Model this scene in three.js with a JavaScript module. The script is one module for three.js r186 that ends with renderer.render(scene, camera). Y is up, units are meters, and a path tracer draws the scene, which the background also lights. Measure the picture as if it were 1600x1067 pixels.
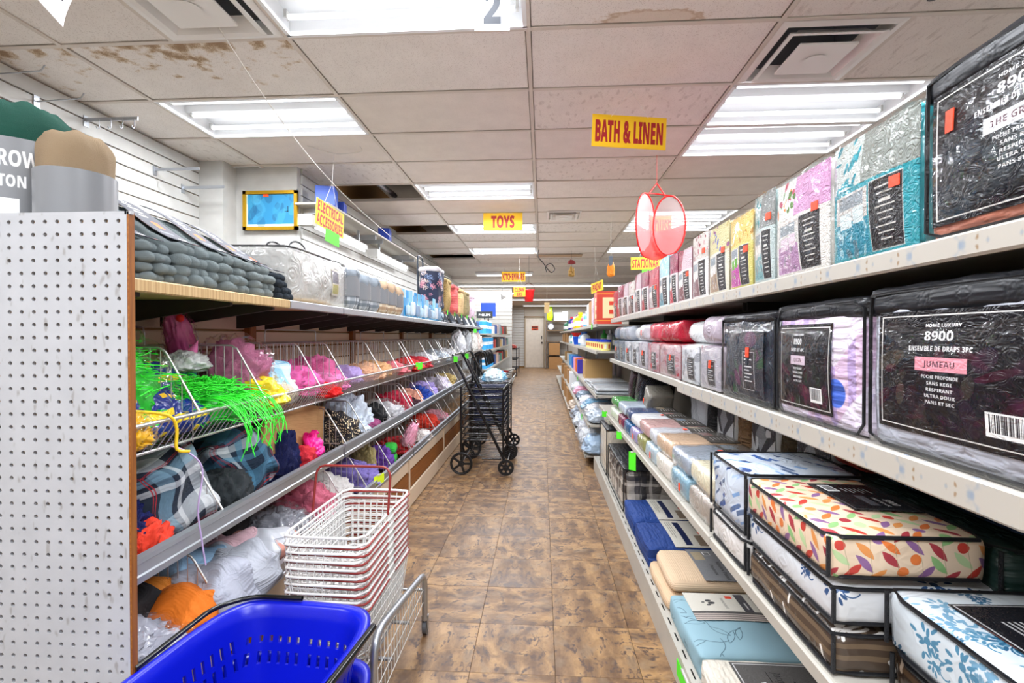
import * as THREE from 'three';
import { mergeGeometries } from 'three/addons/utils/BufferGeometryUtils.js';
import { RectAreaLightUniformsLib } from 'three/addons/lights/RectAreaLightUniformsLib.js';
import { createNoise3D } from 'simplex-noise';
import { Brush, Evaluator, SUBTRACTION } from 'three-bvh-csg';

// ---------- camera, exposure ----------
// x: across the aisle (right positive), y: up, z = -distance down the aisle. Metres.
const scene = new THREE.Scene();
scene.background = new THREE.Color(0x000000);
const camera = new THREE.PerspectiveCamera(68.74, 1600 / 1067, 0.05, 60);
camera.position.set(0, 1.2, 0);
camera.rotation.order = 'YXZ';
camera.rotation.set(-0.0109, 0.0602, 0);
const renderer = new THREE.WebGLRenderer({ antialias: true });
renderer.toneMapping = THREE.LinearToneMapping;
renderer.toneMappingExposure = 1.5;
renderer.shadowMap.enabled = true;
RectAreaLightUniformsLib.init();
const TUBE_L = 150;          // luminance of a fluorescent tube's light
const TUBE_COL = 0xf4f8ff;

// ---------- helpers ----------
const PI = Math.PI, V3 = THREE.Vector3;
function rng(s) { let a = s >>> 0; return () => { a = (a + 0x6d2b79f5) | 0; let t = Math.imul(a ^ (a >>> 15), 1 | a); t = (t + Math.imul(t ^ (t >>> 7), 61 | t)) ^ t; return ((t ^ (t >>> 14)) >>> 0) / 4294967296; }; }
const noise = createNoise3D(rng(7));
const fbm = (x, y, z, o = 3) => { let s = 0, a = 1, f = 1, n = 0; for (let i = 0; i < o; i++) { s += a * noise(x * f, y * f, z * f); n += a; a *= 0.5; f *= 2.03; } return s / n; };
const lerp = (a, b, t) => a + (b - a) * t, clamp = (x, a = 0, b = 1) => Math.min(b, Math.max(a, x));
const sstep = (a, b, x) => { const t = clamp((x - a) / (b - a)); return t * t * (3 - 2 * t); };
const P = (x, y, d) => new V3(x, y, -d);
const counts = new Map();
const ORD = ['first', 'second', 'third', 'fourth', 'fifth', 'sixth', 'seventh', 'eighth', 'ninth', 'tenth'];
function numbered(n) { const k = counts.get(n) ?? 0; counts.set(n, k + 1); return k ? `${n}_${String(k).padStart(3, '0')}` : n; }
function thing(name, label, category, pos = [0, 0, 0], ry = 0, group) {
  const o = new THREE.Group(); o.name = numbered(name); scene.add(o);
  o.position.set(...pos); o.rotation.y = ry; o.userData = { label, category };
  if (group) o.userData.group = group;
  return o;
}
function mesh(name, geo, mat, parent, pos, rot) {
  const m = new THREE.Mesh(Array.isArray(geo) ? merge(geo) : geo, mat); m.name = name; parent.add(m);
  if (pos) m.position.set(...pos);
  if (rot) m.rotation.set(...rot);
  return m;
}
function struct(name, geo, mat, pos) { const m = mesh(name, geo, mat, scene, pos); m.userData.kind = 'structure'; return m; }
function copy(o, pos, ry, label) { const c = o.clone(); c.name = numbered(o.name.replace(/_\d{3}$/, '')); c.userData = { ...o.userData }; scene.add(c); if (pos) c.position.set(...pos); if (ry !== undefined) c.rotation.y = ry; if (label) c.userData.label = label; return c; }
function merge(gs) {
  const strip = gs.map((g) => { let q = g.index ? g.toNonIndexed() : g; for (const k of Object.keys(q.attributes)) if (!['position', 'normal', 'uv'].includes(k)) q.deleteAttribute(k); if (!q.attributes.normal) q.computeVertexNormals(); if (!q.attributes.uv) q.setAttribute('uv', new THREE.BufferAttribute(new Float32Array(q.attributes.position.count * 2), 2)); return q; });
  return mergeGeometries(strip);
}
// box whose uv are metres; (x,y,z) centre
const _uvb = (g, w, h, d) => { const u = g.attributes.uv, s = [[d, h], [d, h], [w, d], [w, d], [w, h], [w, h]], n = u.count / 6; for (let i = 0; i < u.count; i++) { const f = s[Math.floor(i / n)]; u.setXY(i, u.getX(i) * f[0], u.getY(i) * f[1]); } return g; };
const bx = (w, h, d, x = 0, y = 0, z = 0) => _uvb(new THREE.BoxGeometry(w, h, d), w, h, d).translate(x, y, z);
// box with chamfered long edges
function cbox(w, h, d, c = 0.003, x = 0, y = 0, z = 0) {
  const s = new THREE.Shape(); const a = w / 2, b = h / 2;
  s.moveTo(-a + c, -b); s.lineTo(a - c, -b); s.lineTo(a, -b + c); s.lineTo(a, b - c); s.lineTo(a - c, b); s.lineTo(-a + c, b); s.lineTo(-a, b - c); s.lineTo(-a, -b + c); s.closePath();
  const g = new THREE.ExtrudeGeometry(s, { depth: d - 2 * c, bevelEnabled: true, bevelThickness: c, bevelSize: c * 0.6, bevelOffset: -c * 0.6, bevelSegments: 1 }); g.translate(x, y, z - d / 2 + c); return g;
}
const rod = (a, b, r = 0.002, n = 5) => { const d = new V3().subVectors(b, a), L = d.length(); const g = new THREE.CylinderGeometry(r, r, L, n, 1); g.applyQuaternion(new THREE.Quaternion().setFromUnitVectors(new V3(0, 1, 0), d.normalize())); g.translate((a.x + b.x) / 2, (a.y + b.y) / 2, (a.z + b.z) / 2); return g; };
const pipe = (pts, r = 0.004, n = 6, closed = false, seg = 0) => new THREE.TubeGeometry(seg ? new THREE.CatmullRomCurve3(pts, closed, 'catmullrom', 0.5) : poly(pts, closed), seg || (pts.length - (closed ? 0 : 1)) * 4, r, n, closed);
function poly(pts, closed) { const c = new THREE.CurvePath(); for (let i = 0; i < pts.length - (closed ? 0 : 1); i++) c.add(new THREE.LineCurve3(pts[i], pts[(i + 1) % pts.length])); return c; }
// rounded bent wire: straight runs with rounded corners
function bent(pts, r, rad = 0.02, n = 6, closed = false) {
  const c = new THREE.CurvePath(), L = pts.length; let start = null, prev = null;
  for (let i = 0; i < L; i++) {
    const p = pts[i], a = pts[(i - 1 + L) % L], b = pts[(i + 1) % L];
    if (!closed && (i === 0 || i === L - 1)) { if (prev) c.add(new THREE.LineCurve3(prev, p)); prev = p; continue; }
    const k = Math.min(rad, p.distanceTo(a) * 0.45, p.distanceTo(b) * 0.45);
    const q0 = p.clone().add(new V3().subVectors(a, p).setLength(k)), q1 = p.clone().add(new V3().subVectors(b, p).setLength(k));
    if (prev) c.add(new THREE.LineCurve3(prev, q0)); else start = q0;
    c.add(new THREE.QuadraticBezierCurve3(q0, p, q1)); prev = q1;
  }
  if (closed) c.add(new THREE.LineCurve3(prev, start));
  return new THREE.TubeGeometry(c, Math.max(8, L * 8), r, n, closed);
}
function smooth(g) {      // normals averaged over coincident vertices
  if (g.index) { g.computeVertexNormals(); }
  const p = g.attributes.position, n = g.attributes.normal, m = new Map();
  const idx = g.index ? g.index.array : null, T = idx ? idx.length / 3 : p.count / 3;
  const keys = []; for (let i = 0; i < p.count; i++) keys.push(`${Math.round(p.getX(i) * 2e4)},${Math.round(p.getY(i) * 2e4)},${Math.round(p.getZ(i) * 2e4)}`);
  const a = new V3(), b = new V3(), c = new V3();
  for (let t = 0; t < T; t++) { const i = idx ? idx[3 * t] : 3 * t, j = idx ? idx[3 * t + 1] : 3 * t + 1, k = idx ? idx[3 * t + 2] : 3 * t + 2; a.fromBufferAttribute(p, i); b.fromBufferAttribute(p, j); c.fromBufferAttribute(p, k); b.sub(a); c.sub(a); b.cross(c); for (const q of [i, j, k]) { const s = m.get(keys[q]) ?? m.set(keys[q], new V3()).get(keys[q]); s.add(b); } }
  for (let i = 0; i < p.count; i++) { const s = m.get(keys[i]); a.copy(s).normalize(); n.setXYZ(i, a.x, a.y, a.z); }
  return g;
}
// soft rounded block: origin at the middle of its base; +z is the face that looks at the shopper
function soft(w, h, d, o = {}) {
  const { cap = 40, r = 0.02, bf = 0.008, bt = 0.006, amp = 0.004, fq = 9, seed = 0, n = 0.018, f } = o;
  const nx = Math.max(3, Math.min(cap, Math.round(w / n))), ny = Math.max(3, Math.min(cap, Math.round(h / n))), nz = Math.max(3, Math.min(cap, Math.round(d / n)));
  const g = new THREE.BoxGeometry(w, h, d, nx, ny, nz), p = g.attributes.position, nn = g.attributes.normal, uv = g.attributes.uv;
  const q = new V3(), c = new V3(), e = new V3(), R = Math.min(r, w * 0.49, h * 0.49, d * 0.49);
  for (let i = 0; i < p.count; i++) {
    q.fromBufferAttribute(p, i);
    const ax = Math.abs(nn.getX(i)), ay = Math.abs(nn.getY(i));
    if (ax > 0.5) uv.setXY(i, q.z * Math.sign(-nn.getX(i)), q.y); else if (ay > 0.5) uv.setXY(i, q.x, -q.z); else uv.setXY(i, q.x, q.y);
    c.set(clamp(q.x, -w / 2 + R, w / 2 - R), clamp(q.y, -h / 2 + R, h / 2 - R), clamp(q.z, -d / 2 + R, d / 2 - R));
    e.subVectors(q, c); if (e.lengthSq() > 1e-12) { e.setLength(R); q.copy(c).add(e); }
    const X = 1 - (2 * q.x / w) ** 2, Y = 1 - (2 * q.y / h) ** 2, Z = 1 - (2 * q.z / d) ** 2;
    if (q.z > 0) q.z += bf * Math.max(0, X) * Math.max(0, Y); else q.z -= bf * 0.5 * Math.max(0, X) * Math.max(0, Y);
    if (q.y > 0) q.y += bt * Math.max(0, X) * Math.max(0, Z);
    if (amp && q.y > -h / 2 + 0.01) { const k = amp; q.x += k * noise(q.x * fq + seed, q.y * fq, q.z * fq); q.y += k * 0.7 * noise(q.x * fq, q.y * fq + seed + 9, q.z * fq); q.z += k * noise(q.x * fq, q.y * fq, q.z * fq + seed + 5); }
    if (f) f(q, e.lengthSq() > 0 ? e.normalize() : e, w, h, d);
    p.setXYZ(i, q.x, q.y + h / 2, q.z);
  }
  return smooth(g);
}
// crumpled bundle of cloth or bag, resting on y = 0
function crumple(w, h, d, o = {}) {
  const { seed = 1, amp = 0.2, fq = 2.2, det = 13, flat = 0.35, sharp = 1, pw = 0.8 } = o;
  const g = new THREE.IcosahedronGeometry(1, det), p = g.attributes.position, uv = g.attributes.uv, q = new V3();
  for (let i = 0; i < p.count; i++) {
    q.fromBufferAttribute(p, i);
    const ca = Math.cos(seed * 1.7), sa = Math.sin(seed * 1.7), qa = q.x * ca + q.z * sa, qb = q.z * ca - q.x * sa;
    const wv = noise(q.x * 1.3 + seed, q.y * 1.3, q.z * 1.3) * 0.35;
    const ridge = 1 - Math.abs(fbm((qa + wv) * fq * 1.5 + seed * 3.1, (q.y + qb * 0.4) * fq * 0.55 + seed, (qb + wv) * fq * 0.5 - seed, 2)) * 2;
    const r2 = noise(q.x * 1.1 + seed * 7, q.y * 1.1, q.z * 1.1);
    const rg2 = 1 - Math.abs(noise((qa * 0.6 + q.y + wv) * fq * 2.6, qb * fq * 0.8 + seed, q.y * fq * 1.2)) * 2;
    const s = 1 + amp * (ridge * sharp - 0.45) + amp * 0.34 * rg2 + amp * 0.8 * r2;
    const sx = Math.sign(q.x) * Math.abs(q.x) ** pw, sz = Math.sign(q.z) * Math.abs(q.z) ** pw;
    let y = q.y * s; if (y < 0) y *= flat;
    q.set(sx * s * w / 2, (y + flat) / (1 + flat) * h, sz * s * d / 2);
    q.y = Math.max(0, q.y); p.setXYZ(i, q.x, q.y, q.z); uv.setXY(i, q.x + q.y * 0.3, q.z + q.y * 0.7);
  }
  return smooth(g);
}
// thin card that follows the bulge of a soft block's front (z) face
function card(w, h, cx, cy, W, H, zf, bf, t = 0.0018) {
  const g = new THREE.BoxGeometry(w, h, t, 8, 8, 1), p = g.attributes.position, u = g.attributes.uv;
  for (let i = 0; i < p.count; i++) { const x = p.getX(i) + cx, y = p.getY(i) + cy; const X = Math.max(0, 1 - (2 * x / W) ** 2), Y = Math.max(0, 1 - (2 * (y - H / 2) / H) ** 2); p.setXYZ(i, x, y, p.getZ(i) + zf + bf * X * Y); u.setXY(i, (p.getX(i) - cx) / w + 0.5, (y - cy) / h + 0.5); }
  g.computeVertexNormals(); return g;
}

// ---------- textures ----------
function canvas(w, h, draw, o = {}) {
  const c = document.createElement('canvas'); c.width = w; c.height = h; const x = c.getContext('2d'); draw(x, w, h);
  const t = new THREE.CanvasTexture(c); if (!o.data) t.colorSpace = THREE.SRGBColorSpace; t.magFilter = THREE.LinearFilter;
  if (o.rep) { t.wrapS = t.wrapT = THREE.RepeatWrapping; t.repeat.set(1 / o.rep, 1 / (o.repY ?? o.rep)); }
  return t;
}
function pixelTex(w, h, fn, o = {}) {
  const d = new Uint8Array(w * h * 4);
  for (let y = 0; y < h; y++) for (let x = 0; x < w; x++) { const c = fn(x, y), i = 4 * (y * w + x); d[i] = clamp(c[0], 0, 255); d[i + 1] = clamp(c[1], 0, 255); d[i + 2] = clamp(c[2], 0, 255); d[i + 3] = 255; }
  const t = new THREE.DataTexture(d, w, h); if (!o.data) t.colorSpace = THREE.SRGBColorSpace; t.magFilter = THREE.LinearFilter; t.wrapS = t.wrapT = THREE.RepeatWrapping; if (o.rep) t.repeat.set(1 / o.rep, 1 / (o.repY ?? o.rep)); t.needsUpdate = true; return t;
}
// seamless noise by bending the plane onto a torus would cost a fourth dimension; mirrored wrapping hides the seam instead
const mirror = (t) => { t.wrapS = t.wrapT = THREE.MirroredRepeatWrapping; return t; };
const mix3 = (a, b, t) => [lerp(a[0], b[0], t), lerp(a[1], b[1], t), lerp(a[2], b[2], t)];
const std = (c, o = {}) => new THREE.MeshStandardMaterial({ color: c, roughness: 0.6, ...o });
const phy = (c, o = {}) => new THREE.MeshPhysicalMaterial({ color: c, roughness: 0.5, ...o });
const T = {};
T.floor = mirror(pixelTex(1024, 1024, (x, y) => {
  const u = x / 1024 * 4.6, v = y / 1024 * 4.6;
  const w = fbm(u * 0.7, v * 0.7, 3, 3) * 1.2;
  const a = fbm(u * 1.1 + w, v * 2.3, 1, 5), b = fbm(u * 3 + 9, v * 5.5 + w * 2, 2, 4), c = fbm(u * 9, v * 14, 5, 3);
  let k = mix3([104, 76, 50], [166, 130, 86], clamp(0.5 + a * 1.1 + b * 0.35));
  k = mix3(k, [84, 62, 48], sstep(0.05, 0.5, b * 0.8 + c * 0.4 - a * 0.25));
  k = mix3(k, [132, 112, 90], sstep(0.1, 0.6, fbm(u * 1.7 + 20, v * 2.2, 8, 3)) * 0.55);
  k = mix3(k, [58, 46, 40], sstep(0.33, 0.7, c * 0.7 + b * 0.5) * 0.7);
  const g = c * 10; return [k[0] + g, k[1] + g, k[2] + g];
}, { rep: 1.22 }));
T.floorRough = mirror(pixelTex(256, 256, (x, y) => { const n = 128 + 26 * fbm(x / 40, y / 40, 4, 4); return [n, n, n]; }, { rep: 1.9, data: true }));
const ceilTex = (stain, speck, base = [240, 235, 229]) => pixelTex(512, 256, (x, y) => {
  let k = base; const s = noise(x * 0.35, y * 0.5, 3); const big = fbm(x / 90, y / 90, speck, 3) * 5;
  k = [k[0] + big, k[1] + big, k[2] + big];
  if (s > 0.62 && speck) k = mix3(k, [150, 138, 126], clamp((s - 0.62) * 2.6 * speck));
  if (stain === 1) { const e = fbm(x / 70, y / 60, 5, 4) + (y / 256 - 0.55) * 1.1 - Math.abs(x / 512 - 0.55) * 0.7; k = mix3(k, [190, 158, 112], sstep(0.0, 0.5, e) * 0.55); k = mix3(k, [112, 78, 48], sstep(0.25, 0.6, e + s * 0.35) * 0.5); }
  if (stain === 2) { const dx = (x - 250) / 100, dy = (y - 15) / 26, r = Math.hypot(dx, dy) + 0.25 * fbm(x / 30, y / 20, 2, 3); k = mix3(k, [186, 160, 132], 0.75 * sstep(0.2, 0, Math.abs(r - 0.95))); k = mix3(k, [214, 198, 178], 0.6 * sstep(1, 0.8, r)); const r2 = Math.hypot((x - 200) / 34, (y - 170) / 20) + 0.35 * fbm(x / 16, y / 16, 6, 3); k = mix3(k, [196, 172, 146], 0.6 * sstep(0.25, 0, Math.abs(r2 - 0.8))); }
  if (stain === 3) { const e = fbm(x / 26, y / 60, 15, 4); k = mix3(k, [176, 166, 156], sstep(0.2, 0.6, e) * 0.35); }
  return k;
});
T.ceil = [ceilTex(0, 1), ceilTex(3, 0.7, [234, 228, 221]), ceilTex(1, 1), ceilTex(2, 1), ceilTex(0, 0.4, [232, 224, 216])];
T.crinkle = mirror(pixelTex(512, 512, (x, y) => { const u = x / 512, v = y / 512; let h = 0; const a = fbm(u * 5, v * 5, 1, 2); h += 1 - Math.abs(fbm(u * 7 + a, v * 5 - a, 2, 3)) * 1.6; h += 0.7 * (1 - Math.abs(fbm(u * 16 + a * 2, v * 13, 4, 2)) * 1.8); const n = h / 1.7 * 220; return [n, n, n]; }, { rep: 0.85, data: true }));
T.cloth = mirror(pixelTex(256, 256, (x, y) => { const n = 120 + 60 * Math.sin(x * PI / 4) * Math.sin(y * PI / 4) + 60 * fbm(x / 8, y / 8, 2, 2); return [n, n, n]; }, { rep: 0.08, data: true }));
T.fold = mirror(pixelTex(256, 256, (x, y) => { const n = 128 + 110 * fbm(x / 60 + 0.6 * fbm(x / 90, y / 90, 9, 2), y / 24, 3, 3); return [n, n, n]; }, { rep: 0.3, data: true }));
T.fuzz = mirror(pixelTex(256, 256, (x, y) => { const n = 128 + 120 * fbm(x / 5, y / 5, 3, 3); return [n, n, n]; }, { rep: 0.07, data: true }));
T.wood = mirror(pixelTex(512, 128, (x, y) => { const g = fbm(x / 160, y / 5, 2, 4); return mix3([206, 178, 130], [168, 132, 84], clamp(0.45 + g * 0.8)); }, { rep: 0.7, repY: 0.2 }));
T.scuff = mirror(pixelTex(256, 256, (x, y) => { const g = fbm(x / 50, y / 50, 2, 4), d = sstep(0.45, 0.7, fbm(x / 14, y / 40, 8, 3)); return mix3([226 + g * 8, 228 + g * 8, 232 + g * 8], [176, 172, 166], d * 0.6); }, { rep: 0.5 }));
T.edgeStain = mirror(pixelTex(512, 64, (x, y) => { let k = [232, 230, 226]; k = mix3(k, [120, 160, 220], sstep(0.1, 0.5, fbm(x / 30, y / 26, 3, 3)) * 0.6); k = mix3(k, [168, 128, 84], sstep(0.52, 0.8, fbm(x / 22, y / 10, 13, 3)) * 0.7); return k; }, { rep: 0.9, repY: 0.12 }));
T.paint = mirror(pixelTex(256, 256, (x, y) => { const n = 238 + 9 * fbm(x / 40, y / 40, 12, 4); return [n, n - 1, n - 4]; }, { rep: 1.1 }));
T.cardboard = mirror(pixelTex(256, 128, (x, y) => { const g = fbm(x / 60, y / 3, 5, 3); return [176 + g * 14, 132 + g * 13, 84 + g * 12]; }, { rep: 0.5, repY: 0.25 }));

// ---------- materials shared ----------
const M = {
  floor: std(0xffffff, { map: T.floor, roughnessMap: T.floorRough, roughness: 0.95 }),
  seam: std(0x54402e, { roughness: 0.9 }),
  ceil: T.ceil.map((t) => std(0xffffff, { map: t, roughness: 0.95 })),
  tee: std(0xd8cfc4, { roughness: 0.5 }),
  plenum: std(0xb4aca0, { roughness: 1 }),
  white: std(0xd2d2d0, { map: T.paint, roughness: 0.55 }),
  pan: std(0xf3f5f6, { roughness: 0.45 }),
  tube: new THREE.MeshStandardMaterial({ color: 0xffffff, emissive: TUBE_COL, emissiveIntensity: 1.3, roughness: 0.3 }),
  groove: std(0x9a7444, { roughness: 0.8 }),
  beige: std(0xd9c3a8, { roughness: 0.6 }),
  steel: std(0xd2d2d0, { metalness: 0.85, roughness: 0.32 }),
  chrome: std(0xe2e2e2, { metalness: 1, roughness: 0.22 }),
  galv: std(0xb6bac0, { metalness: 0.85, roughness: 0.38 }),
  dark: std(0x2b2421, { roughness: 0.55 }),
  black: std(0x101114, { roughness: 0.45 }),
  blackGloss: std(0x0e0f12, { roughness: 0.2 }),
  zip: std(0x16191f, { roughness: 0.4, bumpMap: T.fold, bumpScale: 0.004 }),
  wood: std(0xffffff, { map: T.wood, roughness: 0.6 }),
  post: std(0xb98546, { map: T.wood, roughness: 0.55 }),
  cardboard: std(0xffffff, { map: T.cardboard, roughness: 0.85 }),
  shelfWhite: std(0xc8c4bb, { map: T.paint, roughness: 0.4 }),
  shelfEdge: std(0xd0ccc4, { map: T.edgeStain, roughness: 0.4 }),
  rust: std(0x8a4a20, { roughness: 0.9 }),
  film: phy(0xffffff, { transmission: 1, thickness: 0, roughness: 0.06, ior: 1.4, specularIntensity: 0.6, bumpMap: T.crinkle, bumpScale: 0.0022 }),
  filmSoft: phy(0xf6f8fa, { transmission: 0.9, thickness: 0, roughness: 0.12, ior: 1.45, bumpMap: T.crinkle, bumpScale: 0.006 }),
  orange: std(0xff4a1c, { roughness: 0.55 }),
  green: std(0x58f028, { roughness: 0.6 }),
  string: std(0xe4e0d8, { roughness: 0.8 }),
};
const fabCache = new Map();
const fab = (c, o = {}) => { const k = c + JSON.stringify(o); if (!fabCache.has(k)) fabCache.set(k, std(c, { roughness: 0.85, bumpMap: T.fold, bumpScale: 0.008, ...o })); return fabCache.get(k); };
const plast = (c) => { const k = 'p' + c; if (!fabCache.has(k)) fabCache.set(k, phy(c, { roughness: 0.16, bumpMap: T.crinkle, bumpScale: 0.0035 })); return fabCache.get(k); };
const plain = (c, r = 0.5) => { const k = 's' + c + r; if (!fabCache.has(k)) fabCache.set(k, std(c, { roughness: r })); return fabCache.get(k); };
const printed = (t, o = {}) => std(0xffffff, { map: t, roughness: 0.5, ...o });

// ---------- the setting: floor, ceiling, walls ----------
const floor = struct('floor', bx(8, 0.1, 22, 0, -0.0545, -9), M.seam);
{ // vinyl tiles of the aisle: each a piece; beyond ten metres one sheet
  const vars = []; const r = rng(3);
  for (let k = 0; k < 14; k++) { const g = cbox(0.3036, 0.3036, 0.0045, 0.0006); g.rotateX(-PI / 2); const p = g.attributes.position, u = g.attributes.uv, ou = r() * 3, ov = r() * 3, tr = k % 2; for (let i = 0; i < p.count; i++) u.setXY(i, ou + (tr ? p.getZ(i) : p.getX(i)), ov + (tr ? p.getX(i) : p.getZ(i))); vars.push(g); }
  for (let i = 0; i < 6; i++) for (let j = 0; j < 29; j++) mesh('vinyl_tile', vars[Math.floor(r() * 14)], M.floor, floor, [-1.02 + 0.305 * i, -0.00225, -(1.3 + 0.305 * j)]);
  mesh('vinyl_sheet', bx(2.6, 0.0045, 9.1, -0.2, -0.00225, -14.53), M.floor, floor);
  mesh('vinyl_sheet', bx(2.6, 0.0045, 3.2, -0.2, -0.00225, 0.45), M.floor, floor);
}
const CY = 2.715, CX = [-3.73, -2.51, -1.29, -0.07, 1.15, 2.37, 3.59], CD = (k) => 1.87 + 0.61 * k;
const ceiling = struct('ceiling', bx(8, 0.1, 22, 0, 3.25, -9), M.plenum);
const isLight = new Set(), isHole = new Set(['1,5', '1,8', '1,12']), isVent = new Set(['1,0', '4,1']);
const troffers = [[2, 0, 1], [1, 2, 1], [4, 2, 1], [4, 3, 1], [2, 5, 0], [2, 8, 0], [2, 11, 0], [4, 7, 0], [4, 8, 0], [4, 11, 0], [0, 4, 0], [0, 8, 0]], behind = [[1, -4], [3, -3], [2, -5], [4, -5]];
for (const [c, k] of troffers) isLight.add(`${c},${k}`);
{
  const r = rng(11), tg = cbox(1.19, 0.58, 0.016, 0.003); tg.rotateX(PI / 2); const p = tg.attributes.position, u = tg.attributes.uv; for (let i = 0; i < p.count; i++) u.setXY(i, p.getX(i) / 1.2 + 0.5, p.getZ(i) / 0.6 + 0.5);
  const kinds = { '1,1': 2, '1,-1': 2, '0,0': 2, '3,0': 3, '4,0': 1, '0,1': 2, '3,2': 1, '2,2': 4, '2,3': 4 };
  for (let c = 0; c < 6; c++) for (let k = 0; k < 14; k++) {
    const key = `${c},${k}`; if (isLight.has(key) || isHole.has(key)) continue;
    const kd = kinds[key] ?? (k < 3 ? (r() < 0.75 ? 0 : 1) : [0, 1, 4, 4][Math.floor(r() * 4)]);
    if (isVent.has(key)) { const half = bx(0.59, 0.016, 0.58); mesh('ceiling_tile', half, M.ceil[kd], ceiling, [CX[c] + (key === '1,0' ? 0.305 : 0.915), CY + 0.012, -(CD(k) + 0.305)]); continue; }
    const m = mesh('ceiling_tile', tg, M.ceil[kd], ceiling, [CX[c] + 0.61, CY + 0.012, -(CD(k) + 0.305)]);
    m.rotation.set((r() - 0.5) * 0.006, r() < 0.5 && kd < 2 ? PI : 0, (r() - 0.5) * 0.006);
    if (k > 5 && r() < 0.18) m.rotation.z = (r() - 0.5) * 0.03;
  }
  // the part overhead and behind, out of view
  for (let c = 0; c < 6; c++) for (let k = -6; k < 0; k++) if (!behind.some(([a, b]) => a === c && b === k)) mesh('ceiling_tile', tg, M.ceil[0], ceiling, [CX[c] + 0.61, CY + 0.012, -(CD(k) + 0.305)]);
  for (const x of CX) mesh('main_tee', [bx(0.024, 0.006, 8.6, x, CY, -(1.87 + 4.27)), bx(0.004, 0.035, 8.6, x, CY + 0.02, -(1.87 + 4.27))], M.tee, ceiling);
  const ct = [bx(1.196, 0.006, 0.024, 0, CY, 0), bx(1.196, 0.03, 0.004, 0, CY + 0.018, 0)]; const ctg = merge(ct);
  for (let c = 0; c < 6; c++) for (let k = 0; k <= 14; k++) mesh('cross_tee', ctg, M.tee, ceiling, [CX[c] + 0.61, 0, -CD(k)]);
  mesh('cross_tee', bx(0.024, 0.006, 0.586, -1.9, CY, -(CD(0) + 0.305)), M.tee, ceiling);
  mesh('cross_tee', bx(0.024, 0.006, 0.586, 1.76, CY, -(CD(1) + 0.305)), M.tee, ceiling);
  // lower stretches at the back of the shop, each behind a drop
  const st = [[10.41, 11.9, 2.64], [11.9, 13.3, 2.57], [13.3, 14.8, 2.5], [14.8, 16.4, 2.43], [16.4, 19.2, 2.36]];
  let prev = CY;
  for (const [a, b, y] of st) { mesh('lowered_panel', bx(7.3, 0.02, b - a, -0.07, y + 0.01, -(a + b) / 2), M.ceil[4], ceiling); mesh('bulkhead', bx(7.3, prev - y + 0.05, 0.03, -0.07, (prev + y) / 2 + 0.025, -a), M.ceil[4], ceiling); prev = y; }
  // pipes seen in the open cells
  mesh('duct_pipe', [rod(P(-2.6, 2.86, 5.2), P(-1.2, 2.9, 5.3), 0.05, 10), rod(P(-1.75, 2.82, 4.8), P(-1.7, 2.82, 5.7), 0.03, 8)], M.galv, ceiling);
}
// recessed troffers: pan, tubes in sockets
function rectLight(w, h, pos, parent, L = TUBE_L) { const l = new THREE.RectAreaLight(TUBE_COL, L, w, h); l.position.set(...pos); l.rotation.x = -PI / 2; parent.add(l); l.name = 'tube_light'; return l; }
const trLabels = ['three-tube ceiling light with a number card hanging below it', 'ceiling light above the white slat wall beside the square vent', 'ceiling light directly behind the square vent over the bedding shelf', 'second of two joined ceiling lights over the bedding shelf', 'ceiling light just in front of the yellow toys sign', 'ceiling light half hidden behind the yellow toys sign', 'narrow ceiling light between the toys and kitchenware signs', 'ceiling light behind the red mesh hamper, first of two', 'ceiling light behind the red mesh hamper, second of two', 'ceiling light between the stationary sign and the mesh hamper'];
[...troffers, ...behind].forEach(([c, k, near], i) => {
  const t = thing('ceiling_light', trLabels[i] ?? (i < 12 ? 'ceiling light over the aisle behind the bin shelving' : 'ceiling light overhead, out of sight before the pegboard panel'), 'ceiling light', [CX[c] + 0.61, CY, -(CD(k) + 0.305)]);
  if (i > 9) t.userData.group = i < 12 ? 'ceiling lights over the aisle behind' : 'ceiling lights overhead';
  const W = 1.19, D = 0.58, H = 0.1;
  mesh('pan', [bx(W, 0.01, D, 0, H, 0), bx(0.012, H, D, -W / 2, H / 2, 0), bx(0.012, H, D, W / 2, H / 2, 0), bx(W, H, 0.012, 0, H / 2, -D / 2), bx(W, H, 0.012, 0, H / 2, D / 2), bx(W, 0.05, 0.07, 0, H - 0.025, 0)], M.pan, t);
  mesh('rim', [bx(W + 0.02, 0.004, 0.02, 0, -0.002, -D / 2), bx(W + 0.02, 0.004, 0.02, 0, -0.002, D / 2), bx(0.02, 0.004, D, -W / 2, -0.002, 0), bx(0.02, 0.004, D, W / 2, -0.002, 0)], M.pan, t);
  for (const z of [-0.2, 0, 0.2]) {
    const tb = mesh('fluorescent_tube', new THREE.CylinderGeometry(0.013, 0.013, 1.1, 10).rotateZ(PI / 2), M.tube, t, [0, 0.035, z]);
    for (const e of [-0.562, 0.562]) mesh('socket', bx(0.014, 0.04, 0.03, e, 0.012, 0), M.white, tb);
    rectLight(1.1, 0.024, [0, 0.019, z], t);
  }
});
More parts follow.
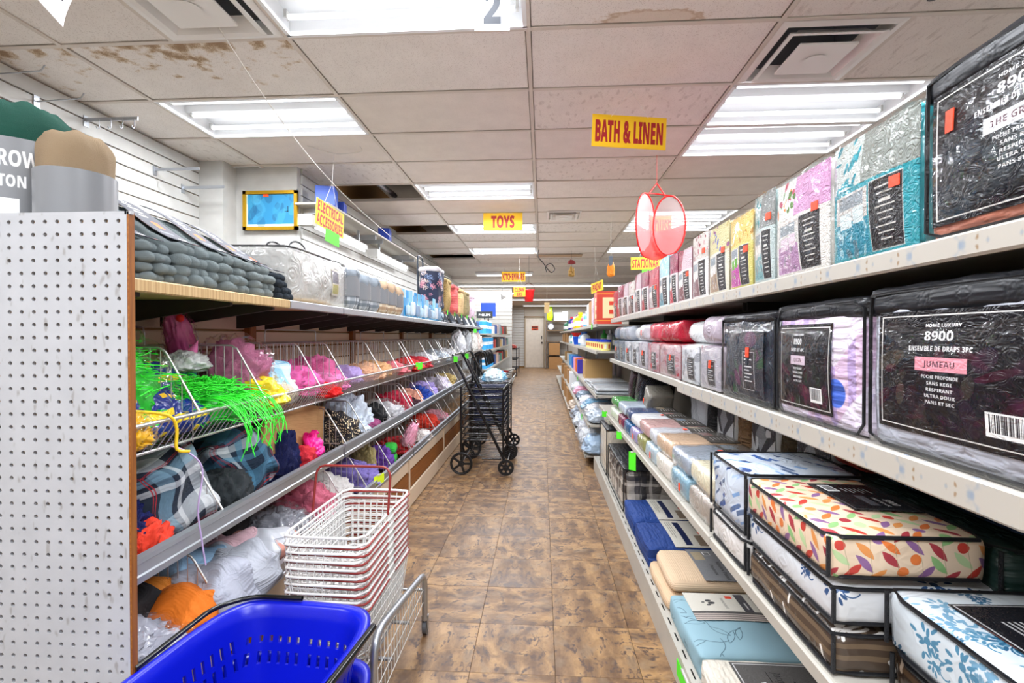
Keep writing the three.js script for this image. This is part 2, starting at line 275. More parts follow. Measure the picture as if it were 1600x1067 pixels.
// surface strips across the lowered ceiling
[[-0.85, 11.2, 2.63, 1.3, 'short strip light beside the kitchenware sign'], [-0.2, 13.0, 2.56, 5.4, 'long strip light spanning the shop behind the kitchenware sign'], [0.1, 16.0, 2.42, 3.2, 'strip light over the aisle in front of the back door'], [-1.4, 14.5, 2.49, 2.2, 'strip light by the white slat partition at the back'], [0.6, 18, 2.35, 2.6, 'last strip light before the back door wall']].forEach(([x, d, y, w, label]) => {
  const t = thing('strip_light', label, 'strip light', [x, y, -d]);
  mesh('housing', bx(w, 0.05, 0.1, 0, -0.026, 0), M.pan, t);
  mesh('fluorescent_tube', new THREE.CylinderGeometry(0.014, 0.014, w - 0.06, 8).rotateZ(PI / 2), M.tube, t, [0, -0.068, 0]);
  rectLight(w - 0.06, 0.026, [0, -0.084, 0], t);
});
// ceiling diffusers
function diffuser(x, d, s, label) {
  const t = thing('air_vent', label, 'vent', [x, CY, -d]);
  const ring = (a, b, y0, y1) => { const g = new THREE.BufferGeometry(), v = [], id = []; for (const [r, y] of [[a, y0], [b, y1]]) for (const [sx, sz] of [[-1, -1], [1, -1], [1, 1], [-1, 1]]) v.push(sx * r, y, sz * r); for (let i = 0; i < 4; i++) { const j = (i + 1) % 4; id.push(i, 4 + i, j, j, 4 + i, 4 + j); } g.setAttribute('position', new THREE.Float32BufferAttribute(v, 3)); g.setIndex(id); const q = g.toNonIndexed(); q.computeVertexNormals(); return q; };
  const m = std(0xeceae6, { roughness: 0.35, side: THREE.DoubleSide });
  mesh('outer_frame', [ring(s / 2, s * 0.44, -0.004, -0.012), ring(s * 0.44, s * 0.41, -0.012, 0.05), ring(s / 2, s * 0.44, 0.0, -0.006)], m, t);
  mesh('louver_ring', [ring(s * 0.405, s * 0.36, -0.03, -0.026), ring(s * 0.36, s * 0.28, -0.026, 0.03), ring(s * 0.405, s * 0.36, -0.024, -0.02)], m, t);
  mesh('centre_plate', [cbox(s * 0.5, s * 0.5, 0.012, 0.005).rotateX(PI / 2).translate(0, -0.03, 0), new THREE.CylinderGeometry(0.05, 0.06, 0.008, 24).translate(0, -0.038, 0)], m, t);
  mesh('duct_box', [bx(s * 0.82, 0.008, s * 0.82, 0, 0.3, 0), ...[-1, 1].map((e) => bx(0.006, 0.25, s * 0.82, e * s * 0.41, 0.175, 0)), ...[-1, 1].map((e) => bx(s * 0.82, 0.25, 0.006, 0, 0.175, e * s * 0.41))], M.galv, t);
  return t;
}
diffuser(-1.595, CD(0) + 0.305, 0.585, 'square white ceiling vent next to stained ceiling tiles');
diffuser(1.455, CD(1) + 0.305, 0.585, 'square white ceiling vent touching the ceiling lights over the bedding');
diffuser(0.27, 6.3, 0.42, 'small ceiling vent with a paper strip, behind the bath and linen sign');

// walls
const wl = struct('wall_left', bx(0.1, 3.2, 9, -3.05, 1.6, -0.6), M.groove);
{ const g = cbox(0.09, 5.2, 0.02, 0.004).rotateX(PI / 2).rotateZ(PI / 2); for (let k = 0; k < 15; k++) mesh('slat_board', g, M.white, wl, [-2.986, 1.29 + 0.098 * k, -1.8]); }
const wl2 = struct('wall_left_back', bx(0.1, 3.2, 14.8, -2.25, 1.6, -11.8), M.groove);
{ const g = cbox(0.09, 8.5, 0.02, 0.004).rotateX(PI / 2).rotateZ(PI / 2); for (let k = 0; k < 16; k++) mesh('slat_board', g, M.white, wl2, [-2.186, 1.25 + 0.098 * k, -8.68]); mesh('lower_panel', bx(0.02, 1.2, 8.5, -2.19, 0.6, -8.68), M.white, wl2); }
const col = struct('wall_return', [bx(0.85, 3.2, 0.1, -2.62, 1.6, -4.42), bx(0.22, 3.2, 0.2, -2.87, 1.6, -4.28)], M.white);
struct('wall_right', bx(0.1, 3.2, 22, 3.7, 1.6, -9), M.white);
struct('wall_behind', bx(8, 3.2, 0.1, 0, 1.6, 1.95), M.white);
const wf = struct('wall_back', bx(8, 3.2, 0.1, 0, 1.6, -19.0), M.groove);
{ const g = cbox(1.5, 0.09, 0.02, 0.004); for (let k = 0; k < 24; k++) { mesh('slat_board', g, M.white, wf, [-1.42, 0.1 + 0.098 * k, -18.94]); if (k < 8 || k > 18) continue; } mesh('plain_panel', bx(3, 3, 0.02, 1.58, 1.5, -18.94), std(0xcfc8bd), wf); mesh('header_panel', bx(0.75, 0.5, 0.02, -0.29, 2.2, -18.94), std(0xbdb3a6), wf); }
const wp = struct('partition_wall', bx(1.4, 3.0, 0.06, -1.5, 1.5, -13.35), M.groove);
{ const g = cbox(1.4, 0.09, 0.02, 0.004); for (let k = 0; k < 14; k++) mesh('slat_board', g, M.white, wp, [-1.5, 1.2 + 0.098 * k, -13.31]); mesh('lower_panel', bx(1.4, 1.15, 0.02, -1.5, 0.575, -13.31), M.white, wp); }
const door = struct('door_1', cbox(0.67, 1.86, 0.04, 0.004, -0.28, 0.94, -18.9), std(0xe9dfd2, { map: T.paint, roughness: 0.5 }));
mesh('door_handle', [new THREE.SphereGeometry(0.03, 10, 8).translate(-0.01, 0.95, -18.85), bx(0.03, 0.12, 0.02, -0.01, 1.15, -18.87)], M.dark, door);
mesh('door_frame', [bx(0.04, 1.93, 0.05, -0.64, 0.965, -18.91), bx(0.04, 1.93, 0.05, 0.08, 0.965, -18.91), bx(0.76, 0.04, 0.05, -0.28, 1.91, -18.91)], std(0xb9a88f), door);
{ const nt = mesh('door_notice', bx(0.25, 0.17, 0.004, -0.27, 1.5, -18.877), std(0xc8481c), door); mesh('notice_print', [bx(0.23, 0.055, 0.002, -0.27, 1.53, -18.874), bx(0.13, 0.04, 0.002, -0.27, 1.45, -18.874)], std(0x5a2410), nt); }

// ---------- packs of bedding: shared builders ----------
function barcode(x, X, Y, w, h, s = 5) { const r = rng(s); x.fillStyle = '#f4f4f2'; x.fillRect(X, Y, w, h); x.fillStyle = '#15151a'; let q = X + w * 0.08; while (q < X + w * 0.9) { const b = 1 + Math.floor(r() * 3); x.fillRect(q, Y + h * 0.08, b, h * 0.74); q += b + 1 + Math.floor(r() * 3); } }
function fit(x, s, cx, y, size, maxw, sx = 1, style = 'bold', fam = 'sans-serif') { x.save(); x.font = `${style} ${size}px ${fam}`; const w = x.measureText(s).width; const k = Math.min(sx, maxw / w); x.translate(cx, y); x.scale(k, 1); x.textAlign = 'center'; x.fillText(s, 0, 0); x.restore(); }
function bigLabel(plate, plateCol, lines, blot, title, sub) {
  return canvas(512, 384, (x, w, h) => {
    x.fillStyle = '#17161a'; x.fillRect(0, 0, w, h); const r = rng(blot.length * 7 + plate.length);
    for (let i = 0; i < 60; i++) { x.globalAlpha = 0.10 + r() * 0.22; x.fillStyle = blot[Math.floor(r() * blot.length)]; x.beginPath(); x.ellipse(r() * w, h * (0.35 + r() * 0.6), 15 + r() * 60, 6 + r() * 26, r() * 3, 0, 7); x.fill(); }
    x.globalAlpha = 1; x.strokeStyle = '#d8d6d2'; x.lineWidth = 4; x.strokeRect(14, 16, w - 28, h - 32);
    x.fillStyle = '#efefef'; fit(x, title, w * 0.44, 52, 15, 150); fit(x, '8900', w * 0.42, 92, 40, 90); fit(x, sub, w * 0.42, 124, 21, 190);
    x.fillStyle = plateCol; x.fillRect(w * 0.28, 142, w * 0.3, 42); x.fillStyle = '#5b3a44'; fit(x, plate, w * 0.43, 171, 24, 120);
    x.fillStyle = '#e6e6e6'; lines.forEach((s, i) => fit(x, s, w * 0.43, 206 + i * 19, 15, 110));
    barcode(x, w * 0.66, h * 0.72, w * 0.2, h * 0.17);
  });
}
function bagFront(o) { // printed front of a zipped set: folded fabric above, picture and dark panel below
  return canvas(256, 256, (x, w, h) => {
    const r = rng(o.s ?? 1);
    x.fillStyle = o.top; x.fillRect(0, 0, w, h * 0.4); if (o.top2) { x.fillStyle = o.top2; x.fillRect(w * 0.42, 0, w * 0.58, h * 0.4); }
    if (o.leaf) for (let i = 0; i < 16; i++) { x.fillStyle = o.leaf[i % o.leaf.length]; x.beginPath(); x.ellipse(r() * w * (o.top2 ? 0.42 : 1), r() * h * 0.4, 5 + r() * 12, 3 + r() * 6, r() * 3, 0, 7); x.fill(); }
    x.fillStyle = o.side ?? '#cfd2d4'; x.fillRect(0, h * 0.4, w, h * 0.6);
    x.fillStyle = '#c9c6c2'; x.fillRect(w * 0.05, h * 0.44, w * 0.46, h * 0.53); x.fillStyle = o.bed; x.fillRect(w * 0.05, h * 0.68, w * 0.46, h * 0.29); x.fillStyle = o.bed2 ?? '#e9e4df'; x.fillRect(w * 0.12, h * 0.6, w * 0.18, h * 0.13); x.fillRect(w * 0.32, h * 0.58, w * 0.14, h * 0.13);
    x.fillStyle = '#8f9aa0'; x.fillRect(w * 0.1, h * 0.46, w * 0.36, h * 0.11);
    for (let i = 0; i < 20; i++) { x.globalAlpha = 0.5; x.fillStyle = [o.bed, '#6d6a70', '#f2f0ee', o.bed2 ?? '#b8a8a0'][i % 4]; x.beginPath(); x.ellipse(w * (0.07 + r() * 0.42), h * (0.7 + r() * 0.25), 3 + r() * 12, 2 + r() * 6, r() * 3, 0, 7); x.fill(); } x.globalAlpha = 1;
    x.fillStyle = o.panel ?? '#2b2a2d'; x.fillRect(w * 0.53, h * 0.43, w * 0.34, h * 0.54); x.strokeStyle = '#cfcdc9'; x.lineWidth = 2; x.strokeRect(w * 0.53, h * 0.43, w * 0.34, h * 0.54);
    x.fillStyle = '#d9d6d0'; for (let i = 0; i < 9; i++) x.fillRect(w * (0.6 + 0.02 * (i % 3)), h * (0.49 + 0.05 * i), w * (0.2 - 0.04 * (i % 3)), i === 2 ? 7 : 3);
  });
}
function stripFront(o) { // clear bag with a tall dark label
  return canvas(128, 160, (x, w, h) => { x.fillStyle = o.bg; x.fillRect(0, 0, w, h); const r = rng(o.s ?? 2); for (let i = 0; i < 26; i++) { x.globalAlpha = 0.35; x.fillStyle = (o.spots ?? ['#ffffff', '#9aa0a8'])[i % (o.spots?.length ?? 2)]; x.beginPath(); x.ellipse(r() * w, r() * h, 4 + r() * 16, 4 + r() * 18, r() * 3, 0, 7); x.fill(); } x.globalAlpha = 1; x.fillStyle = '#3a393d'; x.fillRect(w * 0.45, h * 0.3, w * 0.36, h * 0.62); x.strokeStyle = '#d5d5d5'; x.lineWidth = 1.5; x.strokeRect(w * 0.47, h * 0.32, w * 0.32, h * 0.58); x.fillStyle = '#e3e3e3'; for (let i = 0; i < 8; i++) x.fillRect(w * 0.52, h * (0.37 + 0.055 * i), w * (0.14 + 0.07 * (i % 2)), 3); });
}
const pr = (t, o) => new THREE.MeshPhysicalMaterial({ color: 0xffffff, map: t, specularIntensity: 0.5, roughness: 0.28, bumpMap: T.crinkle, bumpScale: 0.0014, ...o });
// a zipped pack standing on a shelf. s: +1 faces the aisle from the right shelves, -1 from the left
function pack(o) {
  const w = Math.abs(o.d1 - o.d0) - (o.gap ?? 0.006), s = o.s ?? 1, dep = o.dep ?? 0.3, h = o.h, bf = o.bf ?? 0.012;
  const t = thing(o.n ?? 'bedding_pack', o.l, o.c ?? 'bedding', [o.x, o.y, -(o.d0 + o.d1) / 2], s > 0 ? -PI / 2 : PI / 2, o.g);
  if (o.tilt) t.rotation.order = 'YXZ', t.rotation.x = o.tilt; if (o.yaw) t.rotation.y += o.yaw;
  const zc = -dep / 2, body = soft(w, h, dep, { r: o.r ?? 0.018, bf, bt: o.bt ?? 0.008, amp: o.amp ?? 0.003, seed: o.d0 * 10, n: o.seg ?? 0.02 });
  mesh('folded_fabric', body, o.m, t, [0, 0, zc]);
  if (o.cm) { const [cw, ch, cx, cy] = o.card ?? [0.94, 0.94, 0, 0.5]; mesh('printed_insert', card(cw * w, ch * h, cx * w, cy * h, w, h, 0.003, bf), o.cm, t); }
  if (o.tag) { const [tx, ty] = o.tag; mesh('price_sticker', card(o.tw ?? 0.022, o.th ?? 0.03, tx * w, ty * h, w, h, 0.0062, bf), M.orange, t); }
  if (o.zip) {
    const a = w / 2 - 0.004, zf = 0.004 + bf * 0.1;
    const fr = [P(-a, 0.006, 0), P(a, 0.006, 0), P(a, h - 0.004, 0), P(-a, h - 0.004, 0)].map((q) => new V3(q.x, q.y, zf));
    mesh('piping', [bent(fr, 0.0035, 0.012, 6, true)], M.zip, t);
    const bh = o.band ?? 0.045; mesh('zipper_band', soft(w + 0.004, bh, dep + 0.012, { r: 0.012, bf: 0.004, bt: 0.008, amp: 0.003, seed: o.d0 * 7, n: 0.02 }), M.zip, t, [0, h - bh + 0.008, zc]);
  }
  if (o.film) mesh('clear_cover', soft(w + 0.003, h + 0.004 - (o.zip ? (o.band ?? 0.045) : 0), dep + 0.012, { r: 0.012, bf: bf + 0.003, bt: 0.01, amp: 0.003, seed: o.d0 * 10, n: 0.03 }), M.film, t, [0, 0, zc + 0.005]);
  return t;
}
// a pack lying flat
function flat(o) {
  const w = Math.abs(o.d1 - o.d0) - 0.006, dep = o.dep ?? 0.34, h = o.h ?? 0.075, s = o.s ?? 1;
  const t = thing(o.n ?? 'flat_bedding_pack', o.l, o.c ?? 'bedding', [o.x, o.y, -(o.d0 + o.d1) / 2], (s > 0 ? -PI / 2 : PI / 2) + (o.yaw ?? 0), o.g);
  const body = soft(w, h, dep, { r: o.r ?? 0.014, bf: 0.006, bt: o.bt ?? 0.006, amp: o.amp ?? 0.003, seed: o.d0 * 13, n: 0.018, fq: o.fq ?? 9, f: o.f });
  mesh('folded_fabric', body, o.m, t, [0, 0, -dep / 2]);
  if (o.cm) { const [cw, ch, cx, cz] = o.card ?? [0.9, 0.45, 0, -0.72]; const g = new THREE.BoxGeometry(cw * w, 0.0016, ch * dep, 6, 1, 6), p = g.attributes.position; for (let i = 0; i < p.count; i++) { const X = p.getX(i) + cx * w, Z = p.getZ(i) + cz * dep; p.setXYZ(i, X, p.getY(i) + h + 0.003 + (o.bt ?? 0.006) * Math.max(0, 1 - (2 * X / w) ** 2) * Math.max(0, 1 - (2 * (Z + dep / 2) / dep) ** 2), Z); } g.computeVertexNormals(); mesh('printed_insert', g, o.cm, t); }
  if (o.tag) mesh('price_sticker', bx(0.03, 0.001, 0.018, o.tag[0] * w, h + 0.009, o.tag[1] * dep), M.orange, t);
  if (o.ftag) mesh('price_sticker', card(0.014, 0.03, o.ftag[0] * w, o.ftag[1] * h, w, h, 0.006, 0.006), M.orange, t);
  if (o.pipe) { const a = w / 2 - 0.002, z0 = 0.002, z1 = -dep + 0.002; const ring = (y) => bent([new V3(-a, y, z0), new V3(a, y, z0), new V3(a, y, z1), new V3(-a, y, z1)], 0.004, 0.012, 6, true); mesh('piping', [ring(h - 0.004), ring(0.006), rod(new V3(a, 0.006, z0), new V3(a, h - 0.004, z0), 0.004), rod(new V3(-a, 0.006, z0), new V3(-a, h - 0.004, z0), 0.004)], M.zip, t); }
  if (o.film) mesh('clear_cover', soft(w + 0.005, h + 0.006, dep + 0.005, { r: 0.01, bf: 0.007, bt: (o.bt ?? 0.006) + 0.004, amp: 0.003, seed: o.d0 * 13, n: 0.03 }), M.film, t, [0, 0, -dep / 2]);
  return t;
}

// ---------- right-hand shelving unit ----------
{
  const u = thing('shelving_unit', 'white steel shelving unit stacked with bedding packs', 'shelving', [0.82, 0, -2.35]);
  const D0 = 0.25, D1 = 4.52, mid = -(D0 + D1) / 2 + 2.35, L = D1 - D0;
  mesh('base_deck', [bx(0.62, 0.02, L, -0.03, 0.11, mid), bx(0.02, 0.12, L, -0.345, 0.06, mid)], M.shelfWhite, u);
  mesh('back_panel', bx(0.02, 1.75, L, 0.28, 0.9, mid), std(0x6d655c, { roughness: 0.8 }), u);
  const shelf = (x0, y, edge, secs, m, lip) => secs.forEach(([a, b]) => {
    const l = b - a - 0.006, z = -(a + b) / 2 + 2.35, xf = x0 - 0.82;
    const s = mesh('shelf', [bx(0.27 - xf, 0.02, l, (0.27 + xf) / 2, y - 0.01, z)], M.shelfWhite, u);
    mesh('shelf_edge', cbox(0.014, lip, l, 0.004, xf, y - lip / 2 + 0.004, z), m, s);
    for (const e of [a + 0.02, b - 0.02]) mesh('shelf_bracket', bx(0.3, 0.035, 0.006, 0.1, y - 0.035, -e + 2.35), M.dark, s);
  });
  shelf(0.62, 1.348, 0, [[D0, 1.95], [1.95, 3.2], [3.2, D1]], M.shelfEdge, 0.038);
  shelf(0.615, 0.995, 0, [[D0, 0.655], [0.665, 2.3]], M.shelfEdge, 0.05);
  shelf(0.625, 0.995, 0, [[2.3, 3.4], [3.4, 4.62]], M.shelfWhite, 0.036);
  shelf(0.515, 0.586, 0, [[D0, 1.55], [1.55, 1.88], [1.88, 3.2], [3.2, 4.5]], M.shelfWhite, 0.034);
  for (const d of [0.3, 0.66, 1.95, 3.2, 4.48]) mesh('upright_post', bx(0.04, 1.75, 0.045, 0.26, 0.88, -d + 2.35), M.dark, u);
  mesh('shelf_end_cap', [bx(0.03, 0.06, 0.012, -0.19, 0.97, -0.652 + 2.35), bx(0.02, 0.035, 0.01, -0.17, 0.97, -0.645 + 2.35)], M.rust, u);
}
// top shelf
const yA = 1.35, yB = 0.997, xA = 0.635;
const LBL = {
  pink: bigLabel('THE GRAND', '#dfe3e6', ['POCHE PROFONDE', 'SANS REGI', 'RESPIRANT', 'ULTRA DOUX', 'PANS ET SEC'], ['#26343c', '#3c4a50', '#7e8d92', '#1d2b3a'], 'HOME LUXURY', 'ENSEMBLE DE DRAPS 4PC'),
  white: bigLabel('JUMEAU', '#e99aa8', ['POCHE PROFONDE', 'SANS REGI', 'RESPIRANT', 'ULTRA DOUX', 'PANS ET SEC'], ['#7a1636', '#5a2a4c', '#141a26', '#8a7a58', '#30202c'], 'HOME LUXURY', 'ENSEMBLE DE DRAPS 3PC'),
  rose: bigLabel('QUEEN', '#d9c6d4', ['DEEP POCKET', 'WRINKLE FREE', 'BREATHABLE', 'ULTRA SOFT'], ['#a02858', '#2a6a30', '#20262a', '#0f1418'], 'HOME LUXURY', 'SHEET SET 4PC'),
};
const m8900 = Object.fromEntries(Object.entries(LBL).map(([k, t]) => [k, pr(t, { roughness: 0.22 })]));
pack({ l: 'salmon pink sheet set with large dark 8900 label on the top shelf', x: xA, y: yA, d0: 0.46, d1: 0.868, h: 0.265, m: fab(0xd98a72, { roughness: 0.5 }), cm: m8900.pink, card: [0.9, 0.78, -0.01, 0.48], zip: 1, band: 0.05, film: 1, tag: [-0.36, 0.68], tw: 0.016, th: 0.034 });
const floralRose = ['#4a7a34', '#c2486a', '#e88a3a', '#5a8a3c'];
const A = [
  [0.872, 1.128, { top: '#c9d3cf', top2: '#8f9690', leaf: ['#1f8fa0', '#2aa0b0'], bed: '#2a8aa2', bed2: '#d4e4e6', side: '#2f97a4', s: 3 }, 0x3a9aa4, 'grey sheet set with teal leaf print beside the salmon pink pack'],
  [1.132, 1.39, { top: '#dfe6e0', top2: '#cf9cc4', leaf: floralRose, bed: '#b48ab0', bed2: '#e6d0e0', side: '#e2ded8', s: 4 }, 0xe0dcd4, 'mauve sheet set with green and red flowers on the top shelf'],
  [1.394, 1.53, { top: '#a8b8b4', top2: '#8a8e8c', leaf: ['#2c8a92'], bed: '#7fb0b4', side: '#bfcfce', s: 5 }, 0x9fb4b2, 'pale teal and grey sheet set on the top shelf'],
  [1.534, 1.72, { top: '#e6c36a', leaf: ['#c89a3a', '#f0dc9a', '#b8862c'], bed: '#c84aa8', bed2: '#6ab03a', side: '#d8cf70', s: 6 }, 0xd9c070, 'gold set with bright magenta and green print on the top shelf'],
  [1.724, 1.93, { top: '#c9c08c', leaf: ['#4858a8', '#b8a868', '#8a4a80'], bed: '#a89078', side: '#dcd8c4', s: 7 }, 0xcfc8a8, 'olive patterned sheet set beside the gold one'],
  [1.936, 2.14, { top: '#c8c0b8', leaf: ['#8a2038', '#a84858'], bed: '#8a6a70', side: '#e0dcda', s: 8 }, 0xd0c4c0, 'taupe set with wine red specks on the top shelf'],
  [2.144, 2.36, { top: '#a03850', top2: '#c8b0b8', leaf: ['#701828'], bed: '#7a4a50', side: '#ece6e4', s: 9 }, 0x9a3048, 'burgundy sheet set with white bands on the top shelf'],
  [2.364, 2.52, { top: '#8c2a48', leaf: ['#c05878'], bed: '#c03848', side: '#ddd0d2', s: 10 }, 0x8c2a48, 'narrow maroon sheet set on the top shelf'],
  [2.524, 2.74, { top: '#9cc4cc', leaf: ['#d8ecee'], bed: '#6a9aa8', side: '#cfdcdc', s: 11 }, 0x9cc4cc, 'light blue sheet set on the top shelf'],
  [2.744, 3.0, { top: '#b82a42', leaf: ['#8a1c30'], bed: '#c8c0c0', side: '#b8303c', s: 12 }, 0xb02840, 'crimson sheet set with a grey picture on the top shelf'],
  [3.004, 3.22, { top: '#d8a0bc', leaf: ['#b05080', '#ffffff'], bed: '#a88aa8', side: '#d8d0dc', s: 13 }, 0xcfa0bc, 'pink checked sheet set on the top shelf'],
  [3.224, 3.44, { top: '#b04870', leaf: ['#d888a8'], bed: '#988890', side: '#c8a8b8', s: 14 }, 0xa84870, 'raspberry sheet set on the top shelf'],
  [3.444, 3.7, { top: '#c8b8cc', leaf: ['#8858a0'], bed: '#b8485c', side: '#d8d0dc', s: 15 }, 0xb8a8c0, 'lilac sheet set with dotted pattern on the top shelf'],
  [3.704, 3.96, { top: '#b8607c', leaf: ['#e8d0d8'], bed: '#887888', side: '#d8c4cc', s: 16 }, 0xb8607c, 'dusty rose sheet set on the top shelf'],
  [3.964, 4.22, { top: '#c0b4bc', leaf: ['#98405c'], bed: '#a090a0', side: '#dcd4d8', s: 17 }, 0xb8acb4, 'grey sheet set with wine specks near the red boxed blanket'],
  [4.224, 4.48, { top: '#a82c40', leaf: ['#d87888'], bed: '#90808a', side: '#c89aa4', s: 18 }, 0xa82c40, 'red sheet set at the end beside the red boxed blanket'],
];
const frontM = A.map(([, , f], i) => i < 10 ? pr(bagFront(f), { roughness: 0.2, bumpScale: 0.003 }) : null);
A.forEach(([d0, d1, f, c, l], i) => pack({ l: l.includes('shelf') || l.includes('beside') || l.includes('near') ? l : l + ' on the top shelf', x: xA, y: yA, d0, d1, h: i === 0 ? 0.25 : 0.235 + 0.012 * ((i * 7) % 3), m: plast(c), cm: frontM[i] ?? frontM[[7, 6, 5, 6, 7, 9][i - 10]], card: [0.97, 0.97, 0, 0.5], film: i < 4, tag: i < 6 || i % 3 === 0 ? [0.3, 0.5 + 0.1 * (i % 3)] : null, tw: 0.022, th: 0.02, amp: 0.004 }));
// middle shelf
pack({ l: 'white sheet set with dark label and pink name plate on the middle shelf', x: xA, y: yB, d0: 0.56, d1: 1.005, h: 0.285, m: fab(0xbcc0cc, { roughness: 0.6 }), cm: m8900.white, card: [0.8, 0.72, -0.03, 0.5], zip: 1, band: 0.055, film: 1 });
pack({ l: 'pale pink sheet set with blue dot print and black zip top', x: xA, y: yB, d0: 1.01, d1: 1.38, h: 0.275, m: printed(canvas(256, 256, (x) => { x.fillStyle = '#d8bcd8'; x.fillRect(0, 0, 256, 256); x.fillStyle = '#b8a0d0'; for (let i = 0; i < 6; i++) x.fillRect(i * 44, 0, 16, 256); x.fillStyle = '#e6dcee'; x.beginPath(); x.moveTo(0, 140); x.lineTo(150, 0); x.lineTo(256, 0); x.lineTo(256, 60); x.lineTo(60, 256); x.lineTo(0, 256); x.fill(); x.fillStyle = '#3a62c8'; for (const [a, b] of [[222, 150], [60, 40]]) { x.beginPath(); x.arc(a, b, 22, 0, 7); x.fill(); } }, { rep: 0.37 }), { roughness: 0.55, bumpMap: T.fold, bumpScale: 0.01 }), cm: m8900.rose, card: [0.66, 0.74, -0.12, 0.47], zip: 1, film: 1 });
pack({ l: 'charcoal zipped comforter bag with orange sticker on the middle shelf', x: xA, y: yB, d0: 1.385, d1: 1.79, h: 0.265, m: phy(0x2c323c, { roughness: 0.2, bumpMap: T.crinkle, bumpScale: 0.004 }), cm: pr(stripFront({ bg: '#3a3d44', spots: ['#2a7a34', '#50545c', '#b03878', '#22252a'], s: 4 })), card: [0.62, 0.74, 0.02, 0.45], zip: 1, band: 0.03, film: 1, tag: [0.1, 0.58], amp: 0.007 });
const B = [
  [1.795, 2.03, 0xb8acb8, { bg: '#b9b4bc', spots: ['#d8d8de', '#8a8a94'], s: 5 }, 0, 'grey lilac set in a clear bag beside the charcoal bag'],
  [2.035, 2.3, 0xdadcdc, { bg: '#d8dcdc', spots: ['#ffffff', '#485058', '#c0c8cc'], s: 6 }, 1, 'white rounded set in a shiny clear bag on the middle shelf'],
  [2.305, 2.72, 0xb02438, { bg: '#b89aa0', spots: ['#b02438', '#e0e0e0', '#8a4450'], s: 7 }, 0, 'bright red set in a clear bag on the middle shelf'],
  [2.725, 3.02, 0xc8505e, { bg: '#a8a0a6', spots: ['#8a2a38', '#d8d4d8', '#605860'], s: 8 }, 0, 'faded red set in a clear bag on the middle shelf'],
  [3.025, 3.3, 0xc8c4cc, { bg: '#b4b4ba', spots: ['#e8e8ec', '#a05060'], s: 9 }, 0, 'silver grey set with reddish label spots on the middle shelf'],
  [3.305, 3.58, 0xd4d6dc, { bg: '#c4c8ce', spots: ['#ffffff', '#484c54'], s: 10 }, 1, 'pale silver set in crinkled clear wrap on the middle shelf'],
  [3.585, 3.86, 0xb4bac4, { bg: '#a8b0b8', spots: ['#e4e8ee', '#605868'], s: 11 }, 0, 'blue grey set in crinkled clear wrap on the middle shelf'],
  [3.865, 4.14, 0xa0a6ae, { bg: '#98a0a8', spots: ['#dce4e8', '#3c444c'], s: 12 }, 0, 'mid grey set in crinkled clear wrap on the middle shelf'],
  [4.145, 4.4, 0x788492, { bg: '#6f7c88', spots: ['#c0ccd4', '#303840'], s: 13 }, 0, 'slate set at the far end of the middle shelf'],
];
const stripM = [0, 2, 5, 8].map((k) => pr(stripFront(B[k][3]), { roughness: 0.16, bumpScale: 0.003 }));
B.forEach(([d0, d1, c, f, tall, l], i) => {
  const low = 0.165, t = pack({ l, x: xA, y: yB, d0, d1, h: low, m: plast(c), cm: stripM[[0, 2, 1, 1, 0, 2, 2, 3, 3][i]], card: [0.97, 0.95, 0, 0.5], film: i < 3, tag: i % 2 ? null : [0.12, 0.6], amp: 0.005 });
  if (!tall) pack({ n: 'pillowcase_pack', l: l.split(' in ')[0].split(' with ')[0].split(' at ')[0].replace(/ beside.*| on the.*/, '') + ' pillowcase pack on top of its set', x: xA, y: yB + low + 0.009, d0: d0 + 0.01, d1: d1 - 0.01, h: 0.1, m: plast(c), r: 0.025, amp: 0.006, bt: 0.012, tag: i === 4 ? [0, 0.5] : null });
  else pack({ n: 'pillowcase_pack', l: (i === 1 ? 'rounded white' : 'pale silver') + ' pillowcase bundle on top of its set', x: xA + 0.02, y: yB + low + 0.009, d0: d0 + 0.015, d1: d1 - 0.015, h: 0.085, m: plast(0xe2e4e6), r: 0.035, amp: 0.008, bt: 0.016 });
});

// ---------- lower shelf: flat packs ----------
const yC = 0.588, xC = 0.53;
const leafTex = canvas(512, 512, (x, w) => {
  x.fillStyle = '#e4cdb2'; x.fillRect(0, 0, w, w); const cols = ['#e0793c', '#c23f34', '#8c6494', '#8ebd7c', '#e09350', '#a83a44', '#b7d09c']; const r = rng(5);
  for (let c = 0; c < 5; c++) for (let k = 0; k < 9; k++) { const X = c * 102 + 50, Y = k * 57 + 20 * (c % 2), side = k % 2 ? 1 : -1; for (const [dx, dy] of [[0, 0], [-w, 0], [w, 0], [0, -w], [0, w]]) { x.save(); x.translate(X + dx + side * 26, Y + dy); x.rotate(side * (0.75 + r() * 0.12)); x.fillStyle = cols[(c * 3 + k * 2) % 7]; x.beginPath(); if ((c + k) % 5 === 0) x.arc(0, 0, 24, 0, 7); else { x.moveTo(0, -52); x.quadraticCurveTo(34, 0, 0, 52); x.quadraticCurveTo(-34, 0, 0, -52); } x.fill(); x.restore(); } }
  x.strokeStyle = '#a89a78'; x.lineWidth = 2; for (let c = 0; c < 5; c++) { x.beginPath(); for (let y = 0; y <= w; y += 16) x.lineTo(c * 102 + 50 + 8 * Math.sin(y / 512 * 4 * PI), y); x.stroke(); }
}, { rep: 0.21 });
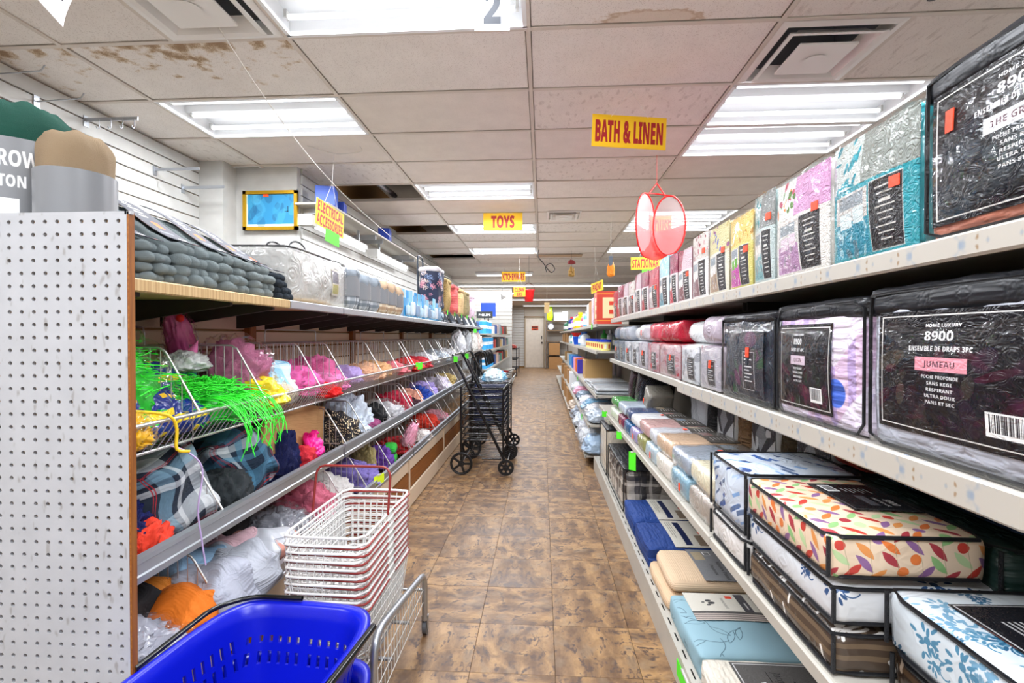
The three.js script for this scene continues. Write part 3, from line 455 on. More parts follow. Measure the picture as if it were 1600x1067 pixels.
const toile = (bg, inks, n, s) => canvas(512, 512, (x, w) => {
  x.fillStyle = bg; x.fillRect(0, 0, w, w); const r = rng(s);
  for (let i = 0; i < n; i++) { const X = r() * w, Y = r() * w, R = 18 + r() * 36; x.fillStyle = x.strokeStyle = inks[i % inks.length]; x.lineWidth = 4; for (const dx of [-w, 0, w]) for (const dy of [-w, 0, w]) { if (X + dx < -80 || X + dx > w + 80 || Y + dy < -80 || Y + dy > w + 80) continue; const q = rng(i + s); for (let k = 0; k < 12; k++) { const a = k * 0.55 + q() * 0.4, rr = R * (0.4 + 0.6 * q()); x.beginPath(); x.ellipse(X + dx + Math.cos(a) * rr, Y + dy + Math.sin(a) * rr, R * 0.26, R * 0.11, a, 0, 7); x.fill(); } x.beginPath(); x.arc(X + dx, Y + dy, R * 0.22, 0, 7); x.fill(); x.beginPath(); x.arc(X + dx + R, Y + dy, R * 0.5, 0.5, 4.4); x.stroke(); } }
}, { rep: 0.32 });
const damask = toile('#ccd6dc', ['#4f83a0', '#86abc0', '#2c5f80', '#9fbccb', '#6f9ab4'], 34, 3);
const toileBlue = toile('#d2d5d8', ['#33517c', '#27456e'], 7, 9);
const navyPaisley = toile('#2a3850', ['#7088a8', '#c8d0da', '#182238'], 15, 21);
const strokesTex = canvas(256, 256, (x, w) => { x.fillStyle = '#4a3d33'; x.fillRect(0, 0, w, w); x.fillStyle = '#6b5a48'; for (let i = 0; i < 7; i++) x.fillRect(0, i * 38, w, 12); x.strokeStyle = '#e8e4de'; x.lineCap = 'round'; x.lineWidth = 9; const r = rng(3); for (let i = 0; i < 18; i++) { const a = r() * w, b = r() * w; x.beginPath(); x.moveTo(a, b); x.quadraticCurveTo(a + 14, b + 14, a + 26 * r(), b + 46); x.stroke(); } }, { rep: 0.2 });
const blueStripe = canvas(256, 256, (x, w) => { x.fillStyle = '#c8d2de'; x.fillRect(0, 0, w, w); const r = rng(8); for (let i = 0; i < 40; i++) { x.fillStyle = ['#2e5aa0', '#7fa3d0', '#1c3c74', '#a9c0de', '#5a6f90'][i % 5]; x.save(); x.translate(r() * w, r() * w); x.rotate(-0.5); x.fillRect(-24, -5, 36 + r() * 34, 6 + r() * 8); x.restore(); } }, { rep: 0.25 });
const stripF = (q, e) => { q.y += 0; };
const blkLabel = pr(canvas(256, 160, (x, w, h) => { x.fillStyle = '#1b1b1e'; x.fillRect(0, 0, w, h); x.strokeStyle = '#b8b8b8'; x.strokeRect(6, 6, w - 12, h - 12); x.fillStyle = '#dcdcdc'; fit(x, '8900', w * 0.72, 46, 26, 80); fit(x, 'SHEET SET 4PC', w * 0.72, 66, 12, 100); x.fillStyle = '#55565c'; x.fillRect(w * 0.5, 78, w * 0.36, 24); x.fillStyle = '#9a9a9a'; for (let i = 0; i < 6; i++) x.fillRect(w * 0.2, 34 + i * 12, 52 - (i % 2) * 14, 5); barcode(x, 20, 112, 70, 32); }), { roughness: 0.25 });
const tagLabel = pr(canvas(256, 160, (x, w, h) => { x.fillStyle = '#1d1d22'; x.fillRect(0, 0, w, h); x.strokeStyle = '#c8c8c8'; x.lineWidth = 3; x.strokeRect(5, 5, w - 10, h - 10); x.fillStyle = '#ff5a22'; x.fillRect(60, 52, 76, 24); x.fillStyle = '#b8b8b8'; for (let i = 0; i < 4; i++) x.fillRect(60, 92 + i * 9, 110 - 16 * i, 4); barcode(x, 170, 110, 60, 34); }), { roughness: 0.25 });
const gl = { roughness: 0.26, bumpMap: T.crinkle, bumpScale: 0.0018 };
// the stack with the leaf print
flat({ l: 'brown pack with white brush strokes under the toile pack', x: 0.525, y: yC, d0: 0.92, d1: 1.3, dep: 0.3, h: 0.078, m: printed(strokesTex, gl), pipe: 1 });
flat({ l: 'white pack with blue toile flowers under the leaf print pack', x: 0.525, y: yC + 0.09, d0: 0.92, d1: 1.3, dep: 0.3, h: 0.072, m: printed(toileBlue, gl), pipe: 1 });
flat({ l: 'cream sheet set with orange and purple leaf print, topmost of its stack', x: 0.515, y: yC + 0.174, d0: 0.92, d1: 1.29, dep: 0.27, h: 0.082, m: printed(leafTex, { roughness: 0.3, bumpMap: T.crinkle, bumpScale: 0.0012 }), cm: blkLabel, card: [0.5, 0.5, -0.06, -0.66], pipe: 1 });
flat({ l: 'white sheet set with blue damask print and black label', x: 0.6, y: yC + 0.075, d0: 0.5, d1: 0.905, dep: 0.34, h: 0.1, m: printed(damask, gl), cm: tagLabel, card: [0.55, 0.45, -0.07, -0.38], pipe: 1 });
flat({ l: 'dark brown pack under the blue damask set', x: 0.61, y: yC, d0: 0.5, d1: 0.905, dep: 0.33, h: 0.066, m: printed(strokesTex, { color: 0xb0a090, ...gl }), pipe: 1 });
flat({ n: 'quilt_pack', l: 'dark green quilt in a black bag behind the leaf print pack', x: 0.8, y: yC, d0: 0.91, d1: 1.5, dep: 0.24, h: 0.24, m: fab(0x1e3530, { roughness: 0.4 }), pipe: 1 });
flat({ l: 'blue and white stripe pack with black piping', x: 0.525, y: yC + 0.092, d0: 1.31, d1: 1.58, dep: 0.3, h: 0.165, m: printed(blueStripe, { roughness: 0.3, bumpMap: T.crinkle, bumpScale: 0.003 }), pipe: 1, r: 0.03, amp: 0.006 });
flat({ l: 'plain white pack under the blue and white stripe pack', x: 0.525, y: yC, d0: 1.31, d1: 1.58, dep: 0.3, h: 0.082, m: plast(0xd9d6d2), pipe: 1 });
const insC = (t, s) => pr(canvas(192, 128, (x, w, h) => { x.fillStyle = '#5a5650'; x.fillRect(0, 0, w, h); const r = rng(s); x.fillStyle = '#8a8680'; x.fillRect(8, 8, w * 0.45, h - 16); x.fillStyle = t; x.fillRect(14, h * 0.5, w * 0.4, h * 0.38); x.fillStyle = '#d8d6d2'; for (let i = 0; i < 6; i++) x.fillRect(w * 0.58, 18 + i * 16, w * (0.2 + 0.12 * r()), 5); }), { roughness: 0.2, bumpScale: 0.003 });
const insM = ['#c8b8a0', '#9aa8b4', '#b08c88'].map((c, i) => insC(c, i + 2));
// lower layer, front edge
[
  [1.6, 1.84, 0xa39a90, 'taupe', 0.08], [1.845, 2.1, 0x7ea0b0, 'blue grey flowered', 0.08], [2.105, 2.36, 0xd8d2c8, 'cream', 0.078], [2.365, 2.6, 0xa8b8c0, 'pale steel blue', 0.078],
  [2.605, 2.82, 0x8a8a58, 'olive', 0.075], [2.825, 3.04, 0x9a90b8, 'lilac', 0.075], [3.045, 3.28, 0x30608c, 'deep blue', 0.075], [3.285, 3.54, 0x74304c, 'maroon', 0.075], [3.545, 3.9, 0xd4dcc8, 'pale sage', 0.07],
].forEach(([d0, d1, c, w, h], i) => flat({ l: `${w} flat sheet pack in the lower layer at the shelf edge`, x: xC, y: yC, d0, d1, h, dep: 0.26, m: plast(c), film: i < 2, ftag: i % 2 ? [0.2, 0.5] : null }));
[
  [1.6, 1.86, 0xe4dcc0, 'cream', 0.075], [1.865, 2.12, 0x9aa4b0, 'steel grey', 0.07], [2.125, 2.38, 0xd0b296, 'beige', 0.07], [2.385, 2.56, 0xc9ccd2, 'silver', 0.065], [2.565, 2.82, 0xbf9c98, 'dusty pink', 0.065], [2.825, 3.05, 0xe6e8ea, 'white', 0.06], [3.055, 3.28, 0x4a5878, 'navy', 0.06], [3.285, 3.58, 0xb4c0cc, 'light blue grey', 0.065], [3.6, 3.9, 0x4f9a50, 'green', 0.06],
].forEach(([d0, d1, c, w, h], i) => flat({ l: `${w} flat sheet pack in the upper layer, wrapped in clear film`, x: xC + 0.01, y: yC + 0.089, d0, d1, h, dep: i === 8 ? 0.15 : 0.3, m: plast(c), cm: i === 8 ? null : insM[i % 3], card: [0.9, 0.42, 0, -0.76], film: i < 3, tag: i % 2 ? [0.1, -0.5] : null, yaw: (i % 3 - 1) * 0.03 }));
// packs standing against the back of the lower shelf
const diamond = canvas(128, 256, (x, w, h) => { x.fillStyle = '#d9dadc'; x.fillRect(0, 0, w, h); x.fillStyle = '#4c4a50'; x.beginPath(); x.moveTo(0, 0); x.lineTo(w, 0); x.lineTo(w, h * 0.3); x.lineTo(w / 2, h * 0.62); x.lineTo(0, h * 0.3); x.fill(); x.fillStyle = '#9a9ca2'; x.beginPath(); x.moveTo(w / 2, h * 0.1); x.lineTo(w * 0.75, h * 0.3); x.lineTo(w / 2, h * 0.52); x.lineTo(w * 0.25, h * 0.3); x.fill(); });
const dm = pr(diamond, { roughness: 0.16, bumpScale: 0.004 });
[[1.52, 1.74, dm, 0xd0d2d4, 'grey and white chevron comforter in clear film beside the red one'], [1.745, 1.86, null, 0x4a3a22, 'dark brown rolled quilt standing behind the flat packs'], [1.87, 2.1, dm, 0xcfd1d4, 'grey and white chevron comforter between two brown quilts'], [2.11, 2.26, null, 0x8c6a48, 'tan ribbed quilt standing behind the flat packs'], [2.27, 2.5, dm, 0xd4d6d8, 'grey and white chevron comforter beside the tan quilt'], [2.52, 2.66, null, 0x17181b, 'black boxed pack standing behind the flat packs'], [2.67, 2.96, 0, 0xb8bcc0, 'grey clear wrapped comforter beside the black pack']].forEach(([d0, d1, cm, c, l]) => pack({ n: 'comforter_pack', l, x: 0.86, y: yC, d0, d1, h: 0.33, dep: 0.19, m: cm === null ? fab(c, { bumpScale: 0.05 }) : plast(c), cm: cm || null, card: [0.9, 0.92, 0, 0.5], amp: 0.006 }));
pack({ n: 'comforter_pack', l: 'rust red comforter standing behind the leaf print pack', x: 0.84, y: yC + 0.25, d0: 1.34, d1: 1.5, h: 0.13, dep: 0.19, m: fab(0xa8301c, { bumpScale: 0.05 }), amp: 0.006 });
pack({ n: 'comforter_pack', l: 'navy paisley comforter behind the dark green quilt', x: 0.84, y: yC + 0.255, d0: 0.92, d1: 1.33, h: 0.12, dep: 0.19, m: printed(navyPaisley, gl), amp: 0.004 });
// leaning packs at the end
const dots = (bg, fg) => canvas(128, 128, (x) => { x.fillStyle = bg; x.fillRect(0, 0, 128, 128); x.fillStyle = fg; for (let i = 0; i < 8; i++) for (let j = 0; j < 8; j++) { x.beginPath(); x.ellipse(i * 16 + 8 * (j % 2), j * 16 + 6, 5, 3, 0.7, 0, 7); x.fill(); } }, { rep: 0.1 });
[[3.6, dots('#2c2028', '#7a5668'), 'dark plum patterned pack leaning over on the lower shelf'], [3.32, dots('#1c1a1e', '#565058'), 'black patterned pack leaning on the plum one'], [3.02, null, 'grey pack with orange sticker leaning on the patterned packs']].forEach(([d, tx, l], i) => { const t = pack({ n: 'leaning_pack', l, x: 0.68, y: yC + 0.085, d0: d + 0.28, d1: d + 0.42, h: tx ? 0.3 : 0.2, dep: tx ? 0.24 : 0.16, m: tx ? printed(tx, { roughness: 0.2, bumpMap: T.crinkle, bumpScale: 0.004 }) : plast(0x8f8a80), r: 0.01, tag: tx ? null : [0, 0.6] }); t.rotation.order = 'YXZ'; t.rotation.z = -0.5; });
// ---------- base deck ----------
const yD = 0.122;
pack({ n: 'comforter_bag', l: 'beige comforter in a clear bag with black trim on the base shelf', x: 0.5, y: yD, d0: 3.85, d1: 4.3, h: 0.36, dep: 0.4, m: plast(0xcfc6b4), zip: 1, band: 0.02, r: 0.03 });
pack({ n: 'comforter_bag', l: 'small silver zipped cushion bag on top of the beige comforter', x: 0.52, y: yD + 0.37, d0: 3.95, d1: 4.25, h: 0.06, dep: 0.3, m: plast(0xb9b9a8) });
const plaidTex = (bg, c1, c2, line) => canvas(256, 256, (x, w) => { x.fillStyle = bg; x.fillRect(0, 0, w, w); x.globalAlpha = 0.6; for (const [c, p, s] of [[c1, 20, 70], [c2, 140, 40], [c1, 200, 20]]) { x.fillStyle = c; x.fillRect(p, 0, s, w); x.fillRect(0, p, w, s); } x.globalAlpha = 1; x.strokeStyle = line; x.lineWidth = 3; for (const q of [120, 128]) { x.beginPath(); x.moveTo(q, 0); x.lineTo(q, w); x.moveTo(0, q); x.lineTo(w, q); x.stroke(); } }, { rep: 0.22 });
pack({ n: 'comforter_bag', l: 'black and cream plaid comforter bag on the base shelf', x: 0.5, y: yD, d0: 3.05, d1: 3.78, h: 0.27, dep: 0.4, m: printed(plaidTex('#55504c', '#d8d2c6', '#16161a', '#101014'), { ...gl, bumpScale: 0.003 }), zip: 1, band: 0.02, r: 0.05, amp: 0.008 });
const cardTex = (bg, fn) => pr(canvas(320, 256, (x, w, h) => { x.fillStyle = bg; x.fillRect(0, 0, w, h); fn(x, w, h); }), { roughness: 0.3, bumpScale: 0.001 });
const linesOf = (x, X, Y, n, w, st, c, th = 4) => { x.fillStyle = c; for (let i = 0; i < n; i++) x.fillRect(X, Y + i * st, w * (0.7 + 0.3 * ((i * 5) % 3) / 2), th); };
const cNavy = cardTex('#d8d4c8', (x, w, h) => { linesOf(x, 20, 30, 5, 150, 14, '#6a665e'); x.fillStyle = '#222c50'; x.fillRect(30, h * 0.62, w - 50, 34); x.fillStyle = '#8a7a68'; x.fillRect(w * 0.6, 20, w * 0.35, h * 0.4); x.fillStyle = '#ff6a50'; x.fillRect(70, 36, 30, 14); x.fillRect(150, 78, 26, 10); linesOf(x, 30, h * 0.82, 3, 200, 12, '#77736a', 3); });
const cGrey = cardTex('#87898c', (x, w, h) => { linesOf(x, 30, 26, 7, 90, 14, '#dedede', 3); linesOf(x, 140, 26, 6, 90, 14, '#dcdcdc', 3); x.fillStyle = '#1c1c1e'; fit(x, 'Window Panel', w * 0.7, h * 0.6, 24, 170, 1, 'bold', 'serif'); fit(x, 'Panneau', w * 0.7, h * 0.75, 22, 140, 1, 'bold', 'serif'); x.fillStyle = '#b9a98c'; x.fillRect(w * 0.1, h * 0.75, w * 0.3, h * 0.2); barcode(x, 26, 150, 42, 36); });
const cJac = cardTex('#dcd8cc', (x, w, h) => { x.fillStyle = '#6a6660'; fit(x, 'Jacquard Window Panel', w * 0.36, 36, 22, 190, 1, 'bold', 'serif'); x.fillStyle = '#55555a'; x.fillRect(10, 56, w * 0.68, 30); x.fillStyle = '#d8d8d8'; x.fillRect(w * 0.36, 66, 80, 5); x.fillStyle = '#f05038'; x.fillRect(36, 98, 34, 22); x.fillStyle = '#8a8780'; fit(x, 'Panneau jacquard', w * 0.4, 140, 15, 130); x.fillStyle = '#4a4a4c'; for (const [a, b, r] of [[100, 185, 14], [128, 178, 16], [152, 190, 10], [120, 204, 8]]) { x.beginPath(); x.ellipse(a, b, r, r * 0.7, 0.3, 0, 7); x.fill(); } x.fillStyle = '#5c5a58'; x.fillRect(w * 0.7, 0, 26, h); for (let i = 0; i < 7; i++) { x.fillStyle = i % 2 ? '#7d7470' : '#c4b8b0'; x.fillRect(w * 0.78 + i * 10, 0, 10, h); } });
const cJaura = cardTex('#5d5b59', (x, w, h) => { x.strokeStyle = '#e0e0e0'; x.lineWidth = 3; x.strokeRect(8, 8, w - 16, h - 16); x.fillStyle = '#0f0f10'; fit(x, 'Jaura', w * 0.55, 90, 66, 190, 1, 'italic bold', 'serif'); fit(x, 'Jacquard Window Panel', w * 0.54, 150, 30, 260, 1, 'italic', 'serif'); x.fillRect(40, 166, w - 60, 2); x.fillStyle = '#e6e6e6'; fit(x, 'WITH GROMMETS', w * 0.56, 200, 22, 200); });
const folds = (k) => (q, e, w, h, d) => { if (q.z > d * 0.1) q.y += 0.008 * Math.sin((q.y / h) * 14 + k) * (q.z / d); q.x += 0.006 * Math.sin(q.y * 90 + k); };
const cur = (o) => flat({ n: 'curtain_pack', c: 'curtain', dep: 0.36, x: 0.492, y: yD, f: folds(o.d0 * 7), ...o });
cur({ l: 'navy blue curtain panel with cream card beside the plaid bag', d0: 2.68, d1: 3.02, h: 0.1, m: fab(0x113b82, { roughness: 0.75 }), cm: cNavy, card: [0.98, 0.62, 0, -0.66] });
cur({ l: 'navy blue curtain panel with cream card beside the beige curtains', d0: 2.33, d1: 2.675, h: 0.1, m: fab(0x0f377c, { roughness: 0.75 }), cm: cNavy, card: [0.98, 0.62, 0, -0.66] });
const ribbed = mirror(canvas(64, 64, (x) => { x.fillStyle = '#888'; x.fillRect(0, 0, 64, 64); x.fillStyle = '#eee'; for (let i = 0; i < 8; i++) x.fillRect(0, i * 8, 64, 4); }, { rep: 0.06, data: true }));
cur({ l: 'beige ribbed curtain panel lying under the upper beige one', d0: 1.97, d1: 2.33, h: 0.045, m: fab(0xd6b896, { bumpMap: ribbed, bumpScale: 0.002 }) });
cur({ l: 'beige ribbed curtain panel with grey card on top', d0: 2.0, d1: 2.31, h: 0.05, y: yD + 0.055, x: 0.515, m: fab(0xdcc0a0, { bumpMap: ribbed, bumpScale: 0.002 }), cm: cGrey, card: [0.95, 0.62, 0, -0.68], r: 0.024 });
const leafy = canvas(512, 512, (x, w) => { x.fillStyle = '#8fb3c0'; x.fillRect(0, 0, w, w); x.strokeStyle = '#43616e'; x.lineWidth = 3; const r = rng(12); for (let i = 0; i < 12; i++) { const a = r() * w, b = r() * w, t = r() * 6; x.save(); x.translate(a, b); x.rotate(t); x.beginPath(); x.moveTo(0, 0); x.quadraticCurveTo(40, -30, 90, 0); x.quadraticCurveTo(40, 24, 0, 0); x.moveTo(90, 0); x.quadraticCurveTo(130, 40, 180, 20); x.stroke(); x.restore(); } }, { rep: 0.4 });
cur({ l: 'light blue leaf jacquard curtain with a cream card', d0: 1.58, d1: 1.965, h: 0.085, m: printed(leafy, { roughness: 0.6, bumpMap: T.cloth, bumpScale: 0.0008 }), cm: cJac, card: [0.5, 0.78, -0.22, -0.52] });
cur({ l: 'white folded curtain with a dark grey script card', d0: 1.2, d1: 1.575, h: 0.075, m: fab(0xd9d2c4), cm: cJaura, card: [0.92, 0.72, 0.0, -0.58] });
cur({ l: 'grey folded curtain pack beyond the script card', d0: 0.82, d1: 1.195, h: 0.08, m: fab(0x8f8f92), cm: cGrey, card: [0.92, 0.7, 0, -0.6] });
// green shelf tags
const gtag = (txt) => printed(canvas(64, 160, (x) => { x.fillStyle = '#59f02a'; x.fillRect(0, 0, 64, 160); x.save(); x.translate(44, 150); x.rotate(-PI / 2); x.fillStyle = '#1c3a10'; x.font = 'italic bold 22px sans-serif'; x.fillText(txt, 0, 0); x.restore(); }), { roughness: 0.7 });
const tagM = [M.green, gtag('TABLE CLOTH')];
[[0.49, 0.52, 2.74, 'green price tag hanging from the lower shelf edge above the navy curtains', 0.045, 0.1], [0.462, 0.07, 1.63, 'green price tag stuck on the base shelf edge by the script card', 0.2, 0.055], [0.497, 0.58, 4.0, 'small lime tag clipped at the end of the lower shelf', 0.05, 0.045], [0.497, 0.56, 3.25, 'small lime tag on the lower shelf edge by the plaid bag', 0.04, 0.05]].forEach(([x, y, d, l, w, h], i) => { const t = thing('shelf_tag', l, 'price tag', [x, y, -d], i === 1 ? -PI / 2 : -PI / 2 + 0.8); mesh('tag_card', bx(w, h, 0.002), tagM[i % 2], t); mesh('tag_clip', bx(w * 0.4, 0.008, 0.006, 0, h / 2, 0), M.white, t); });

// ---------- left-hand bin shelving ----------
const LD = [0.98, 2.2, 3.42, 4.64, 5.86, 7.5], XF = -0.9, XB = -1.33;
{
  const u = thing('bin_shelving_unit', 'long shelving unit of wire bins under a top shelf of blankets', 'shelving', [-1.1, 0, -4.2]);
  const at = (x, y, d) => [x + 1.1, y, -d + 4.2];
  for (let i = 0; i < 5; i++) {
    const a = LD[i], b = LD[i + 1], m = (a + b) / 2, l = b - a;
    const s = mesh('top_shelf', bx(0.46, 0.018, l - 0.004), i ? M.shelfWhite : M.wood, u, at(-1.13, 1.317, m));
    mesh('shelf_edge', cbox(0.016, 0.03, i ? l - 0.004 : 0.74, 0.003), i ? M.galv : M.wood, s, [0.232, -0.004, i ? 0 : l / 2 - 0.37]);
    if (!i) mesh('shelf_edge', cbox(0.016, 0.03, l - 0.75, 0.003), M.galv, s, [0.232, -0.004, -0.37]);
    const br = new THREE.Shape(); br.moveTo(0, 0); br.lineTo(0.4, 0); br.lineTo(0.4, -0.018); br.lineTo(0.02, -0.075); br.lineTo(0, -0.075); br.closePath();
    const bg = new THREE.ExtrudeGeometry(br, { depth: 0.012, bevelEnabled: false });
    for (const q of [a + 0.1, a + l * 0.36, a + l * 0.55, b - 0.12]) mesh('shelf_bracket', bg, M.dark, u, at(XB + 0.02, 1.307, q));
    for (let k = 0; k < 5; k++) mesh('back_slat', cbox(0.014, 0.072, l - 0.03, 0.004), M.beige, u, at(XB - 0.01, 1.265 - 0.08 * k, m));
    mesh('back_panel', bx(0.012, 1.3, l), M.groove, u, at(XB - 0.024, 0.65, m));
    mesh('lower_panel', bx(0.012, 0.88, l - 0.04), std(0x6a5240, { roughness: 0.8 }), u, at(XB - 0.01, 0.46, m));
    mesh('wooden_post', cbox(0.04, 1.3, 0.05, 0.004), M.post, u, at(XB + 0.004, 0.65, b - 0.01));
    mesh('base_panel', cbox(0.016, 0.12, l - 0.012, 0.004), M.beige, u, at(-0.925, 0.066, m));
    mesh('base_panel', cbox(0.016, 0.09, l - 0.012, 0.004), M.beige, u, at(-0.935, 0.3, m));
    mesh('base_stripe', bx(0.014, 0.11, l - 0.012), M.post, u, at(-0.932, 0.19, m));
    mesh('base_deck', bx(0.4, 0.016, l - 0.006), std(0xc2ab8c, { map: T.wood }), u, at(-1.135, 0.345, m));
    mesh('base_joint', bx(0.02, 0.34, 0.02), M.beige, u, at(-0.928, 0.17, b));
  }
}
// wire bins
function bin(d0, d1, y, o = {}) {
  const l = d1 - d0 - 0.012, t = thing('wire_bin', o.l, 'wire bin', [XF, y - 0.08, -(d0 + d1) / 2], 0, o.g);
  const zs = -l / 2, ze = l / 2, r = 0.0017, xb = XB - XF + 0.03, yb = 0.02, H = o.H ?? 0.17, mt = o.m ?? M.steel;
  const fl = [], fr = [], bk = [];
  for (let z = zs + 0.01; z < ze; z += 0.0235) { fl.push(rod(new V3(-0.05, 0, z), new V3(xb, yb, z), r, 4)); fr.push(rod(new V3(-0.05, 0, z), new V3(0, 0.075, z - 0.008), r, 4)); }
  for (let z = zs + 0.01; z < ze; z += 0.032) bk.push(rod(new V3(xb, yb, z), new V3(xb, 0.08 + H, z), r, 4));
  for (let k = 1; k < 5; k++) fl.push(rod(new V3(lerp(-0.05, xb, k / 5), yb * k / 5, zs), new V3(lerp(-0.05, xb, k / 5), yb * k / 5, ze), 0.002, 4));
  for (const q of [0.09, 0.08 + H]) bk.push(rod(new V3(xb, q, zs), new V3(xb, q, ze), 0.0028, 5));
  mesh('floor_grid', fl, mt, t); mesh('back_grid', bk, mt, t);
  mesh('front_lip', [...fr, rod(new V3(-0.05, 0, zs), new V3(-0.05, 0, ze), 0.0045, 7), rod(new V3(-0.05, 0, zs), new V3(0, 0.078, zs), 0.004, 6), rod(new V3(-0.05, 0, ze), new V3(0, 0.078, ze), 0.004, 6)], mt, t);
  if (o.molding) { const p = new THREE.Shape(); p.moveTo(0, 0.02); p.lineTo(0.008, 0.024); p.lineTo(0.01, 0.04); p.lineTo(0.006, 0.043); p.lineTo(0.006, 0.066); p.lineTo(0.012, 0.07); p.lineTo(0.012, 0.082); p.lineTo(-0.004, 0.085); p.lineTo(-0.004, 0.02); p.closePath(); mesh('ticket_rail', new THREE.ExtrudeGeometry(p, { depth: l, bevelEnabled: false }).translate(0, 0, zs), M.galv, t); }
  else mesh('front_rail', rod(new V3(0, 0.078, zs), new V3(0, 0.078, ze), 0.005, 8), mt, t);
  for (const f of o.div ?? [0, 0.5, 1]) {
    const z = lerp(zs + 0.004, ze - 0.004, f), g = [bent([new V3(0, 0.078, z), new V3(-0.1, 0.08 + H, z), new V3(xb, 0.08 + H, z)], 0.0032, 0.02, 6)];
    for (let k = 0; k < 13; k++) { const x = lerp(-0.02, xb, k / 13), top = x > -0.1 ? 0.08 + H * (-x / 0.1) : 0.08 + H; g.push(rod(new V3(x, Math.max(0, (x < -0.05 ? yb * (-0.05 - x) / 0.33 : 0)), z), new V3(x, top, z), r, 4)); }
    g.push(rod(new V3(-0.03, 0.08, z), new V3(xb, 0.08, z), 0.002, 4));
    mesh('divider', g, mt, t);
  }
  if (o.loop) mesh('divider_top', bent([new V3(xb + 0.02, 0.08 + H, lerp(zs, ze, 0.55)), new V3(xb + 0.02, 0.14 + H, lerp(zs, ze, 0.55)), new V3(xb + 0.02, 0.14 + H, ze - 0.02), new V3(xb + 0.02, 0.08 + H, ze - 0.02)], 0.003, 0.015), mt, t);
}
const tierName = ['upper tier', 'middle tier', 'bottom tier'];
const binOf = [['holding shredded green paper bags', 'holding plaid scarves', 'holding loose socks and shirts'], ['holding pink clothing', 'holding a dotted bag and a black hat', 'holding purple and green slippers'], ['holding red and cream clothing', 'holding red and blue clothing', 'holding a red basket and toys'], ['holding white packets beside the black carts', 'behind the folded black carts', 'behind the cart wheels'], ['behind the handles of the second black cart', 'beyond the second black cart', 'beyond the black cart wheels']];
[1.0, 0.705, 0.42].forEach((y, k) => { for (let i = 0; i < 5; i++) bin(LD[i] + 0.01, LD[i + 1], y, { l: `chrome wire bin in the ${tierName[k]} ${binOf[i][k]}`, molding: k > 0, div: k === 0 ? (i ? [0.02, 0.28, 0.55, 0.98] : [0.18, 0.52, 0.78, 1]) : i ? [0.02, 0.4, 0.75, 0.98] : [0.7, 1], loop: k === 0, H: k === 0 ? 0.17 : 0.16 }); });

// peg-board end panel
{
  const t = thing('pegboard_panel', 'white pegboard end panel with brown edges', 'panel', [-1.2, 0, -0.93]);
  const pos = [], nor = [], uv = [], q = 0.0254, R = 0.0043, N = 8; const push = (x, y, z, nx, ny, nz) => { pos.push(x, y, z); nor.push(nx, ny, nz); uv.push(x, y); };
  const quad = (a, b, c, d, n) => { for (const p of [a, b, c, a, c, d]) push(...p, ...n); };
  const ux = 0.386, cols = 18, rows = 42, y1 = 1.444 - 0.006, x0 = ux - cols * q, y0 = y1 - rows * q;
  for (let i = 0; i < cols; i++) for (let j = 0; j < rows; j++) {
    const cx = x0 + (i + 0.5) * q, cy = y0 + (j + 0.5) * q;
    for (let k = 0; k < N; k++) { const a0 = k / N * 2 * PI, a1 = (k + 1) / N * 2 * PI, sq = (a) => { const c = Math.cos(a), s = Math.sin(a), m = Math.max(Math.abs(c), Math.abs(s)); return [cx + c / m * q / 2, cy + s / m * q / 2, 0]; }, ci = (a, z) => [cx + Math.cos(a) * R, cy + Math.sin(a) * R, z];
      quad(ci(a0, 0), sq(a0), sq(a1), ci(a1, 0), [0, 0, 1]); quad(ci(a0, 0), ci(a1, 0), ci(a1, -0.006), ci(a0, -0.006), [-Math.cos(a0), -Math.sin(a0), 0]); }
  }
  const g = new THREE.BufferGeometry(); g.setAttribute('position', new THREE.Float32BufferAttribute(pos, 3)); g.setAttribute('normal', new THREE.Float32BufferAttribute(nor, 3)); g.setAttribute('uv', new THREE.Float32BufferAttribute(uv, 2));
  const face = std(0xc2c2c2, { map: T.scuff, roughness: 0.5, side: THREE.DoubleSide });
  mesh('perforated_face', merge([g, bx(0.8, y0, 0.006, 0, y0 / 2, -0.003), bx(x0 + 0.4, 1.444 - y0, 0.006, (x0 - 0.4) / 2, (y0 + 1.444) / 2, -0.003), bx(0.004, 1.444, 0.006, 0.388, 0.722, -0.003), bx(0.8, 0.006, 0.006, 0, 1.441, -0.003)]), face, t);
  mesh('brown_edge', [cbox(0.005, 1.444, 0.014, 0.001, 0.3925, 0.722, -0.007)], M.post, t);
  mesh('frame_board', [bx(0.78, 1.43, 0.012, 0, 0.715, -0.013)], std(0xb48a58, { roughness: 0.9 }), t);
}
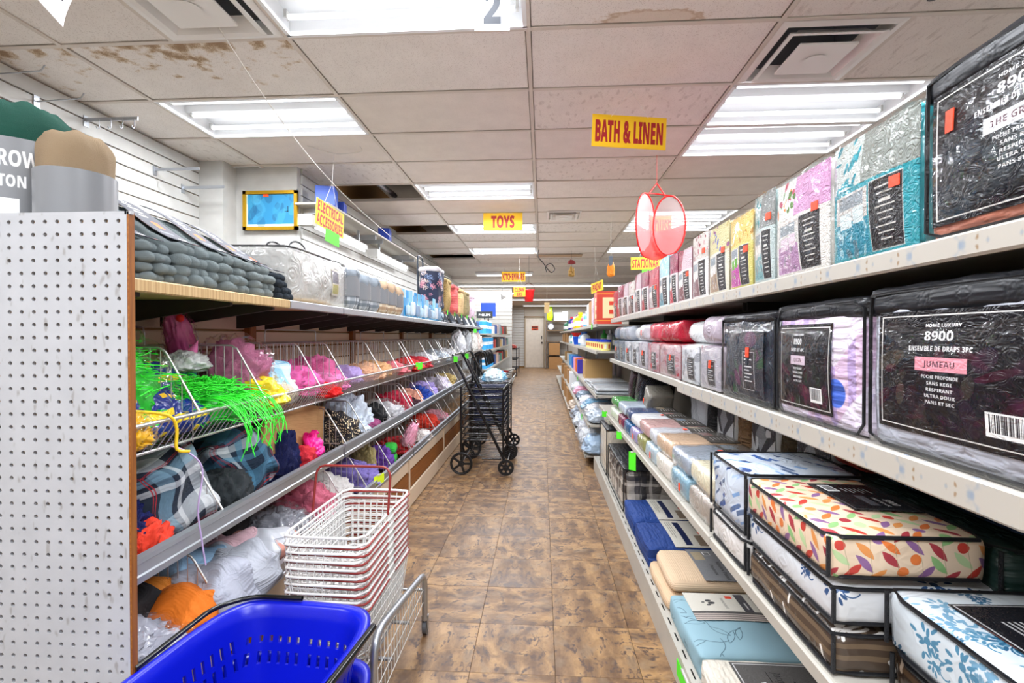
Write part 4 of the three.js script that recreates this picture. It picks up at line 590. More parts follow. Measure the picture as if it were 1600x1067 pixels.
// rolled throws standing on the end of the top shelf
function roll(x, d, y, r, h, c, bandC, lines, o) {
  const t = thing(o.n ?? 'rolled_blanket', o.l, 'blanket', [x, y, -d], o.ry ?? 0.5, o.g);
  const pts = []; for (let i = 0; i <= 28; i++) { const k = i / 28, yy = k * h; let rr = r; const e = Math.min(yy, h - yy) / (r * 0.75); if (e < 1) rr = r * Math.sqrt(Math.max(0, 1 - (1 - e) ** 2)) * 0.55 + r * 0.45 * e ** 0.3; if (o.pinch) rr *= 1 - 0.1 * Math.exp(-(((k - 0.42) / 0.3) ** 4)); pts.push(new THREE.Vector2(i === 0 || i === 28 ? 0.001 : rr, yy)); }
  const g = new THREE.LatheGeometry(pts, 40), p = g.attributes.position, u = g.attributes.uv;
  for (let i = 0; i < p.count; i++) { const a = Math.atan2(p.getZ(i), p.getX(i)), n = 1 + 0.055 * noise(Math.cos(a) * 2 + x * 9, p.getY(i) * 9, Math.sin(a) * 2 + d * 5); p.setXYZ(i, p.getX(i) * n, p.getY(i) + 0.006 * noise(p.getX(i) * 30, 2, p.getZ(i) * 30), p.getZ(i) * n); u.setXY(i, a * r, p.getY(i)); }
  mesh('fleece', smooth(g), c, t);
  const bh = o.bh ?? h * 0.5, by = o.by ?? h * 0.12, br = r * (o.pinch ? 0.955 : 1.075), b = new THREE.CylinderGeometry(br, br, bh, 36, 1, true);
  mesh('paper_band', b.translate(0, by + bh / 2, 0), bandC, t); if (o.top) o.top(t);
  return t;
}
const bandTex = (txt, rot = 0.5) => printed(canvas(1024, 256, (x, w, h) => { x.fillStyle = '#77797c'; x.fillRect(0, 0, w, h); x.fillStyle = '#f2f2f2'; const c = w * rot; fit(x, txt[0], c, 56, 42, 170); fit(x, txt[1], c, 96, 32, 170); x.fillRect(c - 60, 118, 90, 34); for (let i = 0; i < 3; i++) x.fillRect(c - 60 + i * 4, 172 + i * 22, 110 - i * 14, 9); }), { roughness: 0.35, side: THREE.DoubleSide });
const bandG = bandTex(['', ''], 0.3);
const fleece = (c) => std(c, { roughness: 1, bumpMap: T.fuzz, bumpScale: 0.02 });
roll(-1.185, 1.075, 1.327, 0.105, 0.4, fleece(0x1f6a58), bandTex(['THROW', 'JETON'], 0.065), [], { l: 'green fleece throw roll in a grey paper band above the pegboard', bh: 0.28, by: 0.012, ry: 0.2 });
roll(-1.01, 1.03, 1.327, 0.066, 0.315, fleece(0xcdb08c), bandG, [], { l: 'tan fleece throw roll in a grey paper band above the pegboard', bh: 0.19, by: 0.03, ry: 0.2 });


// chenille blankets
const slopeAt = (z, d) => lerp(1, 0.44, sstep(-0.3 * d, 0.45 * d, z));
const chenille = (w, h, d, s) => { // rows of plump ribs, layer over layer, running down to rounded ends
  const gs = [], r = rng(s), n = Math.max(2, Math.round(w / 0.036)), L = 4;
  for (let j = 0; j < L; j++) for (let i = 0; i < n; i++) {
    const x0 = (i + 0.5 - n / 2) * (w / n), ze = d * 0.5 - 0.018 - 0.02 * r() - 0.03 * (j / L) ** 2, R = w / n * (0.52 + 0.06 * r()), pts = [], ph = r() * 6;
    for (let k = 0; k <= 10; k++) { const z = lerp(-d / 2, ze, k / 10); pts.push(new V3(x0 + 0.004 * noise(z * 9, i, s + j), (j + 0.5) / L * h * slopeAt(z, d), z)); }
    const c = new THREE.CatmullRomCurve3(pts), g = new THREE.TubeGeometry(c, 26, R, 8), p = g.attributes.position, q = new V3();
    for (let k = 0; k < p.count; k++) { const seg = Math.floor(k / 9), m = c.getPointAt(Math.min(1, seg / 26)); q.fromBufferAttribute(p, k).sub(m).multiplyScalar(0.86 + 0.2 * Math.abs(Math.sin(seg * 0.62 + ph))); q.y *= lerp(1, 0.75, seg / 26); p.setXYZ(k, m.x + q.x, Math.max(0.001, m.y + q.y), m.z + q.z); }
    g.computeVertexNormals(); gs.push(g); const e = pts[10]; const sp = new THREE.SphereGeometry(R * 1.06, 12, 9); sp.scale(1, 0.85, 1.15); gs.push(sp.translate(e.x, Math.max(R * 0.84, e.y), e.z));
  }
  return merge(gs); };
const blanketTag = printed(canvas(192, 320, (x, w, h) => { x.fillStyle = '#4a4b53'; x.fillRect(0, 0, w, h); x.fillStyle = '#f0f0f0'; for (let i = 0; i < 6; i++) x.fillRect(w * 0.3, 40 + i * 20, w * (0.4 - 0.05 * (i % 3)), 8); x.fillStyle = '#ff7028'; x.fillRect(w * 0.42, 168, 50, 34); x.fillStyle = '#777a80'; x.fillRect(w * 0.2, 222, w * 0.5, 14); barcode(x, w * 0.55, h - 64, 60, 44); }), { roughness: 0.75 });
const blk = [[1.105, 1.2, 0.22, 0xa2b1b4, 'grey chenille blanket at the end of the row beside the tan throw'], [1.208, 1.37, 0.245, 0xa5b4b6, 'grey chenille blanket second from the tan throw with a wide black label'], [1.378, 1.53, 0.245, 0xa7b5b6, 'grey chenille blanket in the middle of the row with orange sticker'], [1.538, 1.68, 0.235, 0xacb8b8, 'grey chenille blanket beside the charcoal one'], [1.688, 1.785, 0.21, 0x33404c, 'charcoal chenille blanket beside the clear comforter bag']];
blk.forEach(([a, b, h, c, l], i) => {
  const w = b - a - 0.002, dep = 0.36, t = thing('chenille_blanket', l, 'blanket', [-1.09, 1.327, -(a + b) / 2], PI / 2 + 0.08);
  mesh('folded_pile', chenille(w, h, dep, i * 3 + 1), std(c, { roughness: 1, bumpMap: T.fuzz, bumpScale: 0.006 }), t);
  const cw = Math.min(0.115, w * 0.66), g = new THREE.BoxGeometry(cw, 0.002, 0.24, 6, 1, 14), p = g.attributes.position; for (let k = 0; k < p.count; k++) { const z = p.getZ(k) + 0.03; p.setXYZ(k, p.getX(k), p.getY(k) + h * slopeAt(z, dep) + 0.012, z); } g.computeVertexNormals(); mesh('paper_label', g, blanketTag, t);
});
// comforter in a clear zipped bag
{ const t = pack({ n: 'clear_comforter_bag', l: 'white comforter in a clear zip bag with black cord handles', c: 'comforter bag', s: -1, x: -0.945, y: 1.327, d0: 1.81, d1: 2.36, h: 0.215, dep: 0.36, m: plast(0xb4b4b0), zip: 0, film: 1, r: 0.03, amp: 0.006, bf: 0.02, cm: pr(canvas(96, 128, (x) => { x.fillStyle = '#b9b3a6'; x.fillRect(0, 0, 96, 128); x.fillStyle = '#6a6670'; x.fillRect(6, 8, 84, 60); x.fillStyle = '#a09850'; x.fillRect(10, 74, 76, 44); })), card: [0.16, 0.55, 0.2, 0.52] });
  mesh('black_piping', bent([new V3(-0.27, 0.21, 0.004), new V3(0.27, 0.21, 0.004), new V3(0.27, 0.215, -0.35), new V3(-0.27, 0.215, -0.35)], 0.004, 0.02, 6, true), M.zip, t);
  for (const z of [-0.1, -0.2]) mesh('cord_handle', pipe([new V3(-0.08, 0.215, z), new V3(-0.06, 0.26, z), new V3(0.0, 0.275, z), new V3(0.06, 0.26, z), new V3(0.08, 0.215, z)], 0.004, 6, false, 20), M.zip, t); }
// plaid throws
const plaidGrey = std(0xffffff, { map: plaidTex('#d4d8dc', '#5f6a74', '#98a2ac', '#3c464e'), roughness: 0.95, bumpMap: T.fuzz, bumpScale: 0.004 }), plaidTan = std(0xffffff, { map: plaidTex('#dccfb8', '#8c6a50', '#b89c80', '#5c4230'), roughness: 0.95 });
const orangeDot = (t) => mesh('price_sticker', bx(0.024, 0.02, 0.002, 0.02, 0.14, 0.098), M.orange, t);
[[2.47, 0.24, plaidGrey, 'grey plaid throw roll against the clear comforter bag'], [2.64, 0.215, plaidGrey, 'grey plaid throw roll in the middle of its row'], [2.8, 0.22, plaidGrey, 'grey plaid throw roll beside the tan plaid ones'], [2.96, 0.22, plaidTan, 'tan plaid throw roll beside the grey plaid ones'], [3.12, 0.225, plaidTan, 'tan plaid throw roll in the middle of its row'], [3.28, 0.21, plaidTan, 'tan plaid throw roll by the small packets']].forEach(([d, h, m, l], i) => roll(-1.0, d, 1.327, 0.079, h, m, bandG, [], { n: 'plaid_throw', l, bh: h * 0.42, by: h * 0.3, ry: 1.2, pinch: 1, g: undefined }));
// second row of throws behind
[[2.5, 'plaid throw standing behind the grey plaid rolls'], [2.7, 'plaid throw behind the middle grey roll']].forEach(([d, l], i) => roll(-1.2, d, 1.327, 0.085, 0.26, plaidGrey, bandG, [], { n: 'plaid_throw', l, pinch: 1 }));

// ---------- contents of the bins ----------
const tartan = std(0xffffff, { map: plaidTex('#16283c', '#4d86a4', '#e2e8ea', '#b02a34'), roughness: 0.95, bumpMap: T.fold, bumpScale: 0.006 }), tartanW = std(0xffffff, { map: plaidTex('#1d2736', '#e6eaea', '#78a0b4', '#a8242e'), roughness: 0.95, bumpMap: T.fold, bumpScale: 0.006 }), tartanO = std(0xffffff, { map: plaidTex('#8a2a18', '#e0a040', '#c04a20', '#401810'), roughness: 0.95 });
const checkB = std(0xffffff, { map: plaidTex('#9fd4ee', '#f0f8fc', '#58aede', '#ffffff'), roughness: 0.9, bumpMap: T.fold, bumpScale: 0.006 });
const dotted = std(0xffffff, { map: dots('#17141a', '#e6d0a8'), roughness: 0.8 });
function heap(n, l, c, x, y, d, w, h, dp, m, s, o = {}) {
  const t = thing(n, l, c, [x, y, -d], o.ry ?? 0, o.g); if (o.pouch || o.drape) { mesh(o.part ?? 'crumpled_cloth', o.pouch ? soft(w, h, dp, { r: w * 0.45, bf: 0.004, bt: 0.004, amp: 0.008, fq: 12, seed: s, n: 0.01 }) : soft(w, h, dp, { r: 0.05, bf: 0.02, bt: 0.03, amp: 0.028, fq: 6.5, seed: s, n: 0.011, cap: 50 }), m, t); t.rotation.set(o.rx ?? 0, o.ry ?? 0, o.rz ?? 0); return t; } if (o.rx || o.rz) t.rotation.set(o.rx ?? 0, o.ry ?? 0, o.rz ?? 0);
  mesh(o.part ?? 'crumpled_cloth', crumple(w, h, dp, { seed: s, amp: o.amp ?? 0.2, fq: o.fq ?? 1.9, det: o.det ?? 12, pw: o.pw ?? 0.8 }), m, t);
  if (o.film) mesh('clear_bag', crumple(w * 1.12, h * 1.12, dp * 1.12, { seed: s + 50, amp: 0.14, fq: 3.2, det: 14, pw: 0.7 }), M.film, t);
  return t;
}
const shred = (n, w, h, d, seed, spill) => { const r = rng(seed), gs = []; for (let i = 0; i < n; i++) { const a = r() * 6.28, q = Math.sqrt(r()), x = Math.cos(a) * q * w / 2, z = Math.sin(a) * q * d / 2, y = h * Math.sqrt(Math.max(0, 1 - q * q)) * (0.85 + 0.2 * r()); const b = r() * 6.28, L = 0.02 + r() * 0.035; const pts = [new V3(x, y, z)]; for (let k = 1; k < 4; k++) pts.push(new V3(x + Math.cos(b + k * (r() - 0.5)) * L * k * 0.5, Math.max(0.004, y + (r() - 0.45) * 0.02 - k * 0.004), z + Math.sin(b + k * (r() - 0.5)) * L * k * 0.5)); gs.push(pipe(pts, 0.0016, 3, false, 6)); }
  for (let i = 0; i < (spill ?? 0); i++) { const z = (r() - 0.5) * d * 0.8, x0 = w * 0.3, L = 0.01 + r() * 0.12; gs.push(pipe([new V3(x0 - 0.05, h * 0.6, z), new V3(x0 + 0.05 + 0.02 * r(), h * 0.55, z + 0.02 * (r() - 0.5)), new V3(x0 + 0.1 + 0.03 * r(), h * 0.3 - L * 0.5, z + 0.05 * (r() - 0.5)), new V3(x0 + 0.1 + 0.03 * r(), h * 0.2 - L, z + 0.06 * (r() - 0.5))], 0.0016, 3, false, 8)); }
  return merge(gs); };
const neon = plain(0x3df03a, 0.35), neonD = plain(0x1fae2c, 0.4);
const y1 = 0.926, y2 = 0.632, y3 = 0.36;
{ let t = heap('paper_grass_bag', 'bag of shredded neon green paper grass beside the pegboard', 'gift filler', -1.12, y1, 1.17, 0.3, 0.27, 0.22, neonD, 4, { part: 'paper_core', film: 1, amp: 0.08 }); mesh('paper_shreds', shred(800, 0.32, 0.285, 0.23, 5), neon, t);
  t = heap('green_paper_filler', 'loose neon green paper grass spilling over the bin rail', 'gift filler', -1.02, y1 + 0.01, 1.45, 0.2, 0.12, 0.22, neonD, 9, { part: 'paper_core', amp: 0.1 }); mesh('paper_shreds', shred(520, 0.23, 0.145, 0.28, 8, 34), neon, t); }
const navyWrap = phy(0xffffff, { map: canvas(256, 256, (x) => { x.fillStyle = '#142a78'; x.fillRect(0, 0, 256, 256); x.fillStyle = '#f0d020'; x.fillRect(0, 0, 256, 26); x.fillStyle = '#e8b828'; x.font = 'italic bold 40px sans-serif'; for (let i = 0; i < 3; i++) for (let k = 0; k < 6; k++) x.fillRect(20 + k * 36 + (k % 2) * 4, 80 + i * 60, 22, 18 - (k % 3) * 4); }, { rep: 0.2 }), roughness: 0.15, bumpMap: T.crinkle, bumpScale: 0.005 });
heap('gift_filler_pack', 'navy and yellow foil packet lying on the green paper grass', 'packet', -0.955, y1 + 0.02, 1.2, 0.05, 0.12, 0.18, navyWrap, 11, { part: 'foil_wrapper', rz: 0.45, pouch: 1 });
heap('gift_filler_pack', 'navy foil packet hanging over the bin rail', 'packet', -0.94, y1 + 0.02, 1.3, 0.05, 0.09, 0.12, navyWrap, 12, { part: 'foil_wrapper', rz: 0.6, pouch: 1 });
heap('gift_filler_pack', 'navy foil packet between the green grass and the pink bag', 'packet', -1.08, y1 + 0.1, 1.38, 0.05, 0.11, 0.14, navyWrap, 15, { part: 'foil_wrapper', rz: 0.6, pouch: 1 });
heap('yellow_filler_bag', 'gold yellow shredded filler bag by the pegboard under the navy packet', 'packet', -0.95, y1 + 0.01, 1.08, 0.1, 0.08, 0.09, plast(0xe0a812), 13, { part: 'filler', film: 1 });
heap('yellow_filler_bag', 'bright yellow filler bag under the pink fluffy bag', 'packet', -1.0, y1 + 0.02, 1.66, 0.2, 0.11, 0.17, plast(0xf2d41c), 14, { part: 'filler', film: 1 });
heap('pink_feather_bag', 'pink fluffy feather bag in clear plastic', 'packet', -1.08, y1 + 0.09, 1.66, 0.22, 0.16, 0.17, std(0xee8fb8, { roughness: 1, bumpMap: T.fuzz, bumpScale: 0.01 }), 16, { part: 'feathers', film: 1, rz: -0.35, amp: 0.18 });
{ const t = heap('pink_balloon_pack', 'tall pink plastic packet standing up at the back of the bin', 'packet', -1.19, y1 + 0.2, 1.6, 0.07, 0.16, 0.09, phy(0xd85aa0, { roughness: 0.25 }), 17, { part: 'pink_wrapper', amp: 0.1, rx: 0.35, film: 1 }); mesh('red_sticker', new THREE.SphereGeometry(0.012, 10, 8), plain(0xf01c1c), t, [0.03, 0.145, 0.015]); }
heap('white_leaflet_pack', 'white printed packet under the tall pink one', 'packet', -1.12, y1 + 0.16, 1.5, 0.12, 0.06, 0.14, plast(0xd4d8d6), 18, { part: 'wrapper' });
heap('pink_toy_pack', 'magenta packet half hidden behind the green grass', 'packet', -1.2, y1 + 0.2, 1.14, 0.14, 0.07, 0.2, plast(0xd05aa8), 19, { part: 'wrapper' });
{ const t = thing('party_hat', 'pink and blue paper party hat by the feather bag', 'party hat', [-1.14, y1 + 0.16, -1.52], 0.4); t.rotation.z = -0.4; mesh('paper_cone', new THREE.ConeGeometry(0.04, 0.11, 24, 1, true).translate(0, 0.055, 0), std(0xf07ab8, { side: THREE.DoubleSide }), t); mesh('paper_band', new THREE.CylinderGeometry(0.0245, 0.0405, 0.045, 24, 1, true).translate(0, 0.022, 0), std(0x4ab8e8, { side: THREE.DoubleSide }), t); }
{ const t = thing('yellow_ribbon', 'yellow ribbon dangling from the bin rail', 'ribbon', [-0.895, y1, -1.15]); mesh('ribbon_strip', pipe([new V3(-0.06, 0.1, 0.05), new V3(0.0, 0.085, 0.01), new V3(0.008, 0.05, -0.01), new V3(0.012, 0.0, -0.005), new V3(0.03, -0.01, -0.025)], 0.004, 5, false, 20), plain(0xf2cc20), t); }
heap('checked_shorts', 'blue and white checked shorts in the wire bin', 'clothing', -1.08, y1 + 0.02, 1.82, 0.24, 0.15, 0.17, checkB, 20, { drape: 1, rz: 0.2 });
{ const t = thing('beige_slipper', 'beige slip-on shoe beside the checked shorts', 'shoe', [-0.99, y1 + 0.02, -1.86], 0.3); const pts = [[0, 0.03], [0.05, 0.05], [0.12, 0.055], [0.17, 0.045], [0.22, 0.036], [0.25, 0.02]]; const sh = soft(0.085, 0.07, 0.22, { r: 0.034, bf: 0, bt: 0.01, amp: 0.002 }); mesh('upper', sh, fab(0xcabfae), t); mesh('sole', soft(0.09, 0.016, 0.235, { r: 0.008, bf: 0, bt: 0, amp: 0 }), plain(0x6a6058), t); mesh('collar', new THREE.TorusGeometry(0.03, 0.006, 8, 20).rotateX(PI / 2).translate(0, 0.076, -0.04), plain(0xe8e0d4), t); }
// upper tier, further along
[[2.03, -1.1, 0.3, 0.2, 0.24, 0xf06ab0, 'hot pink sweater bundle in the upper bins'], [2.3, -1.02, 0.2, 0.12, 0.18, 0xf08cc0, 'pale pink crumpled top hanging at the bin front'], [2.36, -1.14, 0.3, 0.22, 0.22, 0xe870a8, 'pink frilly dress bundle'], [2.62, -1.08, 0.22, 0.14, 0.2, 0xb8a0d8, 'lilac crumpled cloth in the upper bins'], [2.8, -1.03, 0.22, 0.14, 0.2, 0xe8b490, 'peach crumpled cloth in the upper bins'], [3.0, -1.05, 0.24, 0.15, 0.2, 0xd8a878, 'tan plush bundle in the upper bins'], [3.24, -1.02, 0.24, 0.13, 0.22, 0xe07880, 'rose crumpled cloth in the upper bins'], [3.6, -1.0, 0.24, 0.13, 0.26, 0xd83030, 'red crumpled cloth in the upper bins'], [3.95, -1.02, 0.26, 0.14, 0.26, 0xc82838, 'crimson cloth under the white packets'], [4.3, -1.05, 0.26, 0.16, 0.26, 0xe6e8ee, 'white packet heap in the upper bins'], [4.8, -1.05, 0.26, 0.17, 0.3, 0xb8c4d0, 'pale blue packet heap near the black carts'], [5.3, -1.05, 0.26, 0.17, 0.34, 0xd8d8dc, 'silvery packet heap behind the cart handles']].forEach(([d, x, w, h, dp, c, l], i) => heap('clothing_bundle', l, 'clothing', x, y1 + 0.015, d, w, h * 0.68, dp, fab(c), 30 + i, { fq: 2.3, film: i > 8 }));
heap('red_cloth', 'bright red cloth showing below the pink clothing', 'clothing', -0.95, y1, 2.17, 0.1, 0.06, 0.12, fab(0xe01818), 44);
// middle tier
const m2 = [['navy_frill_scarf', 'dark blue frilled scarf heap beside the pegboard', -1.09, 1.15, 0.27, 0.16, 0.22, std(0x1c2a86, { roughness: 0.9, bumpMap: T.fuzz, bumpScale: 0.03 }), 51, { fq: 5, amp: 0.2, det: 16 }], ['plaid_scarf', 'black and white plaid scarf draped over the bin', -1.04, 1.33, 0.22, 0.22, 0.22, tartanW, 52, { drape: 1, rz: 0.25, rx: 0.2 }], ['plaid_scarf', 'blue and black plaid scarf beside the cardboard box', -1.06, 1.66, 0.24, 0.22, 0.26, tartan, 53, { drape: 1, rz: 0.25, rx: 0.15 }], ['plaid_scarf', 'orange and red plaid scarf behind the blue scarves', -1.17, 1.36, 0.2, 0.24, 0.22, tartanO, 54, { drape: 1 }], ['felt_cap', 'dark grey felt cap between the plaid scarves', -1.0, 1.5, 0.16, 0.14, 0.17, fab(0x1d2428), 55, { amp: 0.12 }], ['navy_fringe_scarf', 'navy fringed scarf end beside the pink glove', -1.02, 1.83, 0.18, 0.2, 0.13, std(0x14206a, { roughness: 0.9, bumpMap: T.fuzz, bumpScale: 0.02 }), 56, { fq: 4 }], ['peach_scarf', 'peach lined scarf over the plaid one', -1.14, 1.82, 0.16, 0.27, 0.16, fab(0xe0a898), 57, { drape: 1, rx: -0.3 }], ['black_net_bag', 'black and silver bagged hat behind the scarves', -1.2, 1.7, 0.2, 0.3, 0.22, plast(0x3a3436), 58, { film: 1 }], ['red_knit', 'red knitted hat under the ticket rail', -0.98, 1.16, 0.12, 0.1, 0.12, fab(0xe03a20), 59, {}], ['red_knit', 'red patterned cloth beside the navy fringe', -1.0, 1.98, 0.16, 0.1, 0.12, fab(0xc42030), 60, {}]];
for (const [n, l, x, d, w, h, dp, m, s, o] of m2) heap(n, l, 'clothing', x, y2 + 0.012, d, w, h, dp, m, s, o);
{ const t = thing('cardboard_box', 'flattened brown cardboard box leaning in the middle bins', 'box', [-1.12, y2 + 0.14, -1.98], 0.1); t.rotation.z = 0.0; const fl = mesh('box_panel', bx(0.012, 0.24, 0.62, 0.11, 0.03, 0.0), M.cardboard, t); fl.rotation.x = 0.0; mesh('box_base', bx(0.3, 0.012, 0.6, -0.04, -0.09, 0), M.cardboard, t); mesh('box_side', bx(0.3, 0.2, 0.012, -0.04, 0.01, -0.3), M.cardboard, t); t.rotation.x = -0.18; }
{ const t = heap('pink_glove', 'hot pink rubber glove at the ticket rail', 'glove', -0.98, y2 + 0.05, 2.08, 0.08, 0.08, 0.1, phy(0xf02898, { roughness: 0.35 }), 61, { part: 'palm', amp: 0.15 }); for (let i = 0; i < 4; i++) mesh('finger', pipe([new V3(0, 0.05, 0.04 - i * 0.022), new V3(-0.01, 0.09, 0.05 - i * 0.03), new V3(0, 0.11 - 0.01 * (i % 2), 0.06 - i * 0.036)], 0.011, 8, false, 8), phy(0xf02898, { roughness: 0.35 }), t); }
[[2.42, 0.22, 0.2, dotted, 'dark bag with cream dot print in the middle bins'], [2.68, 0.3, 0.24, fab(0xc8d2de), 'pale blue white bundle in the middle bins'], [2.76, 0.14, 0.16, fab(0x8a3a68), 'plum bundle below the pale blue one'], [2.95, 0.2, 0.2, fab(0x0e0f12), 'black felt hat in the middle bins'], [3.22, 0.16, 0.22, plast(0xc8c8cc), 'clear packet beside the black hat'], [3.52, 0.2, 0.24, fab(0xc02040), 'red cloth hanging in the middle bins'], [3.72, 0.12, 0.2, fab(0x3a1020), 'dark maroon cloth by the red one'], [3.92, 0.18, 0.2, fab(0xf0b098), 'salmon cloth in the middle bins'], [4.15, 0.16, 0.22, fab(0x2048b0), 'royal blue cloth in the middle bins'], [4.45, 0.18, 0.26, fab(0xa898d8), 'lavender cloth in the middle bins'], [4.9, 0.2, 0.3, fab(0xd8d0e0), 'pale mauve heap behind the carts'], [5.4, 0.2, 0.34, fab(0xc8b070), 'mustard heap behind the carts']].forEach(([d, h, dp, m, l], i) => heap('clothing_bundle', l, 'clothing', -1.05 - 0.03 * (i % 2), y2 + 0.012, d, 0.26, h * 0.75, dp, m, 70 + i, { fq: 2.2, film: i === 4 }));
// bottom tier
[[1.12, -1.02, 0.3, 0.13, 0.2, plast(0xa6a8b4), 'clear bag of grey and lilac clothing beside the blue basket', 1], [1.22, -1.14, 0.26, 0.15, 0.2, fab(0x1a1a1e), 'black clothing heap at the back of the bottom bin'], [1.33, -0.98, 0.2, 0.12, 0.15, fab(0xe87818), 'orange shirt with white trim above the blue basket'], [1.3, -1.1, 0.2, 0.13, 0.14, fab(0xf09030), 'light orange vest behind the white shirt'], [1.42, -0.99, 0.26, 0.13, 0.18, fab(0xb4b8c6), 'white shirt draped at the bottom bin edge'], [1.56, -0.98, 0.24, 0.12, 0.18, fab(0xb8bcc6), 'second white shirt beside the printed one'], [1.46, -1.14, 0.24, 0.15, 0.2, fab(0x9cc4e4), 'light blue shirt behind the white shirts'], [1.42, -1.22, 0.16, 0.1, 0.2, fab(0x70182c), 'dark red cloth at the back of the bottom bin'], [1.66, -1.12, 0.24, 0.13, 0.18, fab(0xdcb4bc), 'pink trimmed bag in the bottom bin'], [1.76, -1.0, 0.22, 0.1, 0.2, std(0xffffff, { map: plaidTex('#e4e6ea', '#c8ccd4', '#d86848', '#2c3448'), roughness: 0.9 }), 'white shirt with dark line print beside the wire baskets'], [1.94, -1.08, 0.26, 0.13, 0.22, plast(0x9a9ca4), 'grey plastic packet beside the wire baskets', 1], [1.82, -1.2, 0.16, 0.16, 0.18, fab(0x161212), 'black bundle with orange rim behind the plastic packet']].forEach(([d, x, w, h, dp, m, l, f], i) => heap('clothing_bundle', l, 'clothing', x, y3 + 0.006, d, w, h, dp, m, 90 + i, f ? { fq: 2.4, film: 1, det: 14 } : { drape: 1, rz: 0.12, rx: (i % 3 - 1) * 0.25 }));
[[2.2, -1.08, 0.26, 0.2, 0.2, fab(0xd87088), 'pink bundle behind the wire basket stack'], [2.42, -1.1, 0.26, 0.18, 0.22, fab(0xe8e4e0), 'white bundle behind the basket handle'], [2.66, -1.06, 0.3, 0.2, 0.24, fab(0x7a6cb0), 'purple plush bundle in the bottom bins'], [2.72, -0.98, 0.16, 0.08, 0.14, fab(0x9884d0), 'light purple cloth at the bottom rail'], [2.95, -1.08, 0.14, 0.24, 0.12, fab(0xb0a068), 'olive long sock standing in the bottom bin'], [3.08, -1.02, 0.16, 0.18, 0.14, fab(0x6a40a0), 'striped purple slippers beside the green ones'], [3.5, -1.05, 0.24, 0.14, 0.26, fab(0xd03038), 'red cloth heap in the bottom bins'], [3.95, -1.0, 0.22, 0.1, 0.22, fab(0xf0e8e4), 'white cloth scrap in the bottom bins'], [4.35, -1.05, 0.26, 0.18, 0.26, fab(0xd83820), 'red heap by the cart wheels'], [4.8, -1.05, 0.26, 0.14, 0.28, fab(0xd890a0), 'rose heap behind the cart wheels']].forEach(([d, x, w, h, dp, m, l], i) => heap('clothing_bundle', l, 'clothing', x, y3 + 0.006, d, w, h * 0.75, dp, m, 110 + i, { fq: 2.2 }));
for (const [y, l] of [[0.01, 'green slipper lying under another green slipper'], [0.075, 'green slipper on top of the green slipper']]) { const t = thing('green_slipper', l, 'slipper', [-1.0, y3 + 0.005 + y, -3.22], 0.2); mesh('slipper_upper', soft(0.09, 0.045, 0.17, { r: 0.022, bf: 0, bt: 0.012, amp: 0.002 }), fab(0x2cb83c), t); mesh('slipper_sole', soft(0.095, 0.014, 0.2, { r: 0.007, bf: 0, bt: 0, amp: 0 }), plain(0x183a20), t); }
heap('pink_packet', 'pale pink plastic packet leaning over the bottom rail', 'packet', -0.955, y3 + 0.07, 3.45, 0.08, 0.16, 0.14, plast(0xf0a8c0), 130, { part: 'wrapper', rz: -0.4, film: 1 });

// tags and ribbons on the bins
[[-0.885, 0.985, 3.55, 0, 'lime price tag on the upper bin rail by the red clothing'], [-0.89, 1.27, 6.6, 0, 'lime price tag hanging under the top shelf by the trolley bags'], [-0.885, 0.42, 2.66, 1, 'yellow price tag on the bottom bin rail behind the basket handle']].forEach(([x, y, d, k, l]) => { const t = thing('bin_tag', l, 'price tag', [x, y, -d], PI / 2 - 0.3); mesh('tag_card', bx(0.09, 0.05, 0.002), k ? plain(0xd8f020) : M.green, t); mesh('tag_clip', bx(0.03, 0.008, 0.006, 0, 0.025, 0), M.white, t); });
{ const t = thing('lilac_ribbon', 'lilac ribbon hanging down across the middle bin rail', 'ribbon', [-0.89, 0.66, -1.2]); mesh('ribbon_strip', pipe([new V3(-0.02, 0.27, 0.03), new V3(0.01, 0.25, 0.01), new V3(0.025, 0.2, -0.02), new V3(0.02, 0.1, -0.01), new V3(0.022, 0.02, -0.02), new V3(0.025, -0.05, -0.03)], 0.0022, 5, false, 30), plain(0xc8b0dc), t); }

